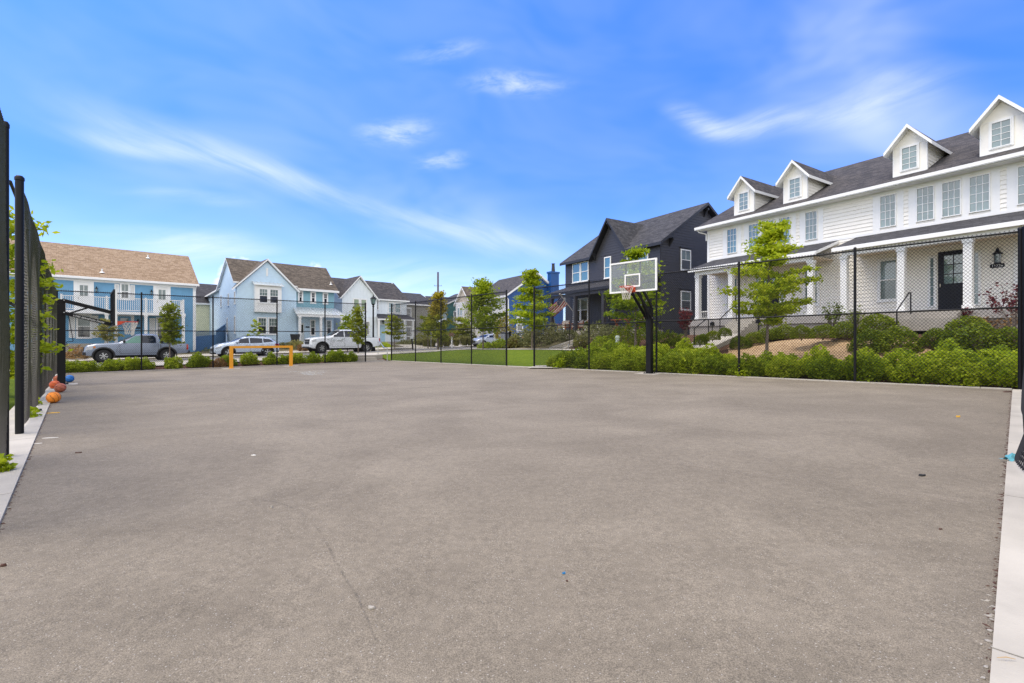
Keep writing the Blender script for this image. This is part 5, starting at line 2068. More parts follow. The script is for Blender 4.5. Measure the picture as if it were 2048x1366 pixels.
    def door(s, x0, x1, z0, z1, hx, hz, hm):
        """door skin with its dark gap and handle"""
        ds = s.patch('door', [(x0, z0), (x1, z0), (x1, z1), (x0, z1)], s.sp['paint'], 0.008)
        for o, sg in zip(ds, (1, -1)):
            mb = MB()
            mb.bar((hx - 0.1, sg * (s.sy(hx, hz) + 0.03), hz), (hx + 0.1, sg * (s.sy(hx, hz) + 0.03), hz), 0.03, 0.035)
            mb.build('handle', [hm], o)
        e = 0.016
        s.patch('door_gap', [(x0 - e, z0 - e), (x1 + e, z0 - e), (x1 + e, z1), (x0 - e, z1)], M_seam, 0.003)

    def mirrors(s, x, z, m):
        for sg in (1, -1):
            mb = MB()
            y = s.sy(x, z)
            mb.bar((x, sg * y, z - 0.03), (x, sg * (y + 0.12), z), 0.06, 0.05)
            mb.lathe([(0.0, -0.13), (0.08, -0.11), (0.115, -0.03), (0.11, 0.06), (0.06, 0.1), (0, 0.1)], 12, c=(0, 0, 0), axis='y')
            mb.v[8:] = [(x + a * 0.7, sg * (y + 0.22) + b, z + 0.04 + c * 0.8) for a, b, c in mb.v[8:]]
            mb.build('mirror', [m], s.root, smooth=50)

    def screen(s, name, pts, m):
        """pts: list of (x, z, inset) from one end to the other, spans the width of the cabin"""
        mb = MB()
        rows = []
        for (x, z, ins) in pts:
            h_ = s.ht(x) if ins is None else ins
            base = len(mb.v)
            for k in range(9):
                y = -h_ + 2 * h_ * k / 8
                bow = 0.03 * (1 - (y / h_) ** 2)
                mb.v.append((x + bow * (1 if name == 'windscreen' else -1), y, z + 0.012 + 0.01 * (1 - (y / h_) ** 2)))
            rows.append(base)
        for a, b in zip(rows, rows[1:]):
            for k in range(8):
                mb.f.append((a + k, a + k + 1, b + k + 1, b + k))
                mb.m.append(0)
        mb.build(name, [m], s.root, smooth=50)

    def boxpart(s, name, boxes, m, smooth=None, mirror=False):
        for sg in ((1, -1) if mirror else (1,)):
            mb = MB()
            for (a, b) in boxes:
                mb.box((a[0], sg * a[1], a[2]), (b[0], sg * b[1], b[2]))
            mb.build(name, [m] if not isinstance(m, list) else m, s.root, smooth=smooth)

    def place(s, u, n2, yaw_dir=-SB, z=None, tilt=0.0):
        k = (u - U0) / F
        Y = n2 / (nT[0] * k + nT[1])
        x, y = k * Y, Y
        s.root.location = (x, y, T(x, y) + 0.01 if z is None else z)
        s.root.rotation_euler = (0, tilt, math.atan2(yaw_dir[1], yaw_dir[0]))


M_head = glass('headlight_lens', (0.5, 0.52, 0.55), 0.08, 1.6)
M_tail = paint('taillight_red', (0.42, 0.015, 0.012), 0.2, 0.05, coat=0.6)
M_amber = paint('amber_lens', (0.6, 0.2, 0.03), 0.25)
CP_grey = carpaint('paint_grey_blue', (0.22, 0.26, 0.345))
CP_white = carpaint('paint_white', (0.72, 0.75, 0.79), 0.05)
CP_ice = carpaint('paint_ice_blue', (0.50, 0.58, 0.70), 0.35)
CP_silver = carpaint('paint_silver', (0.50, 0.54, 0.60), 0.45)
CP_dark = carpaint('paint_graphite', (0.10, 0.11, 0.125), 0.4)


def pickup(label, paintm, L, wb, hgt, rw, ra, arch, front_blk, rimm, bedload, tall):
    xf, xr = wb / 2 + 0.05, -wb / 2 + 0.05
    x1 = xf + 0.92
    x0 = x1 - L
    bt = hgt - (0.62 if not tall else 0.66)   # belt line
    hd = bt - 0.02
    cf = xf - 0.62
    cb = cf - (2.42 if tall else 2.27)
    bed = bt - 0.02
    sp = dict(paint=paintm, wx=(xf, xr), rw=rw, ra=ra, arch=arch, rimm=rimm, spokes=6, rim=0.58 if not tall else 0.6, tw=0.27,
              top=[(x0, bed - 0.03), (x0 + 0.05, bed), (cb - 0.02, bed), (cb, bed + 0.06), (cb + 0.12, hgt - 0.07), (cb + 0.35, hgt - 0.01), (cf - 1.45, hgt), (cf - 1.05, hgt - 0.03), (cf - 0.15, hd + 0.10), (cf + 0.1, hd + 0.06), (xf + 0.4, hd - 0.0), (x1 - 0.14, hd - 0.10), (x1 - 0.03, hd - 0.24), (x1, hd - 0.4)],
              belt=[(x0, bed - 0.08), (cb, bed - 0.04), (cb + 0.05, bt), (cf - 0.1, bt - 0.02), (xf + 0.4, hd - 0.1), (x1 - 0.1, hd - 0.2), (x1, hd - 0.45)],
              sill=[(x0, 0.62 if not tall else 0.72), (x0 + 0.1, 0.52 if not tall else 0.6), (xr - ra, 0.46), (xr + ra, 0.42), (xf - ra, 0.42), (xf + ra, 0.42), (x1 - 0.1, 0.42), (x1, 0.5)],
              hw=[(x0, 0.93), (x0 + 0.2, 0.955), (xf, 0.97), (x1 - 0.35, 0.94), (x1 - 0.1, 0.86), (x1, 0.78)],
              hwt=[(x0, 0.91), (cb - 0.02, 0.92), (cb + 0.15, 0.74), (cf - 1.2, 0.74), (cf - 0.3, 0.74), (cf + 0.0, 0.85), (xf, 0.86), (x1 - 0.2, 0.78), (x1, 0.7)])
    c = Car('pickup_truck', label, 'pickup truck', sp, 'vehicles parked along the street')
    wz0, wz1 = bt + 0.03, hgt - 0.11
    c.patch('window', [(cf - 1.22, wz0), (cf - 0.36, wz0), (cf - 0.44, wz0 + 0.06), (cf - 0.95, wz1 - 0.02), (cf - 1.22, wz1)], G_cargreen if not tall else G_car)
    c.patch('window', [(cb + 0.22, wz0), (cf - 1.32, wz0), (cf - 1.32, wz1), (cb + 0.38, wz1), (cb + 0.24, wz1 - 0.12)], G_car)
    c.door(cf - 1.27, cf - 0.18, 0.55, bt - 0.02, cf - 1.1, bt - 0.16, paintm if not tall else M_trimblk)
    c.door(cb + 0.12, cf - 1.29, 0.55, bt - 0.02, cb + 0.3, bt - 0.16, paintm if not tall else M_trimblk)
    c.seam([(cb - 0.03, 0.5), (cb - 0.03, bed - 0.02)], 0.03)
    c.seam([(xf - ra - 0.1, 0.62), (cf - 0.12, bt - 0.1)], 0.012)
    c.screen('windscreen', [(cf - 1.0, hgt - 0.07, 0.68), (cf - 0.22, hd + 0.14, 0.74)], G_car)
    c.screen('rear_window', [(cb + 0.02, bed + 0.1, 0.66), (cb + 0.11, hgt - 0.1, 0.62)], G_car)
    c.mirrors(cf - 0.38, bt + 0.1, M_trimblk)
    zg = hd - 0.34
    if tall:
        c.boxpart('grille', [((x1 - 0.10, -0.5, zg - 0.22), (x1 + 0.03, 0.5, zg + 0.18))], M_trimblk)
        c.boxpart('grille_bar', [((x1 + 0.02, -0.48, zg - 0.03), (x1 + 0.05, 0.48, zg + 0.03))], M_steelgrey)
        c.boxpart('bumper', [((x1 - 0.3, -0.92, 0.5), (x1 + 0.1, 0.92, 0.74))], CP_white)
        c.boxpart('bumper_trim', [((x1 + 0.0, -0.8, 0.42), (x1 + 0.105, 0.8, 0.56))], M_trimblk)
    else:
        c.boxpart('grille', [((x1 - 0.10, -0.55, zg - 0.2), (x1 + 0.02, 0.55, zg + 0.1))], M_trimblk)
        c.boxpart('bumper', [((x1 - 0.25, -0.85, 0.46), (x1 + 0.07, 0.85, 0.64))], M_trimblk)
        c.boxpart('bumper_trim', [((x1 - 0.1, -0.7, 0.64), (x1 + 0.05, 0.7, 0.7))], paintm)
    c.patch('headlight', [(x1 - 0.42, zg + 0.0), (x1 - 0.06, zg - 0.06), (x1 - 0.1, zg + 0.14), (x1 - 0.40, zg + 0.2)], M_head, 0.02)
    if not tall:
        c.patch('indicator', [(x1 - 0.55, zg + 0.08), (x1 - 0.43, zg + 0.06), (x1 - 0.43, zg + 0.19), (x1 - 0.52, zg + 0.2)], M_amber, 0.02)
    c.patch('taillight', [(x0 + 0.01, bed - 0.42), (x0 + 0.12, bed - 0.42), (x0 + 0.12, bed - 0.06), (x0 + 0.01, bed - 0.06)], M_tail, 0.012)
    c.boxpart('rear_bumper', [((x0 - 0.1, -0.85, 0.5), (x0 + 0.12, 0.85, 0.68))], M_steelgrey if tall else M_trimblk)
    # open bed: a sunken dark floor inside the rails
    c.boxpart('bed_liner', [((x0 + 0.1, -0.8, bed + 0.022), (cb - 0.12, 0.8, bed + 0.03))], M_trimblk)
    if bedload:
        c.boxpart('bed_rack', [((cb - 0.75, -0.7, bed + 0.32), (cb - 0.1, 0.7, bed + 0.52)), ((cb - 0.6, -0.6, bed + 0.02), (cb - 0.54, 0.6, bed + 0.32)), ((cb - 0.22, -0.6, bed + 0.02), (cb - 0.16, 0.6, bed + 0.32))], M_trimblk)
    return c


tac = pickup('grey blue pickup truck with black fender flares before the sky blue house', CP_grey, 5.4, 3.26, 1.80, 0.39, 0.50, 0.075, False, M_silver, True, False)
tac.sp
tac.place(272, 40.4)
M_logo = paint('door_lettering', (0.06, 0.09, 0.08), 0.5)
ram = pickup('white crew cab pickup truck with dark grille and lettered door', CP_white, 6.15, 3.95, 2.0, 0.42, 0.53, 0.05, True, M_silver, False, True)
ram.place(683, 40.4)
me = text_mesh('ARMAN', 0.16, 0.002)
me.materials.append(M_logo)
bx, bz = 0.55, 1.02
o = link('door_lettering', me, ram.root, (bx, ram.sy(bx, bz) + 0.016, bz))
o.rotation_euler = (R(90), 0, R(180))
mb = MB()
for (a, b) in (((0, -.13), (.08, 0)), ((.08, 0), (0, .13)), ((0, .13), (-.08, 0)), ((-.08, 0), (0, -.13)), ((-.03, -.05), (.03, .06))):
    mb.bar((a[0], 0, a[1]), (b[0], 0, b[1]), 0.006, 0.022, up=(0, 1, 0))
mb.build('door_emblem', [M_logo], ram.root, (bx + 0.52, ram.sy(bx + 0.52, bz) + 0.014, bz + 0.02))
mb = MB()
mb.box((-0.06, -0.004, -0.025), (0.06, 0.004, 0.025))
mb.build('badge', [M_logo], ram.root, (bx + 1.0, ram.sy(bx + 1.0, 1.1) + 0.012, 1.12))


def lowcar(name, label, cat, paintm, kind, group='vehicles parked along the street'):
    if kind == 'cross':
        wb, L, hg, rw, ra, arch = 2.67, 4.46, 1.56, 0.345, 0.42, 0.07
    elif kind == 'suv':
        wb, L, hg, rw, ra, arch = 2.7, 4.6, 1.68, 0.36, 0.43, 0.05
    else:
        wb, L, hg, rw, ra, arch = 2.78, 4.85, 1.46, 0.33, 0.385, 0
    xf, xr = wb / 2, -wb / 2
    x1, x0 = xf + 0.92, xf + 0.92 - L
    bt = 0.98 if kind != 'suv' else 1.05
    if kind == 'sedan':
        top = [(x0, 0.92), (x0 + 0.06, 1.02), (x0 + 0.5, 1.07), (x0 + 0.75, 1.09), (x0 + 1.45, hg - 0.06), (x0 + 1.9, hg), (xf - 1.35, hg - 0.02), (xf - 0.95, hg - 0.12), (xf - 0.25, 1.04), (xf + 0.3, 0.95), (x1 - 0.25, 0.80), (x1 - 0.05, 0.68), (x1, 0.55)]
        hwt = [(x0, 0.70), (x0 + 0.7, 0.72), (x0 + 1.4, 0.60), (xf - 1.0, 0.60), (xf - 0.25, 0.70), (xf + 0.3, 0.72), (x1, 0.55)]
    else:
        top = [(x0, 0.95), (x0 + 0.04, 1.05), (x0 + 0.35, hg - 0.33), (x0 + 0.62, hg - 0.1), (x0 + 1.1, hg - 0.02), (x0 + 1.7, hg), (xf - 1.2, hg - 0.05), (xf - 0.9, hg - 0.15), (xf - 0.22, 1.10), (xf + 0.3, 1.0), (x1 - 0.25, 0.86), (x1 - 0.05, 0.72), (x1, 0.55)]
        hwt = [(x0, 0.72), (x0 + 0.4, 0.66), (x0 + 1.0, 0.60), (xf - 1.0, 0.60), (xf - 0.22, 0.72), (xf + 0.3, 0.74), (x1, 0.6)]
    sp = dict(paint=paintm, wx=(xf, xr), rw=rw, ra=ra, arch=arch, rimm=M_silver, spokes=5, rim=0.68, tw=0.22, top=top,
              belt=[(x0, 0.86), (x0 + 0.3, bt + 0.05), (xr, bt + 0.04), (0, bt), (xf - 0.3, bt - 0.02), (xf + 0.4, bt - 0.12), (x1 - 0.1, 0.66), (x1, 0.48)],
              sill=[(x0, 0.48), (x0 + 0.15, 0.34), (xr - ra, 0.30), (xr + ra, 0.24), (xf - ra, 0.24), (xf + ra, 0.26), (x1 - 0.1, 0.24), (x1, 0.34)],
              hw=[(x0, 0.78), (x0 + 0.3, 0.87), (xr, 0.9), (0, 0.9), (xf, 0.9), (x1 - 0.4, 0.84), (x1 - 0.1, 0.68), (x1, 0.58)], hwt=hwt)
    c = Car(name, label, cat, sp, group)
    wz0, wz1 = bt + 0.05, hg - 0.12
    c.patch('window', [(-0.05, wz0), (xf - 0.45, wz0), (xf - 0.85, wz1 - 0.09), (-0.05, wz1)], G_car)
    if kind == 'sedan':
        c.patch('window', [(-0.95, wz0), (-0.12, wz0), (-0.12, wz1), (-0.78, wz1 - 0.06)], G_car)
    else:
        c.patch('window', [(-0.98, wz0 + 0.02), (-0.12, wz0), (-0.12, wz1), (-0.98, wz1 - 0.05)], G_car)
        c.patch('window', [(x0 + 0.42, wz0 + 0.12), (-1.04, wz0 + 0.04), (-1.04, wz1 - 0.06), (x0 + 0.72, wz1 - 0.1)], G_car)
    c.door(-0.08, xf - 0.42, 0.36, bt - 0.02, 0.12, bt - 0.1, paintm)
    c.door(-1.0, -0.1, 0.42, bt - 0.0, -0.85, bt - 0.08, paintm)
    c.screen('windscreen', [(xf - 0.92, hg - 0.13, 0.57), (xf - 0.28, 1.13 if kind != 'sedan' else 1.07, 0.66)], G_car)
    if kind == 'sedan':
        c.screen('rear_window', [(x0 + 0.82, 1.12, 0.62), (x0 + 1.38, hg - 0.09, 0.56)], G_car)
    else:
        c.screen('rear_window', [(x0 + 0.12, 1.14, 0.64), (x0 + 0.5, hg - 0.2, 0.58)], G_car)
    c.mirrors(xf - 0.6, bt + 0.1, paintm)
    c.patch('headlight', [(x1 - 0.5, 0.74), (x1 - 0.1, 0.62), (x1 - 0.12, 0.7), (x1 - 0.42, 0.84)], M_head, 0.015)
    c.patch('taillight', [(x0 + 0.02, 0.82), (x0 + 0.34, 0.86), (x0 + 0.30, 1.0), (x0 + 0.03, 0.98)], M_tail, 0.015)
    c.boxpart('grille', [((x1 - 0.12, -0.42, 0.42), (x1 + 0.015, 0.42, 0.64))], M_trimblk)
    c.boxpart('number_plate', [((x0 - 0.02, -0.2, 0.62), (x0 + 0.02, 0.2, 0.73))], M_white)
    c.boxpart('bumper_trim', [((x1 - 0.25, -0.7, 0.22), (x1 - 0.005, 0.7, 0.34)), ((x0 + 0.0, -0.7, 0.32), (x0 + 0.2, 0.7, 0.46))], M_trimblk)
    if kind != 'sedan':
        for sg in (1, -1):
            mb = MB()
            mb.tube([(x0 + 0.9, sg * 0.55, hg - 0.02), (x0 + 1.1, sg * 0.56, hg + 0.045), (xf - 1.5, sg * 0.56, hg + 0.04), (xf - 1.2, sg * 0.55, hg - 0.03)], 0.02, 6)
            mb.build('roof_rail', [M_trimblk], c.root)
        c.boxpart('side_skirt', [((xr + ra, 0.80, 0.22), (xf - ra, 0.905, 0.36))], M_trimblk, mirror=True)
    return c


lowcar('hatchback', 'ice blue crossover hatchback behind the yellow goal', 'car', CP_ice, 'cross').place(491, 40.6)
lowcar('sedan', 'silver sedan beyond the lawn with a young tree before its bonnet', 'car', CP_silver, 'sedan').place(977, 43.0)
suv = lowcar('estate_car', 'graphite estate car seen from behind with a red tail light', 'car', CP_dark, 'suv')
suv.place(1052, 41.5, yaw_dir=(0.55, 0.83))
lowcar('hatchback', 'white car parked past the bins by the royal blue house', 'car', CP_white, 'cross').place(1088, 46.5)
# ------------------------------------------------------------------ planting


def leaf_mesh(name, P, size, mats, mi=None, up=0.5, elong=1.7, parent=None, loc=None, out=None):
    """many small leaf-sized blades at the points P (n,3)"""
    n = len(P)
    a = rng.normal(size=(n, 3))
    a[:, 2] *= 0.6
    if out is not None:
        a = a + out * 0.8
    a /= np.linalg.norm(a, axis=1)[:, None]
    nn = rng.normal(size=(n, 3)) + np.array([0, 0, up])
    b = np.cross(nn, a)
    b /= np.linalg.norm(b, axis=1)[:, None] + 1e-9
    sz = size * (0.65 + 0.7 * rng.random(n))[:, None]
    A, B = a * sz * elong * 0.5, b * sz * 0.5
    V = np.empty((n, 4, 3))
    V[:, 0], V[:, 1], V[:, 2], V[:, 3] = P - A, P + B - A * 0.1, P + A, P - B - A * 0.1
    me = bpy.data.meshes.new(name)
    me.vertices.add(n * 4)
    me.vertices.foreach_set('co', V.reshape(-1))
    me.loops.add(n * 4)
    me.loops.foreach_set('vertex_index', np.arange(n * 4, dtype=np.int32))
    me.polygons.add(n)
    me.polygons.foreach_set('loop_start', np.arange(0, n * 4, 4, dtype=np.int32))
    me.polygons.foreach_set('loop_total', np.full(n, 4, dtype=np.int32))
    for m_ in (mats if isinstance(mats, (list, tuple)) else [mats]):
        me.materials.append(m_)
    if mi is not None:
        me.polygons.foreach_set('material_index', mi)
    me.update(calc_edges=True)
    return link(name, me, parent, loc) if name else me


def mound_points(n, rx, ry, h, lumps=7, rough=0.22, inner=0.45):
    d = rng.normal(size=(n, 3))
    d[:, 2] = np.abs(d[:, 2])
    d /= np.linalg.norm(d, axis=1)[:, None]
    L = rng.normal(size=(lumps, 3))
    L[:, 2] = np.abs(L[:, 2])
    L /= np.linalg.norm(L, axis=1)[:, None]
    f = np.zeros(n)
    for l in L:
        f = np.maximum(f, np.exp(-(1 - d @ l) * 9))
    f = 1 - rough + rough * 1.6 * f
    rad = f * (inner + (1 - inner) * rng.random(n) ** 0.45)
    return d * rad[:, None] * np.array([rx, ry, h]), d


def shrub_proto(name, n, rx, h, leaf, m, rough=0.22, up=0.5, elong=1.7, stem=True, inner=0.45):
    P, d = mound_points(n, rx, rx, h, 9, rough, inner)
    P[:, 2] += 0.03
    o = leaf_mesh(name, P, leaf, m, up=up, elong=elong, out=d)
    mb = MB()
    for k in range(9):
        a = 2 * math.pi * k / 9 + rng.random()
        r = rx * (0.3 + 0.3 * rng.random())
        mb.tube([(0, 0, -0.1), (r * 0.5 * math.cos(a), r * 0.5 * math.sin(a), h * 0.35), (r * math.cos(a), r * math.sin(a), h * 0.65)], [0.014, 0.01, 0.005], 5)
    mb.build('stems', [M_bark], o)
    return o


class Planter:
    """one built shrub, then copies of it"""
    def __init__(s, protos):
        s.p = protos
        s.used = [False] * len(protos)

    def put(s, x, y, label, cat, group, sc=1.0, szz=1.0, z=None, dz=0.0):
        i = int(rng.integers(len(s.p)))
        if not s.used[i]:
            o = s.p[i]
            s.used[i] = True
        else:
            o = copy_tree(s.p[i])
        o.location = (x, y, (T(x, y) if z is None else z) + dz)
        o.rotation_euler = (0, 0, rng.random() * 6.28)
        o.scale = (sc, sc, sc * szz)
        return tag(o, label, cat, group)

    def finish(s):
        for o, u in zip(s.p, s.used):
            if not u:
                for c in list(o.children):
                    bpy.data.objects.remove(c)
                bpy.data.objects.remove(o)


# low sumac mounds on the bank and behind the back fence
low = Planter([shrub_proto('low_shrub', 2300, 0.62, 0.74, 0.062, F_low, 0.34, inner=0.5) for k in range(5)])
s_lo, s_hi = along(PC + nB * 0.8, eR, [1108, 2036])
rows = [(0.72, 1.0, 0.88), (1.55, 1.08, 1.0), (2.4, 1.08, 1.02), (3.2, 1.0, 1.0)]
for ri, (b_, dx, sc) in enumerate(rows):
    s_ = s_lo + (0.4 if ri % 2 else 0.0) + ri * 0.5
    while s_ < s_hi + (0.3 if ri < 2 else 1.5):
        p = PC + eR * (s_ + rng.normal() * 0.12) + nB * (b_ + rng.normal() * 0.1)
        pw = 25 - np.dot(p, nS)
        ok = True
        if (ri == 3 and 18.9 < s_ < 25.4) or (ri == 2 and 20 < s_ < 24.5 and rng.random() < 0.4):
            ok = False
        if pw < 3.0 or (W.lp(1024 + 943 * p[0] / p[1], 680, -4.5)[0] > 2.5 and W.lp(1024 + 943 * p[0] / p[1], 680, -4.5)[0] < 4.7 and pw < 6.3):
            ok = False
        if ok:
            low.put(p[0], p[1], 'spreading lime green shrub among its like on the bank behind the fence', 'shrub', 'low shrubs covering the bank', sc * (0.88 + 0.28 * rng.random()), 0.78 + 0.26 * rng.random())
        s_ += dx * (0.85 + 0.3 * rng.random())
qh = PC + nA * 0.75
for i, (u, sc) in enumerate([(132, 0.72), (152, 0.7), (176, 0.66), (217, 0.74), (234, 0.6), (268, 0.72), (292, 0.66), (345, 0.78), (397, 0.82), (410, 0.7), (458, 0.72), (501, 0.80), (544, 0.82), (571, 0.7), (594, 0.72), (623, 0.82), (664, 0.86), (681, 0.8), (699, 0.72)]):
    s_ = along(qh, eL, [u])[0]
    p = qh + eL * s_ + nA * (0.12 * rng.normal())
    low.put(p[0], p[1], 'rounded lime green shrub in the row behind the back fence', 'shrub', 'row of shrubs behind the back fence', sc * (0.95 + 0.1 * rng.random()), 0.9 + 0.2 * rng.random())
p = PL1 = court_hit(97, 760)[:2] + nL * 0.55
low.put(p[0], p[1], 'small lime shrub poking out beneath the tall side fence by the basketballs', 'shrub', 'row of shrubs behind the back fence', 0.6, 0.9)
low.finish()

# clipped boxwoods and larger domes on the upper bank
box = Planter([shrub_proto('boxwood', 2600, 0.5, 0.78, 0.042, F_box, 0.12, elong=1.4, inner=0.62) for k in range(4)])
for (u, v, r, nm) in [(1400, 688, 12, 'small clipped boxwood left of the walkway beside the plum bush'), (1405, 681, 11, 'clipped boxwood beside the lower black handrail'), (1425, 678, 13, 'clipped boxwood at the foot of the porch steps'),
                      (1450, 670, 11, 'clipped boxwood tucked beside the steps to the left porch'), (1482, 695, 18, 'round boxwood at the right edge of the walkway'), (1507, 684, 16, 'boxwood next up the slope from the one at the walkway edge'),
                      (1532, 678, 15, 'boxwood right behind the locust tree trunk'), (1550, 676, 14, 'boxwood just right of the locust tree trunk'), (1569, 675, 17, 'boxwood above the left part of the bare slope'), (1603, 675, 17, 'boxwood above the middle of the bare slope'),
                      (1646, 674, 19, 'boxwood left of the leggy shrub by the porch'), (1691, 674, 22, 'boxwood behind the fence post right of the leggy shrub'), (1739, 702, 28, 'large boxwood at the right end of the bare slope'),
                      (1758, 676, 30, 'large boxwood dome in front of the porch window'), (1793, 704, 32, 'bright boxwood dome at the foot of the handrail near the black door'), (1800, 664, 14, 'boxwood peeping out behind the handrail near the black door'),
                      (1873, 690, 25, 'broad boxwood below the wide steps'), (1908, 696, 26, 'boxwood between the wide steps and the largest dome'), (1936, 676, 32, 'tall boxwood dome right of the wide steps'), (1957, 704, 40, 'largest boxwood dome at the right end of the bank'), (2020, 698, 32, 'boxwood dome beside the corner fence post')]:
    x, y, z = ground_hit(u, v)
    y0 = min(y, 21.0 if u < 1600 else 18.6)
    x = x * y0 / y
    rr = r * y0 / F
    box.put(x, y0, nm, 'shrub', 'clipped boxwoods', rr / 0.39, 0.70 + 0.14 * rng.random(), z=CH + (V0 - v) / F * y0 - 0.06)
box.finish()


def one_shrub(name, label, x, y, z, n, rx, h, leaf, m, rough=0.25, group=None, elong=1.7, up=0.5):
    o = shrub_proto(name, n, rx, h, leaf, m, rough, up, elong)
    o.location = (x, y, z)
    return tag(o, label, 'shrub', group)


def at(u, v, Y):
    r = ray(u, v) * Y
    return r[0], r[1], r[2] + CH


# loose, upright shrubs near the porch of the townhouse
def leggy(label, u, vb, Y, h, spread, n, leaf, m, cat='shrub'):
    x, y, z = at(u, vb, Y)
    t = thing('leggy_shrub', label, cat, (x, y, z))
    mb, P = MB(), []
    for k in range(11):
        a = rng.random() * 6.28
        r = spread * (0.3 + 0.7 * rng.random())
        hh = h * (0.65 + 0.35 * rng.random())
        p1, p2, p3 = (r * .25 * math.cos(a), r * .25 * math.sin(a), hh * .4), (r * .7 * math.cos(a), r * .7 * math.sin(a), hh * .8), (r * math.cos(a), r * math.sin(a), hh)
        mb.tube([(0, 0, -0.15), p1, p2, p3], [0.014, 0.011, 0.008, 0.004], 5)
        for q in range(n // 11):
            f = 0.35 + 0.65 * rng.random()
            c = np.array(p1) * (1 - f) + np.array(p3) * f
            P.append(c + rng.normal(size=3) * 0.07)
    mb.build('stems', [M_bark], t)
    leaf_mesh('leaves', np.array(P), leaf, m, parent=t)
    return t


leggy('open leggy shrub with dark leaves in front of the porch column', 1664, 672, 19.6, 1.45, 0.62, 500, 0.05, F_box)
leggy('smaller leggy shrub behind the fence post at the porch', 1712, 668, 18.8, 1.1, 0.4, 330, 0.05, F_box)
leggy('wine red plum sapling with open branches at the corner fence post', 2030, 672, 15.2, 1.75, 0.9, 330, 0.06, F_red, 'tree')
leggy('dark red plum bush between the charcoal house and the walkway', 1372, 690, 22.5, 1.9, 0.55, 650, 0.06, F_red, 'shrub')
leggy('rust coloured dry shrub at the porch foot behind the boxwood dome', 1990, 672, 16.3, 0.85, 0.8, 420, 0.06, F_rust)
leggy('small red leaved sprig beside the porch column near the black door', 1932, 636, 17.0, 0.3, 0.2, 160, 0.05, F_red, 'plant')

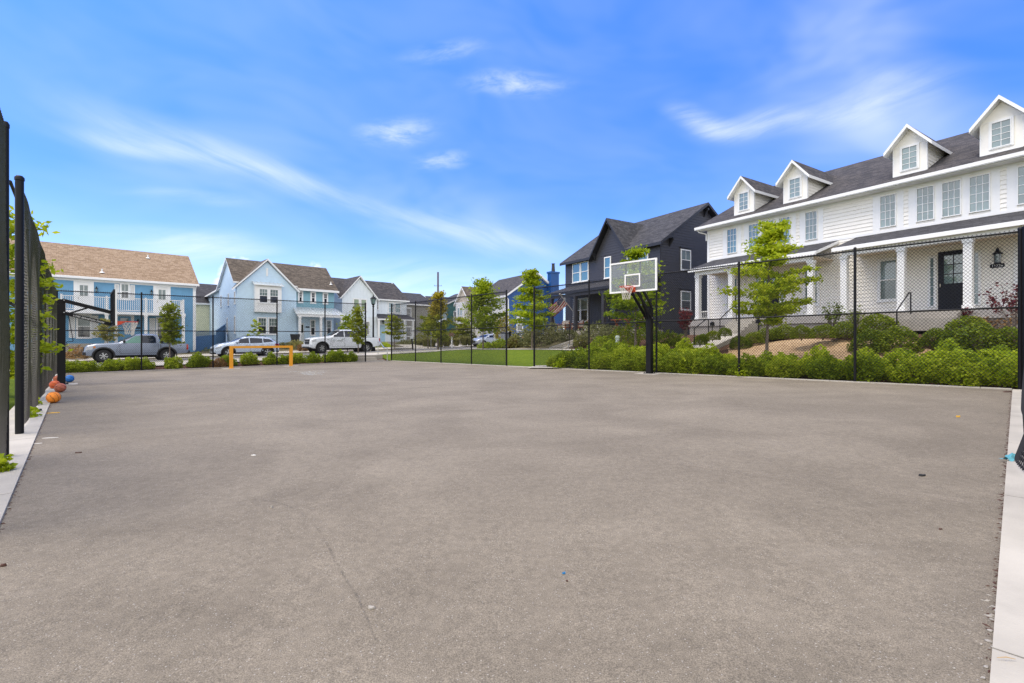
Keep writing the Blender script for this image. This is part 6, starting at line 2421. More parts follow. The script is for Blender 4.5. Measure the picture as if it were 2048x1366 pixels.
# mixed beds in front of the charcoal house and along the street
for (u, v, Y, n, rx, h, leaf, m, lab, nm) in [
    (1080, 690, 34.5, 1600, 1.5, 2.0, 0.11, F_sage, 'tall grey green bush left of the pale steps', 'bush'),
    (1060, 690, 36, 900, 1.0, 1.5, 0.11, F_sage, 'olive bush behind the slender lawn tree', 'bush'),
    (1108, 686, 36.5, 900, 1.1, 1.5, 0.10, F_sage, 'olive bush just left of the charcoal porch', 'bush'),
    (1030, 693, 38, 700, 0.8, 1.1, 0.10, F_straw, 'yellow green shrub beside the green utility box', 'shrub'),
    (1140, 680, 33.5, 900, 1.0, 0.9, 0.09, F_sage, 'grey green shrub below the flag', 'shrub'),
    (1160, 690, 29.5, 420, 0.6, 0.6, 0.09, F_straw, 'yellow tinged shrub by the pale handrail', 'shrub'),
    (1195, 680, 29, 1100, 1.3, 1.1, 0.09, F_sage, 'sage shrub in front of the porch seats', 'shrub'),
    (1228, 680, 27, 1100, 1.2, 1.1, 0.09, F_sage, 'sage shrub in front of the wooden table', 'shrub'),
    (1215, 697, 25, 900, 1.0, 0.9, 0.08, F_low, 'lime shrub behind the pale utility pedestal', 'shrub'),
    (1243, 694, 24, 1000, 1.1, 1.2, 0.08, F_mid, 'variegated shrub left of the basketball pole', 'shrub'),
    (1336, 686, 23.5, 900, 0.9, 0.7, 0.07, F_box, 'green shrub right of the basketball pole on the upper bank', 'shrub'),
    (1352, 690, 23, 700, 0.6, 0.5, 0.07, F_box, 'rounded green shrub left of the plum bush', 'shrub'),
    (1296, 678, 25.5, 700, 0.9, 0.9, 0.08, F_box, 'dark shrub below the charcoal porch end', 'shrub'),
    (1003, 694, 40, 800, 0.95, 0.75, 0.10, F_low, 'yellow green ground shrub beside the grey bin', 'shrub'),
    (985, 696, 40.5, 700, 0.9, 0.6, 0.10, F_low, 'bright green shrub in front of the silver sedan', 'shrub'),
    (970, 697, 39.5, 700, 0.7, 0.6, 0.09, F_low, 'bright green shrub at the foot of the round street tree', 'shrub'),
    (1024, 694, 38.5, 700, 0.55, 0.75, 0.10, F_rust, 'orange ornamental grass mound beside the grey bin', 'grass clump'),
    (1008, 676, 47, 1100, 1.3, 2.6, 0.12, F_yel, 'tall yellow green bush at the white porch of the royal blue house', 'bush'),
    (437, 733, 24.6, 600, 0.40, 0.50, 0.06, F_rust, 'brown dried grass clump in the row behind the back fence', 'grass clump'),
    (155, 715, 34, 600, 0.8, 0.9, 0.09, F_rust, 'rusty orange shrub in front of the sky blue house', 'shrub'),
    (176, 712, 37, 500, 0.7, 0.8, 0.09, F_straw, 'ochre shrub at the nose of the grey blue pickup', 'shrub'),
    (405, 712, 44, 600, 0.8, 0.8, 0.09, F_straw, 'yellow green shrub before the blue board fence', 'shrub'),
    (424, 709, 45, 500, 0.7, 0.7, 0.09, F_low, 'green shrub at the nose of the ice blue hatchback', 'shrub'),
    (568, 698, 46.5, 700, 1.1, 0.9, 0.10, F_sage, 'grey green shrub behind the ice blue hatchback tail', 'shrub'),
    (592, 697, 46.5, 600, 0.9, 0.9, 0.10, F_straw, 'straw green shrub before the pale blue porch', 'shrub'),
    (606, 700, 44.6, 500, 0.6, 0.6, 0.09, F_rust, 'brown red shrub at the nose of the white pickup', 'shrub'),
    (768, 693, 46, 500, 1.0, 0.45, 0.09, F_low, 'low green planting behind the steel handrail', 'shrub'),
    (812, 691, 56, 700, 1.2, 0.9, 0.12, F_sage, 'grey green shrub below the white board house porch', 'shrub'),
    (846, 690, 58, 700, 1.4, 1.5, 0.13, F_dark, 'dark green bush left of the yellow topped tree', 'bush'),
    (905, 678, 66, 700, 1.6, 1.5, 0.14, F_dark, 'dark bush at the teal house porch', 'bush'),
    (938, 678, 62, 600, 1.2, 1.3, 0.13, F_dark, 'dark bush beneath the beige house wall', 'bush'),
]:
    x, y, z = at(u, v, Y)
    o = one_shrub('shrub' if nm == 'shrub' else nm, lab, x, y, z - 0.1, n, rx, h, leaf, m)
    o['category'] = nm


# ornamental grass clumps beyond the street
def grass_proto(n, r, h, m):
    a = rng.random(n) * 6.28
    lean = rng.random(n) ** 0.7 * 0.75
    V = np.empty((n, 4, 3))
    d = np.stack([np.cos(a), np.sin(a), np.zeros(n)], 1)
    s_ = np.stack([-np.sin(a), np.cos(a), np.zeros(n)], 1)
    hh = h * (0.7 + 0.4 * rng.random(n))[:, None]
    base = d * (rng.random(n) * r * 0.35)[:, None]
    w_ = 0.022
    mid = base + d * (lean * r * 0.5)[:, None] + np.array([0, 0, 1]) * hh * 0.7
    tip = base + d * (lean * r * 1.3)[:, None] + np.array([0, 0, 1]) * hh * (1 - 0.35 * lean[:, None])
    V[:, 0], V[:, 1], V[:, 2], V[:, 3] = base - s_ * w_, base + s_ * w_, mid + s_ * w_, mid - s_ * w_
    V2 = np.empty((n, 4, 3))
    V2[:, 0], V2[:, 1], V2[:, 2], V2[:, 3] = mid - s_ * w_, mid + s_ * w_, tip + s_ * 0.004, tip - s_ * 0.004
    VV = np.concatenate([V, V2]).reshape(-1, 3)
    me = bpy.data.meshes.new('grass_clump')
    me.from_pydata([tuple(v) for v in VV], [], [(4 * i, 4 * i + 1, 4 * i + 2, 4 * i + 3) for i in range(2 * n)])
    me.materials.append(m)
    return link('grass_clump', me)


gp = [grass_proto(420, 0.7, 1.0, F_straw) for k in range(3)]
gu = [False] * 3
for (u, v, Y, sc, lab) in [(852, 695, 54, 1.2, 'left of the yellow topped tree'), (864, 695, 54, 1.2, 'just left of the yellow topped tree trunk'), (838, 695, 55, 1.0, 'near the leaning black bollard'), (881, 694, 53, 1.0, 'just right of the yellow topped tree trunk'),
                           (893, 693, 54, 1.35, 'with the rounder yellow crown right of the yellow topped tree'), (913, 692, 54, 1.0, 'beside the white mailbox post'), (929, 691, 53, 1.2, 'at the foot of the beige house'), (940, 691, 53, 0.9, 'just behind the nose of the silver sedan')]:
    i = int(rng.integers(3))
    o = gp[i] if not gu[i] else copy_tree(gp[i])
    gu[i] = True
    o.location = at(u, v, Y)
    o.scale = (sc, sc, sc)
    o.rotation_euler = (0, 0, rng.random() * 6)
    tag(o, 'straw green ornamental grass clump ' + lab, 'grass clump', 'ornamental grasses beyond the street')
for o, f_ in zip(gp, gu):
    if not f_:
        bpy.data.objects.remove(o)


# ------------------------------------------------------------------ trees
def tree(name, label, u, vb, Y, env, n, leaf, m, r0=0.05, seed=0, limbs=24, squash=0.5, tilt=0.0, group='young street trees', z=None, m2=None, tier=0.0, spread=0.22, elong=2.0, lean=0.0):
    """env: crown radius at heights above the foot; limbs spiral up the trunk and carry leaf sprays"""
    global rng
    keep = rng
    rng = np.random.default_rng(100 + seed)
    x, y, z0 = at(u, vb, Y)
    t = thing(name, label, 'tree', (x, y, z0), 0, group)
    H_ = env[-1][0]
    h0 = env[0][0]
    mb = MB()
    px = [(0, 0, -0.2)]
    wob = rng.normal(size=(7, 2)) * 0.04
    N_ = 7
    for i in range(1, N_ + 1):
        f = i / N_
        px.append((wob[i - 1][0] * f + lean * f * f, wob[i - 1][1] * f, H_ * 0.97 * f))
    mb.tube(px, [r0 * 1.15] + [r0 * (1 - 0.85 * (i / N_) ** 0.9) for i in range(1, N_ + 1)], 9)
    P, D_ = [], []
    per = n // limbs

    def stem(h):
        f = h / (H_ * 0.97) * N_
        i = min(int(f), N_ - 1)
        a, b = np.array(px[i]), np.array(px[i + 1])
        return a + (b - a) * min(1, f - i)
    for k in range(limbs):
        f = (k + 0.5) / limbs
        h = h0 + (H_ - h0) * f ** 0.9
        if tier:
            h = h0 + round((h - h0) / tier) * tier + rng.normal() * tier * 0.12
        r = interp(env, h) * (0.72 + 0.42 * rng.random())
        a = k * 2.399 + rng.normal() * 0.3
        s0 = stem(max(0.1, h - 0.3 * r))
        rise = 0.25 * r + (0.25 if f > 0.85 else 0)
        e = s0 + np.array([math.cos(a) * r, math.sin(a) * r, rise])
        md = s0 * 0.5 + e * 0.5 + np.array([0, 0, 0.08 * r])
        mb.tube([tuple(s0), tuple(md), tuple(e)], [r0 * 0.32 * (1 - 0.6 * f), r0 * 0.2 * (1 - 0.6 * f), 0.005], 5)
        tt_ = 0.12 + 0.95 * rng.random(per) ** 0.75
        c = s0[None] * (1 - tt_)[:, None] + e[None] * tt_[:, None] + (md - (s0 + e) / 2)[None] * (4 * tt_ * (1 - tt_))[:, None] * 0.5
        sp_ = spread * (0.55 + 0.6 * rng.random())
        c = c + rng.normal(size=(per, 3)) * np.array([sp_, sp_, sp_ * squash])
        P.append(c)
        D_.append(np.repeat((e - s0)[None] / (r + 0.01), per, 0))
    P, D_ = np.concatenate(P), np.concatenate(D_)
    mi = None
    mats = [m]
    if m2 is not None:
        mats = [m, m2[0]]
        mi = (P[:, 2] + rng.normal(size=len(P)) * 0.3 > m2[1]).astype(np.int32)
    mb.build('trunk', [M_bark], t, smooth=60)
    leaf_mesh('crown', P, leaf, mats, mi, up=0.8, elong=elong, parent=t, out=D_)
    rng = keep
    return t


tree('locust_tree', 'bright lime locust tree with layered branches before the white townhouse', 1533, 722, 16.9,
     [(1.5, 0.4), (1.75, 0.85), (2.1, 1.3), (2.7, 1.4), (3.2, 1.3), (3.6, 0.75), (4.1, 0.5), (4.75, 0.3)], 9000, 0.07, F_locust, 0.06, 3, 36, 0.42, tier=0.36, spread=0.19, lean=0.3)
tree('locust_tree', 'lime locust tree behind the raised backboard', 1271, 696, 22.8,
     [(1.3, 0.6), (1.7, 1.35), (2.4, 1.45), (3.2, 1.0), (3.8, 0.7), (4.6, 0.3)], 6500, 0.085, F_locust, 0.06, 5, 26, 0.4, tier=0.45, spread=0.24)
tree('locust_tree', 'slender lime locust tree on the lawn left of the flag', 1063.5, 707, 31,
     [(1.7, 0.5), (2.2, 1.3), (3.0, 1.4), (3.6, 1.0), (4.2, 0.55), (5.2, 0.35)], 5600, 0.10, F_locust, 0.06, 8, 24, 0.42, tier=0.5, spread=0.26)
tree('street_tree', 'round crowned green street tree before the silver sedan', 966, 700, 37,
     [(1.6, 0.7), (2.2, 1.35), (3.0, 1.45), (3.8, 1.25), (4.6, 0.75), (5.2, 0.3)], 4600, 0.12, F_locust, 0.06, 9, 26, 0.6, spread=0.3)
tree('street_tree', 'dark street tree with a yellowing top beyond the lawn', 876, 700, 42,
     [(1.0, 0.5), (1.7, 1.05), (2.6, 1.1), (3.4, 0.75), (4.2, 0.4), (4.9, 0.35)], 4200, 0.12, F_mid, 0.09, 11, 22, 0.6, m2=(F_yel, 3.0), spread=0.26)
tree('street_tree', 'thin green tree just left of the yellow topped tree', 856, 694, 50,
     [(1.4, 0.6), (2.0, 1.1), (2.6, 0.9), (3.1, 0.4)], 1600, 0.12, F_mid, 0.05, 12, 14, 0.6, spread=0.24)
tree('street_tree', 'small layered tree in front of the beige house', 924, 689, 62,
     [(1.2, 0.7), (1.8, 1.3), (2.6, 1.0), (3.4, 0.4)], 1900, 0.14, F_mid, 0.07, 13, 16, 0.45, tier=0.5, spread=0.26)
tree('street_tree', 'small layered tree in front of the white board house porch', 789.5, 694, 50,
     [(1.1, 0.5), (1.6, 1.0), (2.3, 0.95), (3.1, 0.45)], 1900, 0.12, F_mid, 0.05, 14, 16, 0.45, tier=0.45, spread=0.22)
tree('street_tree', 'young dark green tree in front of the white pickup door', 716.5, 708, 36.5,
     [(0.9, 0.25), (1.3, 0.5), (2.0, 0.56), (2.7, 0.42), (3.4, 0.2)], 2000, 0.095, F_mid, 0.045, 15, 20, 0.7, spread=0.18)
tree('street_tree', 'pale yellow green sapling behind the white pickup cab', 695, 700, 44,
     [(0.8, 0.3), (1.6, 0.75), (2.4, 0.6), (3.0, 0.25)], 1100, 0.12, F_locust, 0.04, 16, 14, 0.7, spread=0.2)
tree('street_tree', 'young tree in front of the grey blue pickup bed', 339.5, 716, 30.2,
     [(1.0, 0.3), (1.4, 0.68), (2.1, 0.6), (2.8, 0.4), (3.2, 0.15)], 2300, 0.09, F_mid, 0.045, 17, 20, 0.6, spread=0.17)
tree('street_tree', 'thin yellowing tree behind the hood of the grey blue pickup', 215, 706, 36,
     [(1.0, 0.3), (1.4, 0.7), (1.9, 0.6), (2.4, 0.25)], 900, 0.10, F_straw, 0.035, 18, 13, 0.5, spread=0.16)
tree('street_tree', 'sparse leaning sapling behind the ice blue hatchback', 503, 700, 44.5,
     [(0.9, 0.15), (1.6, 0.55), (2.2, 0.35), (2.7, 0.2)], 330, 0.11, F_locust, 0.025, 19, 10, 0.6, spread=0.12, lean=0.5)
tree('street_tree', 'tall lime tree outside the tall side fence beside the gap', 6, 800, 10.6,
     [(0.6, 0.5), (1.6, 0.8), (2.8, 0.85), (3.6, 0.6), (4.1, 0.25)], 4200, 0.075, F_locust, 0.06, 20, 24, 0.5, spread=0.16)
_q = qL + dLf * along(qL, dLf, [93])[0] + nL * 1.3
_z = (V0 - 770) / F * 13.5 + CH
tree('street_tree', 'lime tree outside the tall side fence level with the low hoop', U0 + F * _q[0] / _q[1], V0 + F * (CH + 0.15) / _q[1], float(_q[1]),
     [(1.0, 0.5), (1.8, 0.8), (2.6, 0.75), (3.0, 0.6), (3.3, 0.4)], 1600, 0.075, F_locust, 0.06, 21, 22, 0.5, spread=0.16)


# weeds at the foot of the tall side fence
for (u, v, n, r, lab) in [(62, 836, 46, 0.16, 'lime weed sprouting through the tall side fence near the kerb'), (76, 812, 30, 0.11, 'small weed through the tall side fence by the orange basketball'), (8, 945, 40, 0.13, 'leafy weed over the kerb under the near fence panel')]:
    p = court_hit(u, v)
    q = p[:2] + nL * 0.03
    P, d_ = mound_points(n * 3, r, r, r * 1.5, 4, 0.2, 0.0)
    o = leaf_mesh('weed', P, 0.045, F_locust, up=0.3, elong=1.5)
    o.location = (q[0], q[1], p[2] + 0.02)
    tag(o, lab, 'weed')

# ------------------------------------------------------------------ street furniture
# steps from the court corner up to the pavement
st = PC + nA * 0.2 + eL * 0.15
t = thing('court_steps', 'three pale concrete steps at the far corner of the court', 'steps', (st[0], st[1], court_z(*st)), math.atan2(eL[1], eL[0]))
mb = MB()
for k, (w0, w1) in enumerate(((0.0, 2.0), (0.35, 2.3), (-0.2, 2.7))):
    mb.box((w0, -0.25 - 0.36 * k, -0.3), (w1, -0.25 - 0.36 * (k + 1) - (1.2 if k == 2 else 0), 0.07 + 0.15 * k))
flip = np.dot(nA, np.array([-eL[1], eL[0]]))
if flip > 0:
    mb.v = [(a, -b, c) for a, b, c in mb.v]
mb.build('treads', [M_conc2], t)
px_rail('handrail', 'galvanised handrail beside the court corner steps', [(774.5, 696, 722), (768.5, 696, None), (759.5, 683.5, None), (756, 683.5, 709)], [29.6, 29.8, 31.6, 31.8], M_silver, r=0.024)
px_rail('handrail', 'pale steel handrail on the walk below the flag', [(1136.5, 689.5, 716), (1143, 690, None), (1167, 669, None), (1172, 669, 701)], [29.0, 29.2, 31.0, 31.2], M_silver, r=0.028)
px_rail('handrail', 'thin black handrail at the charcoal house porch steps', [(1139, 655, 690), (1151, 648, None), (1167, 637.5, None), (1168, 638, 662)], [31.0, 31.6, 33.0, 33.1], M_black, r=0.02)

# pale sloping steps left of the charcoal porch
x, y, z = at(1118, 700, 30.5)
t = thing('garden_steps', 'pale sloping concrete steps with cheek walls at the lawn edge', 'steps', (x, y, z), math.atan2(SA[1], SA[0]))
mb = MB()
for k in range(5):
    mb.box((-0.75, 0.35 * k, -0.3), (0.75, 0.35 * (k + 1) + (0.002 * k), 0.10 * (k + 1)))
mb.build('treads', [M_conc], t)
mb = MB()
for sx in (-0.75, 0.75):
    mb.prism([(sx - 0.1, -0.2, -0.3), (sx - 0.1, 1.9, -0.3), (sx - 0.1, 1.9, 0.68), (sx - 0.1, -0.2, 0.14)], (0.2, 0, 0))
mb.build('cheek_wall', [M_conc], t)

# lamp post
x, y, z = at(746.5, 700, 44.5)
t = thing('street_lamp', 'black post lamp with glass lantern behind the white pickup', 'street lamp', (x, y, z))
mb = MB()
mb.lathe([(0.2, -0.2), (0.2, 0.15), (0.14, 0.3), (0.13, 0.9), (0.085, 1.0), (0.07, 4.05), (0.10, 4.08), (0.10, 4.16), (0.06, 4.2)], 14)
mb.build('post', [M_black], t, smooth=40)
mb = MB()
mb.lathe([(0.06, 4.2), (0.16, 4.32), (0.17, 4.36)], 8)
mb.lathe([(0.28, 4.82), (0.30, 4.85), (0.16, 5.0), (0.05, 5.06), (0.03, 5.22), (0.0, 5.24)], 8)
for k in range(4):
    a = k * math.pi / 2
    mb.bar((0.17 * math.cos(a), 0.17 * math.sin(a), 4.34), (0.25 * math.cos(a), 0.25 * math.sin(a), 4.84), 0.022)
ln = mb.build('lantern', [M_black], t)
mb = MB()
mb.lathe([(0.15, 4.35), (0.235, 4.83)], 8)
mb.build('lantern_glass', [G_pale], ln)
# banner plate on the fence end post
# utility pole far away
x, y, z = at(876, 690, 130)
t = thing('utility_pole', 'tall bare utility pole rising behind the far roofs', 'utility pole', (x, y, z))
mb = MB()
mb.lathe([(0.3, -1), (0.24, 20.1), (0.0, 20.15)], 10)
mb.build('pole', [paint('weathered_wood', (0.13, 0.10, 0.085), 0.9)], t, smooth=40)
mb = MB()
mb.bar((-1.1, 0, 16.3), (1.1, 0, 16.3), 0.08, 0.1)
mb.bar((-0.9, 0, 16.3), (-0.95, 0, 16.6), 0.07)
mb.bar((0.9, 0, 16.3), (0.95, 0, 16.6), 0.07)
mb.build('crossarm', [MATS['weathered_wood']], t)

# bins, boxes, posts by the street
x, y, z = at(1011, 690, 43.5)
t = thing('wheelie_bin', 'grey wheelie bin with a black lid in front of the silver sedan tail', 'bin', (x, y, z), 0.6)
mb = MB()
mb.add([(-.24, -.26, .08), (.24, -.26, .08), (.24, .26, .08), (-.24, .26, .08), (-.31, -.36, 1.05), (.31, -.36, 1.05), (.31, .36, 1.05), (-.31, .36, 1.05)], [(0, 3, 2, 1), (4, 5, 6, 7), (0, 1, 5, 4), (1, 2, 6, 5), (2, 3, 7, 6), (3, 0, 4, 7)])
mb.build('bin_body', [paint('bin_grey', (0.26, 0.28, 0.33), 0.6)], t)
mb = MB()
mb.prism([(-.33, -.40, 1.05), (.33, -.40, 1.05), (.33, .40, 1.12), (-.33, .40, 1.12)], (0, 0, 0.07))
mb.tube([(-.25, 0.42, 1.08), (.25, 0.42, 1.08)], 0.02, 6)
mb.build('lid', [M_trimblk], t)
for sx in (-.3, .3):
    mb = MB()
    mb.lathe([(0.0, -0.03), (0.1, -0.03), (0.1, 0.03), (0.0, 0.03)], 14, axis='y')
    mb.v = [(b + sx, a + 0.24, c + 0.1) for a, b, c in mb.v]
    mb.build('wheel', [M_tyre], t)
x, y, z = at(1045.5, 694, 40)
t = thing('utility_box', 'dark green utility cabinet at the lawn edge', 'utility cabinet', (x, y, z), 0.3)
mb = MB()
mb.box((-.42, -.4, 0), (.42, .4, 0.62))
mb.box((-.40, -.412, 0.08), (-.01, -.402, 0.56))
mb.box((.01, -.412, 0.08), (.40, -.402, 0.56))
mb.build('cabinet', [paint('cabinet_green', (0.012, 0.085, 0.05), 0.5)], t)
mb = MB()
mb.prism([(-.45, -.44, 0.62), (.45, -.44, 0.62), (.45, .43, 0.66), (-.45, .43, 0.66)], (0, 0, 0.06))
mb.build('cabinet_lid', [MATS['cabinet_green']], t)
mb = MB()
mb.box((-.5, -.48, -.2), (.5, .48, 0.0))
mb.build('plinth', [M_conc2], t)
x, y, z = at(1235.0, 688, 22)
t = thing('utility_pedestal', 'pale grey green utility pedestal among the bank shrubs', 'utility pedestal', (x, y, z))
mb = MB()
mb.lathe([(0.09, -0.5), (0.09, 0.27), (0.105, 0.28), (0.105, 0.36), (0.08, 0.385), (0, 0.39)], 14)
mb.build('pedestal_body', [paint('pedestal_paint', (0.50, 0.58, 0.52), 0.6)], t, smooth=40)
mb = MB()
mb.box((-0.03, -0.1, 0.1), (0.03, -0.088, 0.2))
mb.build('hatch', [M_steelgrey], t)


def slim_post(name, label, cat, u, vb, Y, h, r, m, head=None, lean=0.0, cap_m=None):
    x, y, z = at(u, vb, Y)
    t = thing(name, label, cat, (x, y, z))
    mb = MB()
    mb.bar((0, 0, -0.2), (lean, 0, h), r * 2)
    mb.build('post', [m], t)
    if head:
        mb = MB()
        mb.box((lean - head[0] / 2, -head[1] / 2, h), (lean + head[0] / 2, head[1] / 2, h + head[2] * 0.7))
        mb.prism([(lean - head[0] / 2, -head[1] / 2, h + head[2] * 0.7), (lean, -head[1] / 2, h + head[2]), (lean + head[0] / 2, -head[1] / 2, h + head[2] * 0.7)], (0, head[1], 0))
        mb.build('head', [cap_m], t)
    return t


slim_post('bollard', 'slightly leaning black bollard with pale head on the driveway apron', 'bollard', 826, 697, 46, 0.95, 0.06, M_black, (0.3, 0.24, 0.2), -0.12, P_pale)
slim_post('mailbox', 'brown mailbox on a white post beside the ornamental grass', 'mailbox', 903.5, 694.5, 50, 1.15, 0.06, M_white, (0.5, 0.3, 0.42), 0, paint('mailbox_brown', (0.16, 0.09, 0.06), 0.6))
slim_post('marker_post', 'thin white marker post in front of the silver sedan door', 'post', 989.5, 695, 40.5, 1.15, 0.035, M_white)
slim_post('bollard', 'black square bollard beside the grey wheelie bin', 'bollard', 1020, 693, 42.5, 1.25, 0.09, M_black, (0.26, 0.26, 0.12), 0, M_black)
slim_post('marker_post', 'slim dark sign post behind the lawn left of the yellow topped tree', 'post', 862, 696, 47, 1.6, 0.03, M_steelgrey)
slim_post('path_light', 'black path light among the boxwoods left of the tree trunk', 'garden light', 1424.5, 672, 23.0, 0.5, 0.015, M_black, (0.16, 0.16, 0.2), 0, M_black)
slim_post('path_light', 'black path light behind the boxwoods by the tree trunk', 'garden light', 1516.5, 668, 22.0, 0.5, 0.015, M_black, (0.16, 0.16, 0.2), 0, M_black)

# white pergola-like fence panel between the houses
o_ = D.world(11.2, 2.2, 1.4)
t = thing('screen_fence', 'white slatted screen fence between the charcoal house and the townhouse', 'fence', o_, math.atan2(SA[1], SA[0]))
mb = MB()
n_ = 14
for k in range(n_):
    mb.box((k * 0.15, -0.02, 0.0), (k * 0.15 + 0.145, 0.02, 1.25))
mb.build('boards', [M_white], t)
mb = MB()
mb.box((-0.05, -0.04, 1.25), (n_ * 0.15 + 0.05, 0.04, 1.31))
mb.box((-0.05, -0.045, 1.68), (n_ * 0.15 + 0.05, 0.045, 1.76))
for k in range(n_ + 1):
    mb.box((k * 0.15 - 0.015, -0.015, 1.31), (k * 0.15 + 0.015, 0.015, 1.68))
mb.build('rails', [M_white], t)

# flag on the charcoal porch
m, n, bs = mat('flag_cloth')
uv = n.new('ShaderNodeTexCoord').outputs['UV']
sx_ = n.new('ShaderNodeSeparateXYZ', inp={0: uv})
stripe = n.math('MODULO', n.math('FLOOR', n.math('MULTIPLY', sx_.outputs[1], 13.0)), 2.0)
c = n.mix(stripe, (0.42, 0.03, 0.035), (0.72, 0.68, 0.64))
canton = n.math('MULTIPLY', n.math('LESS_THAN', sx_.outputs[0], 0.4), n.math('GREATER_THAN', sx_.outputs[1], 0.46))
star = n.new('ShaderNodeTexVoronoi', inp={'Vector': n.new('ShaderNodeMapping', inp={0: uv, 3: (15, 9, 1)}).outputs[0], 'Scale': 1.0, 'Randomness': 0.0})
bl = n.mix(n.math('LESS_THAN', star.outputs['Distance'], 0.22), (0.02, 0.03, 0.12), (0.7, 0.7, 0.7))
n.l.new(n.mix(canton, c, bl), bs.inputs['Base Color'])
bs.inputs['Roughness'].default_value = 0.85
p0 = np.array(at(1145.5, 622, 34.2))
p1 = np.array(at(1119.5, 588.5, 32.6))
t = thing('flag', 'red and white striped flag drooping from a slanted pole on the porch column', 'flag', tuple(p0))
mb = MB()
dv = p1 - p0
mb.tube([(0, 0, 0), tuple(dv)], 0.02, 8)
mb.lathe([(0.0, -0.05), (0.04, -0.02), (0.045, 0.02), (0.0, 0.06)], 10, c=tuple(dv))
mb.build('flagpole', [paint('flagpole_wood', (0.62, 0.58, 0.5), 0.5)], t)
mb = MB()
NU, NV = 18, 14
drop = np.array([-0.85, -0.05, -0.85])
for j in range(NV + 1):
    for i in range(NU + 1):
        fu, fv = i / NU, j / NV
        base = dv * (0.93 - 0.5 * fv)
        q = base + drop * fu * 1.05 + np.array([0.05 * math.sin(fv * 9 + fu * 3), 0.10 * math.sin(fv * 10 + fu * 4) * (0.3 + fu), -0.06 * math.sin(fu * 3.1)])
        mb.v.append(tuple(q))
for j in range(NV):
    for i in range(NU):
        a = j * (NU + 1) + i
        mb.f.append((a, a + 1, a + NU + 2, a + NU + 1))
        mb.m.append(0)
        mb.uv[len(mb.f) - 1] = [(i / NU, 1 - j / NV), ((i + 1) / NU, 1 - j / NV), ((i + 1) / NU, 1 - (j + 1) / NV), (i / NU, 1 - (j + 1) / NV)]
mb.build('cloth', [m], t, smooth=80)

# porch furniture of the charcoal house
M_teak = paint('teak', (0.36, 0.12, 0.04), 0.55, 0.2, scale=8)
M_cush = paint('cushion_cream', (0.58, 0.50, 0.42), 0.9, 0.06)
M_pot = paint('pot_white', (0.6, 0.57, 0.53), 0.6)


def porch_chair(label, px, py, rz):
    t = thing('porch_chair', label, 'chair', D.world(px, py, 1.925), math.atan2(SA[1], SA[0]) + rz, 'teak porch chairs')
    for sx in (-.34, .34):
        for sy, h_ in ((-.34, .58), (.34, .78)):
            mb = MB()
            mb.box((sx - .03, sy - .03, 0), (sx + .03, sy + .03, h_))
            mb.build('leg', [M_teak], t)
        mb = MB()
        mb.box((sx - .04, -.38, .58), (sx + .04, .38, .62))
        mb.build('armrest', [M_teak], t)
    mb = MB()
    mb.box((-.31, -.34, .28), (.31, .34, .34))
    mb.build('seat', [M_teak], t)
    mb = MB()
    mb.box((-.30, -.36, .342), (.30, .28, .48))
    mb.prism([(-.30, .20, .48), (.30, .20, .48), (.30, .34, .88), (-.30, .34, .88)], (0, 0.12, 0.02))
    mb.build('cushion', [M_cush], t)
    return t


porch_chair('teak porch chair with cream cushions near the flag', 1.6, -1.45, 0.35)
porch_chair('teak porch chair with cream cushions behind the black porch handrail', 3.0, -1.2, -0.3)
porch_chair('teak porch chair with cream cushions right of the porch handrail', 3.75, -1.35, -0.6)
t = thing('picnic_table', 'orange brown wooden table with crossed legs on the charcoal porch', 'table', D.world(8.0, -1.4, 1.925), math.atan2(SA[1], SA[0]))
mb = MB()
for k in range(5):
    mb.box((-.75, -.38 + k * .155, .70), (.75, -.38 + k * .155 + .14, .74))
mb.build('tabletop', [M_teak], t)
for sx in (-.55, .55):
    for sy in (-1, 1):
        mb = MB()
        mb.bar((sx + 0.02 * sy, sy * .36, 0), (sx + 0.02 * sy, -sy * .22, .70), 0.04, 0.09, up=(1, 0, 0))
        mb.build('leg', [M_teak], t)
t = thing('bench', 'wooden bench with slatted back beside the porch table', 'bench', D.world(9.5, -1.0, 1.925), math.atan2(SA[1], SA[0]) - 1.57)
mb = MB()
for k in range(4):
    mb.box((-.6, -.25 + k * .12, .42), (.6, -.25 + k * .12 + .1, .45))
mb.build('seat', [M_teak], t)
mb = MB()
for k in range(8):
    mb.box((-.58 + k * .155, .24, .45), (-.58 + k * .155 + .06, .27, .92))
mb.box((-.62, .235, .92), (.62, .275, .99))
mb.build('backrest', [M_teak], t)
for sx in (-.56, .56):
    for sy in (-.22, .22):
        mb = MB()
        mb.box((sx - .03, sy - .03, 0), (sx + .03, sy + .03, .42))
        mb.build('leg', [M_teak], t)
for (lab, px, py, r, hgt) in (('pale round planter with greenery on the charcoal porch', 6.2, -1.75, 0.26, 0.42), ('tall pale pot with a small plant beside the porch seats', 4.6, -1.7, 0.16, 0.4), ('yellow leaved potted plant at the left end of the charcoal porch', 0.55, -1.7, 0.18, 0.4)):
    t = thing('planter', lab, 'planter', D.world(px, py, 1.925))
    mb = MB()
    mb.lathe([(r * 0.7, 0), (r, hgt * 0.5), (r * 0.95, hgt), (r * 0.85, hgt), (r * 0.8, hgt - 0.06), (0, hgt - 0.06)], 18)
    mb.build('pot', [M_pot], t, smooth=40)
    P, d_ = mound_points(260, r * 1.2, r * 1.2, 0.4 if 'yellow' not in lab else 0.75)
    P[:, 2] += hgt - 0.05
    leaf_mesh('leaves', P, 0.06, F_yel if 'yellow' in lab else F_box, parent=t)

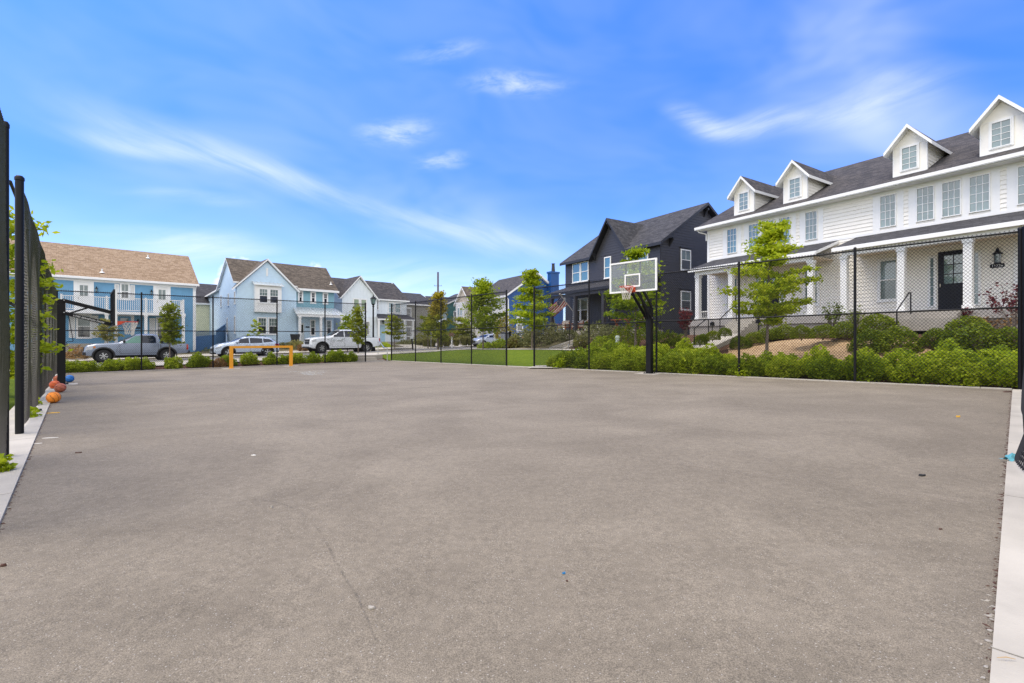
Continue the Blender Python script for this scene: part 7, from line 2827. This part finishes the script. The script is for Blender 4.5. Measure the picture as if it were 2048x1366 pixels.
t = thing('planter', 'small dark planter by the pale blue house porch steps', 'planter', Lb.world(5.0, -1.5, 0.75))
mb = MB()
mb.add([(-.22, -.22, 0), (.22, -.22, 0), (.22, .22, 0), (-.22, .22, 0), (-.38, -.38, 1.1), (.38, -.38, 1.1), (.38, .38, 1.1), (-.38, .38, 1.1)], [(0, 3, 2, 1), (4, 5, 6, 7), (0, 1, 5, 4), (1, 2, 6, 5), (2, 3, 7, 6), (3, 0, 4, 7)])
mb.build('pot', [M_trimblk], t)

# ------------------------------------------------------------------ litter on the court


def flake(name, label, cat, u, v, sx, sy, m, rz=0.0, h=0.012, n=9, seed=1, lift=0.002):
    r2 = random.Random(seed)
    p = court_hit(u, v)
    mb = MB()
    top, bot = [], []
    for k in range(n):
        a = 2 * math.pi * k / n
        f = 0.7 + 0.5 * r2.random()
        x, y = sx * f * math.cos(a), sy * f * math.sin(a)
        bot.append((x, y, 0))
        top.append((x * 0.85, y * 0.85, h * (0.5 + r2.random())))
    b = mb.add(bot + top + [(0, 0, h)], [])
    for k in range(n):
        j = (k + 1) % n
        mb.f += [(k, j, n + j, n + k), (n + k, n + j, 2 * n)]
        mb.m += [0, 0]
    o = mb.build(name, [m], smooth=50)
    o.location = (p[0], p[1], p[2] + lift)
    o.rotation_euler = (0, 0, rz)
    return tag(o, label, cat)


L_yel = paint('leaf_yellow', (0.58, 0.33, 0.03), 0.7)
L_brn = paint('bark_chip', (0.07, 0.03, 0.02), 0.8)
L_blk = paint('dark_rubber', (0.012, 0.012, 0.012), 0.7)
L_wht = paint('white_scrap', (0.66, 0.64, 0.6), 0.8)
L_blu = paint('blue_plastic', (0.01, 0.16, 0.38), 0.5)
flake('leaf', 'yellow leaf scrap on the asphalt below the orange basketball', 'leaf', 109, 826, 0.10, 0.03, L_yel, 0.5, 0.01, 9, 3)
flake('leaf', 'small yellow leaf near the kerb on the far side of the court', 'leaf', 1917, 834.5, 0.035, 0.02, L_yel, 0.2, 0.02, 8, 4)
flake('rubber_scrap', 'black scrap on the kerb by the tall side fence weeds', 'litter', 79, 823, 0.12, 0.035, L_blk, -0.8, 0.02, 9, 5, 0.025)
flake('rubber_scrap', 'flat black scrap lying on the open asphalt', 'litter', 1844, 952, 0.036, 0.018, L_blk, 0.1, 0.012, 9, 6)
flake('bark_chip', 'dark brown bark chip on the asphalt below the black scrap', 'litter', 1881, 1059, 0.02, 0.008, L_brn, 0.2, 0.006, 8, 7)
flake('plastic_bit', 'tiny bright blue plastic bit in the middle of the asphalt', 'litter', 1128, 1148, 0.010, 0.008, L_blu, 0.0, 0.008, 8, 8)
flake('pebble', 'tiny dark red pebble just below the blue plastic bit', 'pebble', 1134, 1163, 0.006, 0.006, L_brn, 0.0, 0.006, 8, 9)
flake('paper_scrap', 'white scrap on the asphalt at middle distance', 'litter', 507, 911, 0.03, 0.012, L_wht, 0.1, 0.006, 8, 10)
flake('pebble', 'grey pebble beside the curved tyre mark', 'pebble', 543, 1016, 0.010, 0.010, M_conc2, 0, 0.012, 9, 11)
flake('paint_fleck', 'pale worn paint fleck on the asphalt near the tall side fence post', 'mark', 101, 876, 0.10, 0.02, L_wht, 0.3, 0.002, 9, 12)
flake('paint_fleck', 'smaller pale fleck nearer the kerb below the tall side fence post', 'mark', 76, 887, 0.05, 0.015, L_wht, 0.3, 0.002, 9, 13)
flake('bark_chip', 'dark chip on the asphalt right of the pale paint flecks', 'litter', 157, 906, 0.04, 0.012, L_brn, 0.3, 0.008, 9, 14)
flake('stone', 'pale rounded stone on the near asphalt', 'pebble', 743, 1217, 0.016, 0.012, M_conc2, 0.3, 0.008, 9, 15)
flake('leaf', 'curled brown leaf at the left edge of the near asphalt', 'leaf', 6, 1133, 0.02, 0.006, L_brn, 0.3, 0.012, 8, 16)
flake('bark_chip', 'small brown chip near the far right corner of the court', 'litter', 2014, 784.5, 0.12, 0.03, L_brn, 0.1, 0.02, 8, 17)
for k, (u, v, a, b) in enumerate([(1988, 1215, .008, .02), (1980, 1262, .02, .014), (1977, 1283, .014, .02), (1972, 1335, .018, .012), (1962, 1290, .012, .006), (1908, 1338, .010, .006), (1984, 1240, .01, .014), (1966, 1357, .014, .01)]):
    flake('mortar_spill', 'pale mortar spatter along the near kerb edge', 'spatter', u, v, a * 0.6, b * 0.6, M_conc2, 0.3, 0.003, 10, 20 + k)['group'] = 'mortar spatter by the near kerb'
p, q = court_hit(1994, 1331), court_hit(2031, 1333)
t_ = MB()
t_.tube([(0, 0, 0.03), tuple((q - p) * 0.5 + np.array([0, 0, 0.034])), tuple(q - p + np.array([0, 0, 0.028]))], [0.001, 0.0018, 0.001], 6)
o = t_.build('stick', [paint('dry_stem', (0.42, 0.28, 0.13), 0.8)])
o.location = tuple(p)
tag(o, 'dry straw stem lying on the near kerb', 'stem')

# crumbs of bark and grit gathered along the kerb seams
mb = MB()
for (p0, dd, n_in, L0, L1, cnt) in ((PR, dRf, -nR, 0.4, 13.2, 420), (PBL, dLf, -nL, 12.0, 25.5, 260), (PC, eR, -nB, 14.0, 27.0, 160)):
    for k in range(cnt):
        q = p0 + dd * (L0 + (L1 - L0) * rng.random()) + n_in * abs(rng.normal()) * 0.014
        r_ = 0.004 + 0.008 * rng.random() ** 2
        a_ = rng.random() * 6.28
        ca, sa = math.cos(a_) * r_ * 1.8, math.sin(a_) * r_ * 1.8
        z_ = court_z(*q)
        h_ = r_ * 0.7
        cb, sb_ = -math.sin(a_) * r_ * 0.7, math.cos(a_) * r_ * 0.7
        base = mb.add([(q[0] - ca, q[1] - sa, z_ + 0.001), (q[0] + cb, q[1] + sb_, z_ + 0.001), (q[0] + ca, q[1] + sa, z_ + 0.001), (q[0] - cb, q[1] - sb_, z_ + 0.001), (q[0], q[1], z_ + h_)], [])
        mi_ = 0 if rng.random() < 0.82 else 1
        for (i_, j_) in ((0, 1), (1, 2), (2, 3), (3, 0)):
            mb.f.append((base + i_, base + j_, base + 4))
            mb.m.append(mi_)
struct(mb.build('debris', [L_brn, M_conc2]), 'stuff')

# blue cloth caught under the loose mesh
p = court_hit(2018, 923)
mb = MB()
NU, NV = 16, 6
for j in range(NV + 1):
    for i in range(NU + 1):
        fu, fv = i / NU - 0.5, j / NV - 0.5
        x = fu * 0.21
        y = fv * (0.07 + 0.03 * math.sin(fu * 9)) + 0.02 * math.sin(fu * 7)
        z = 0.012 + 0.028 * abs(math.sin(fu * 8 + fv * 5)) * (1 - abs(fv)) + 0.022 * (fu + 0.5) + 0.012 * math.cos(fv * 8)
        mb.v.append((x, y, z))
for j in range(NV):
    for i in range(NU):
        a = j * (NU + 1) + i
        mb.f.append((a, a + 1, a + NU + 2, a + NU + 1))
        mb.m.append(0)
o = mb.build('cloth', [paint('cloth_blue', (0.10, 0.34, 0.42), 0.9, 0.1)], smooth=60)
o.location = (p[0] + 0.03, p[1], p[2] + 0.012)
o.rotation_euler = (0, 0, 0.35)
tag(o, 'crumpled light blue cloth across the near kerb under the loose mesh', 'cloth')

# curved tyre mark and chalk scribbles: thin sheets on the asphalt


def mark(name, pts, wd, m, dz=0.004):
    mb = MB()
    P = [court_hit(u, v)[:2] for u, v in pts]
    for i, p in enumerate(P):
        d = P[min(i + 1, len(P) - 1)] - P[max(i - 1, 0)]
        d = d / np.linalg.norm(d)
        nn = np.array([-d[1], d[0]]) * wd / 2 * (0.5 + 0.5 * math.sin(math.pi * (i + 0.5) / len(P)))
        for s_ in (1, -1):
            q = p + nn * s_
            mb.v.append((q[0], q[1], court_z(*q) + dz))
    for i in range(len(P) - 1):
        mb.f.append((2 * i, 2 * i + 1, 2 * i + 3, 2 * i + 2))
        mb.m.append(0)
    return struct(mb.build(name, [m]))


m, n, bs = mat('tyre_mark')
bs.inputs['Base Color'].default_value = (0.07, 0.065, 0.06, 1)
bs.inputs['Roughness'].default_value = 0.9
tc = n.new('ShaderNodeTexCoord').outputs['Object']
f_ = n.math('MULTIPLY', n.rng(n.noise(tc, 60, 4, 0.7), 0.35, 0.65), n.rng(n.noise(tc, 3, 3), 0.3, 0.6))
mx = n.new('ShaderNodeMixShader', inp={0: n.math('MULTIPLY', f_, 0.34), 1: n.new('ShaderNodeBsdfTransparent').outputs[0], 2: bs.outputs[0]})
n.l.new(mx.outputs[0], m.node_tree.nodes['Material Output'].inputs[0])
mark('tyre_mark', [(478, 999), (520, 1000), (552, 1005), (580, 1014), (603, 1027), (622, 1043), (640, 1064), (655, 1090), (668, 1117), (682, 1142), (695, 1165), (712, 1190), (735, 1240), (755, 1290)], 0.016, m)
m2, n2, bs2 = mat('chalk')
bs2.inputs['Base Color'].default_value = (0.55, 0.6, 0.58, 1)
bs2.inputs['Roughness'].default_value = 0.95
tc = n2.new('ShaderNodeTexCoord').outputs['Object']
f_ = n2.rng(n2.noise(tc, 9, 4, 0.7), 0.42, 0.7)
mx = n2.new('ShaderNodeMixShader', inp={0: n2.math('MULTIPLY', f_, 0.8), 1: n2.new('ShaderNodeBsdfTransparent').outputs[0], 2: bs2.outputs[0]})
n2.l.new(mx.outputs[0], m2.node_tree.nodes['Material Output'].inputs[0])
for pts in ([(572, 744), (590, 743.6), (612, 743.8), (632, 742.6), (654, 742)], [(598, 746.5), (620, 747.5), (650, 746.5)], [(607, 748), (625, 749.5), (645, 749)], [(604, 745), (628, 745.4), (648, 744.6)]):
    mark('chalk_mark', pts, 0.30, m2)
m3, n3, bs3 = mat('worn_paint')
bs3.inputs['Base Color'].default_value = (0.42, 0.36, 0.29, 1)
bs3.inputs['Roughness'].default_value = 0.95
tc = n3.new('ShaderNodeTexCoord').outputs['Object']
f_ = n3.math('MULTIPLY', n3.rng(n3.noise(tc, 90, 3, 0.7), 0.3, 0.7), n3.rng(n3.noise(tc, 1.6, 4), 0.3, 0.7))
mx = n3.new('ShaderNodeMixShader', inp={0: n3.math('MULTIPLY', f_, 0.30), 1: n3.new('ShaderNodeBsdfTransparent').outputs[0], 2: bs3.outputs[0]})
n3.l.new(mx.outputs[0], m3.node_tree.nodes['Material Output'].inputs[0])
mark('worn_line', [(1310, 918), (1400, 932), (1500, 947), (1620, 962), (1740, 978), (1850, 992), (1940, 1004)], 0.16, m3)
mark('worn_line', [(300, 812), (420, 806), (560, 800), (700, 796)], 0.5, m3)
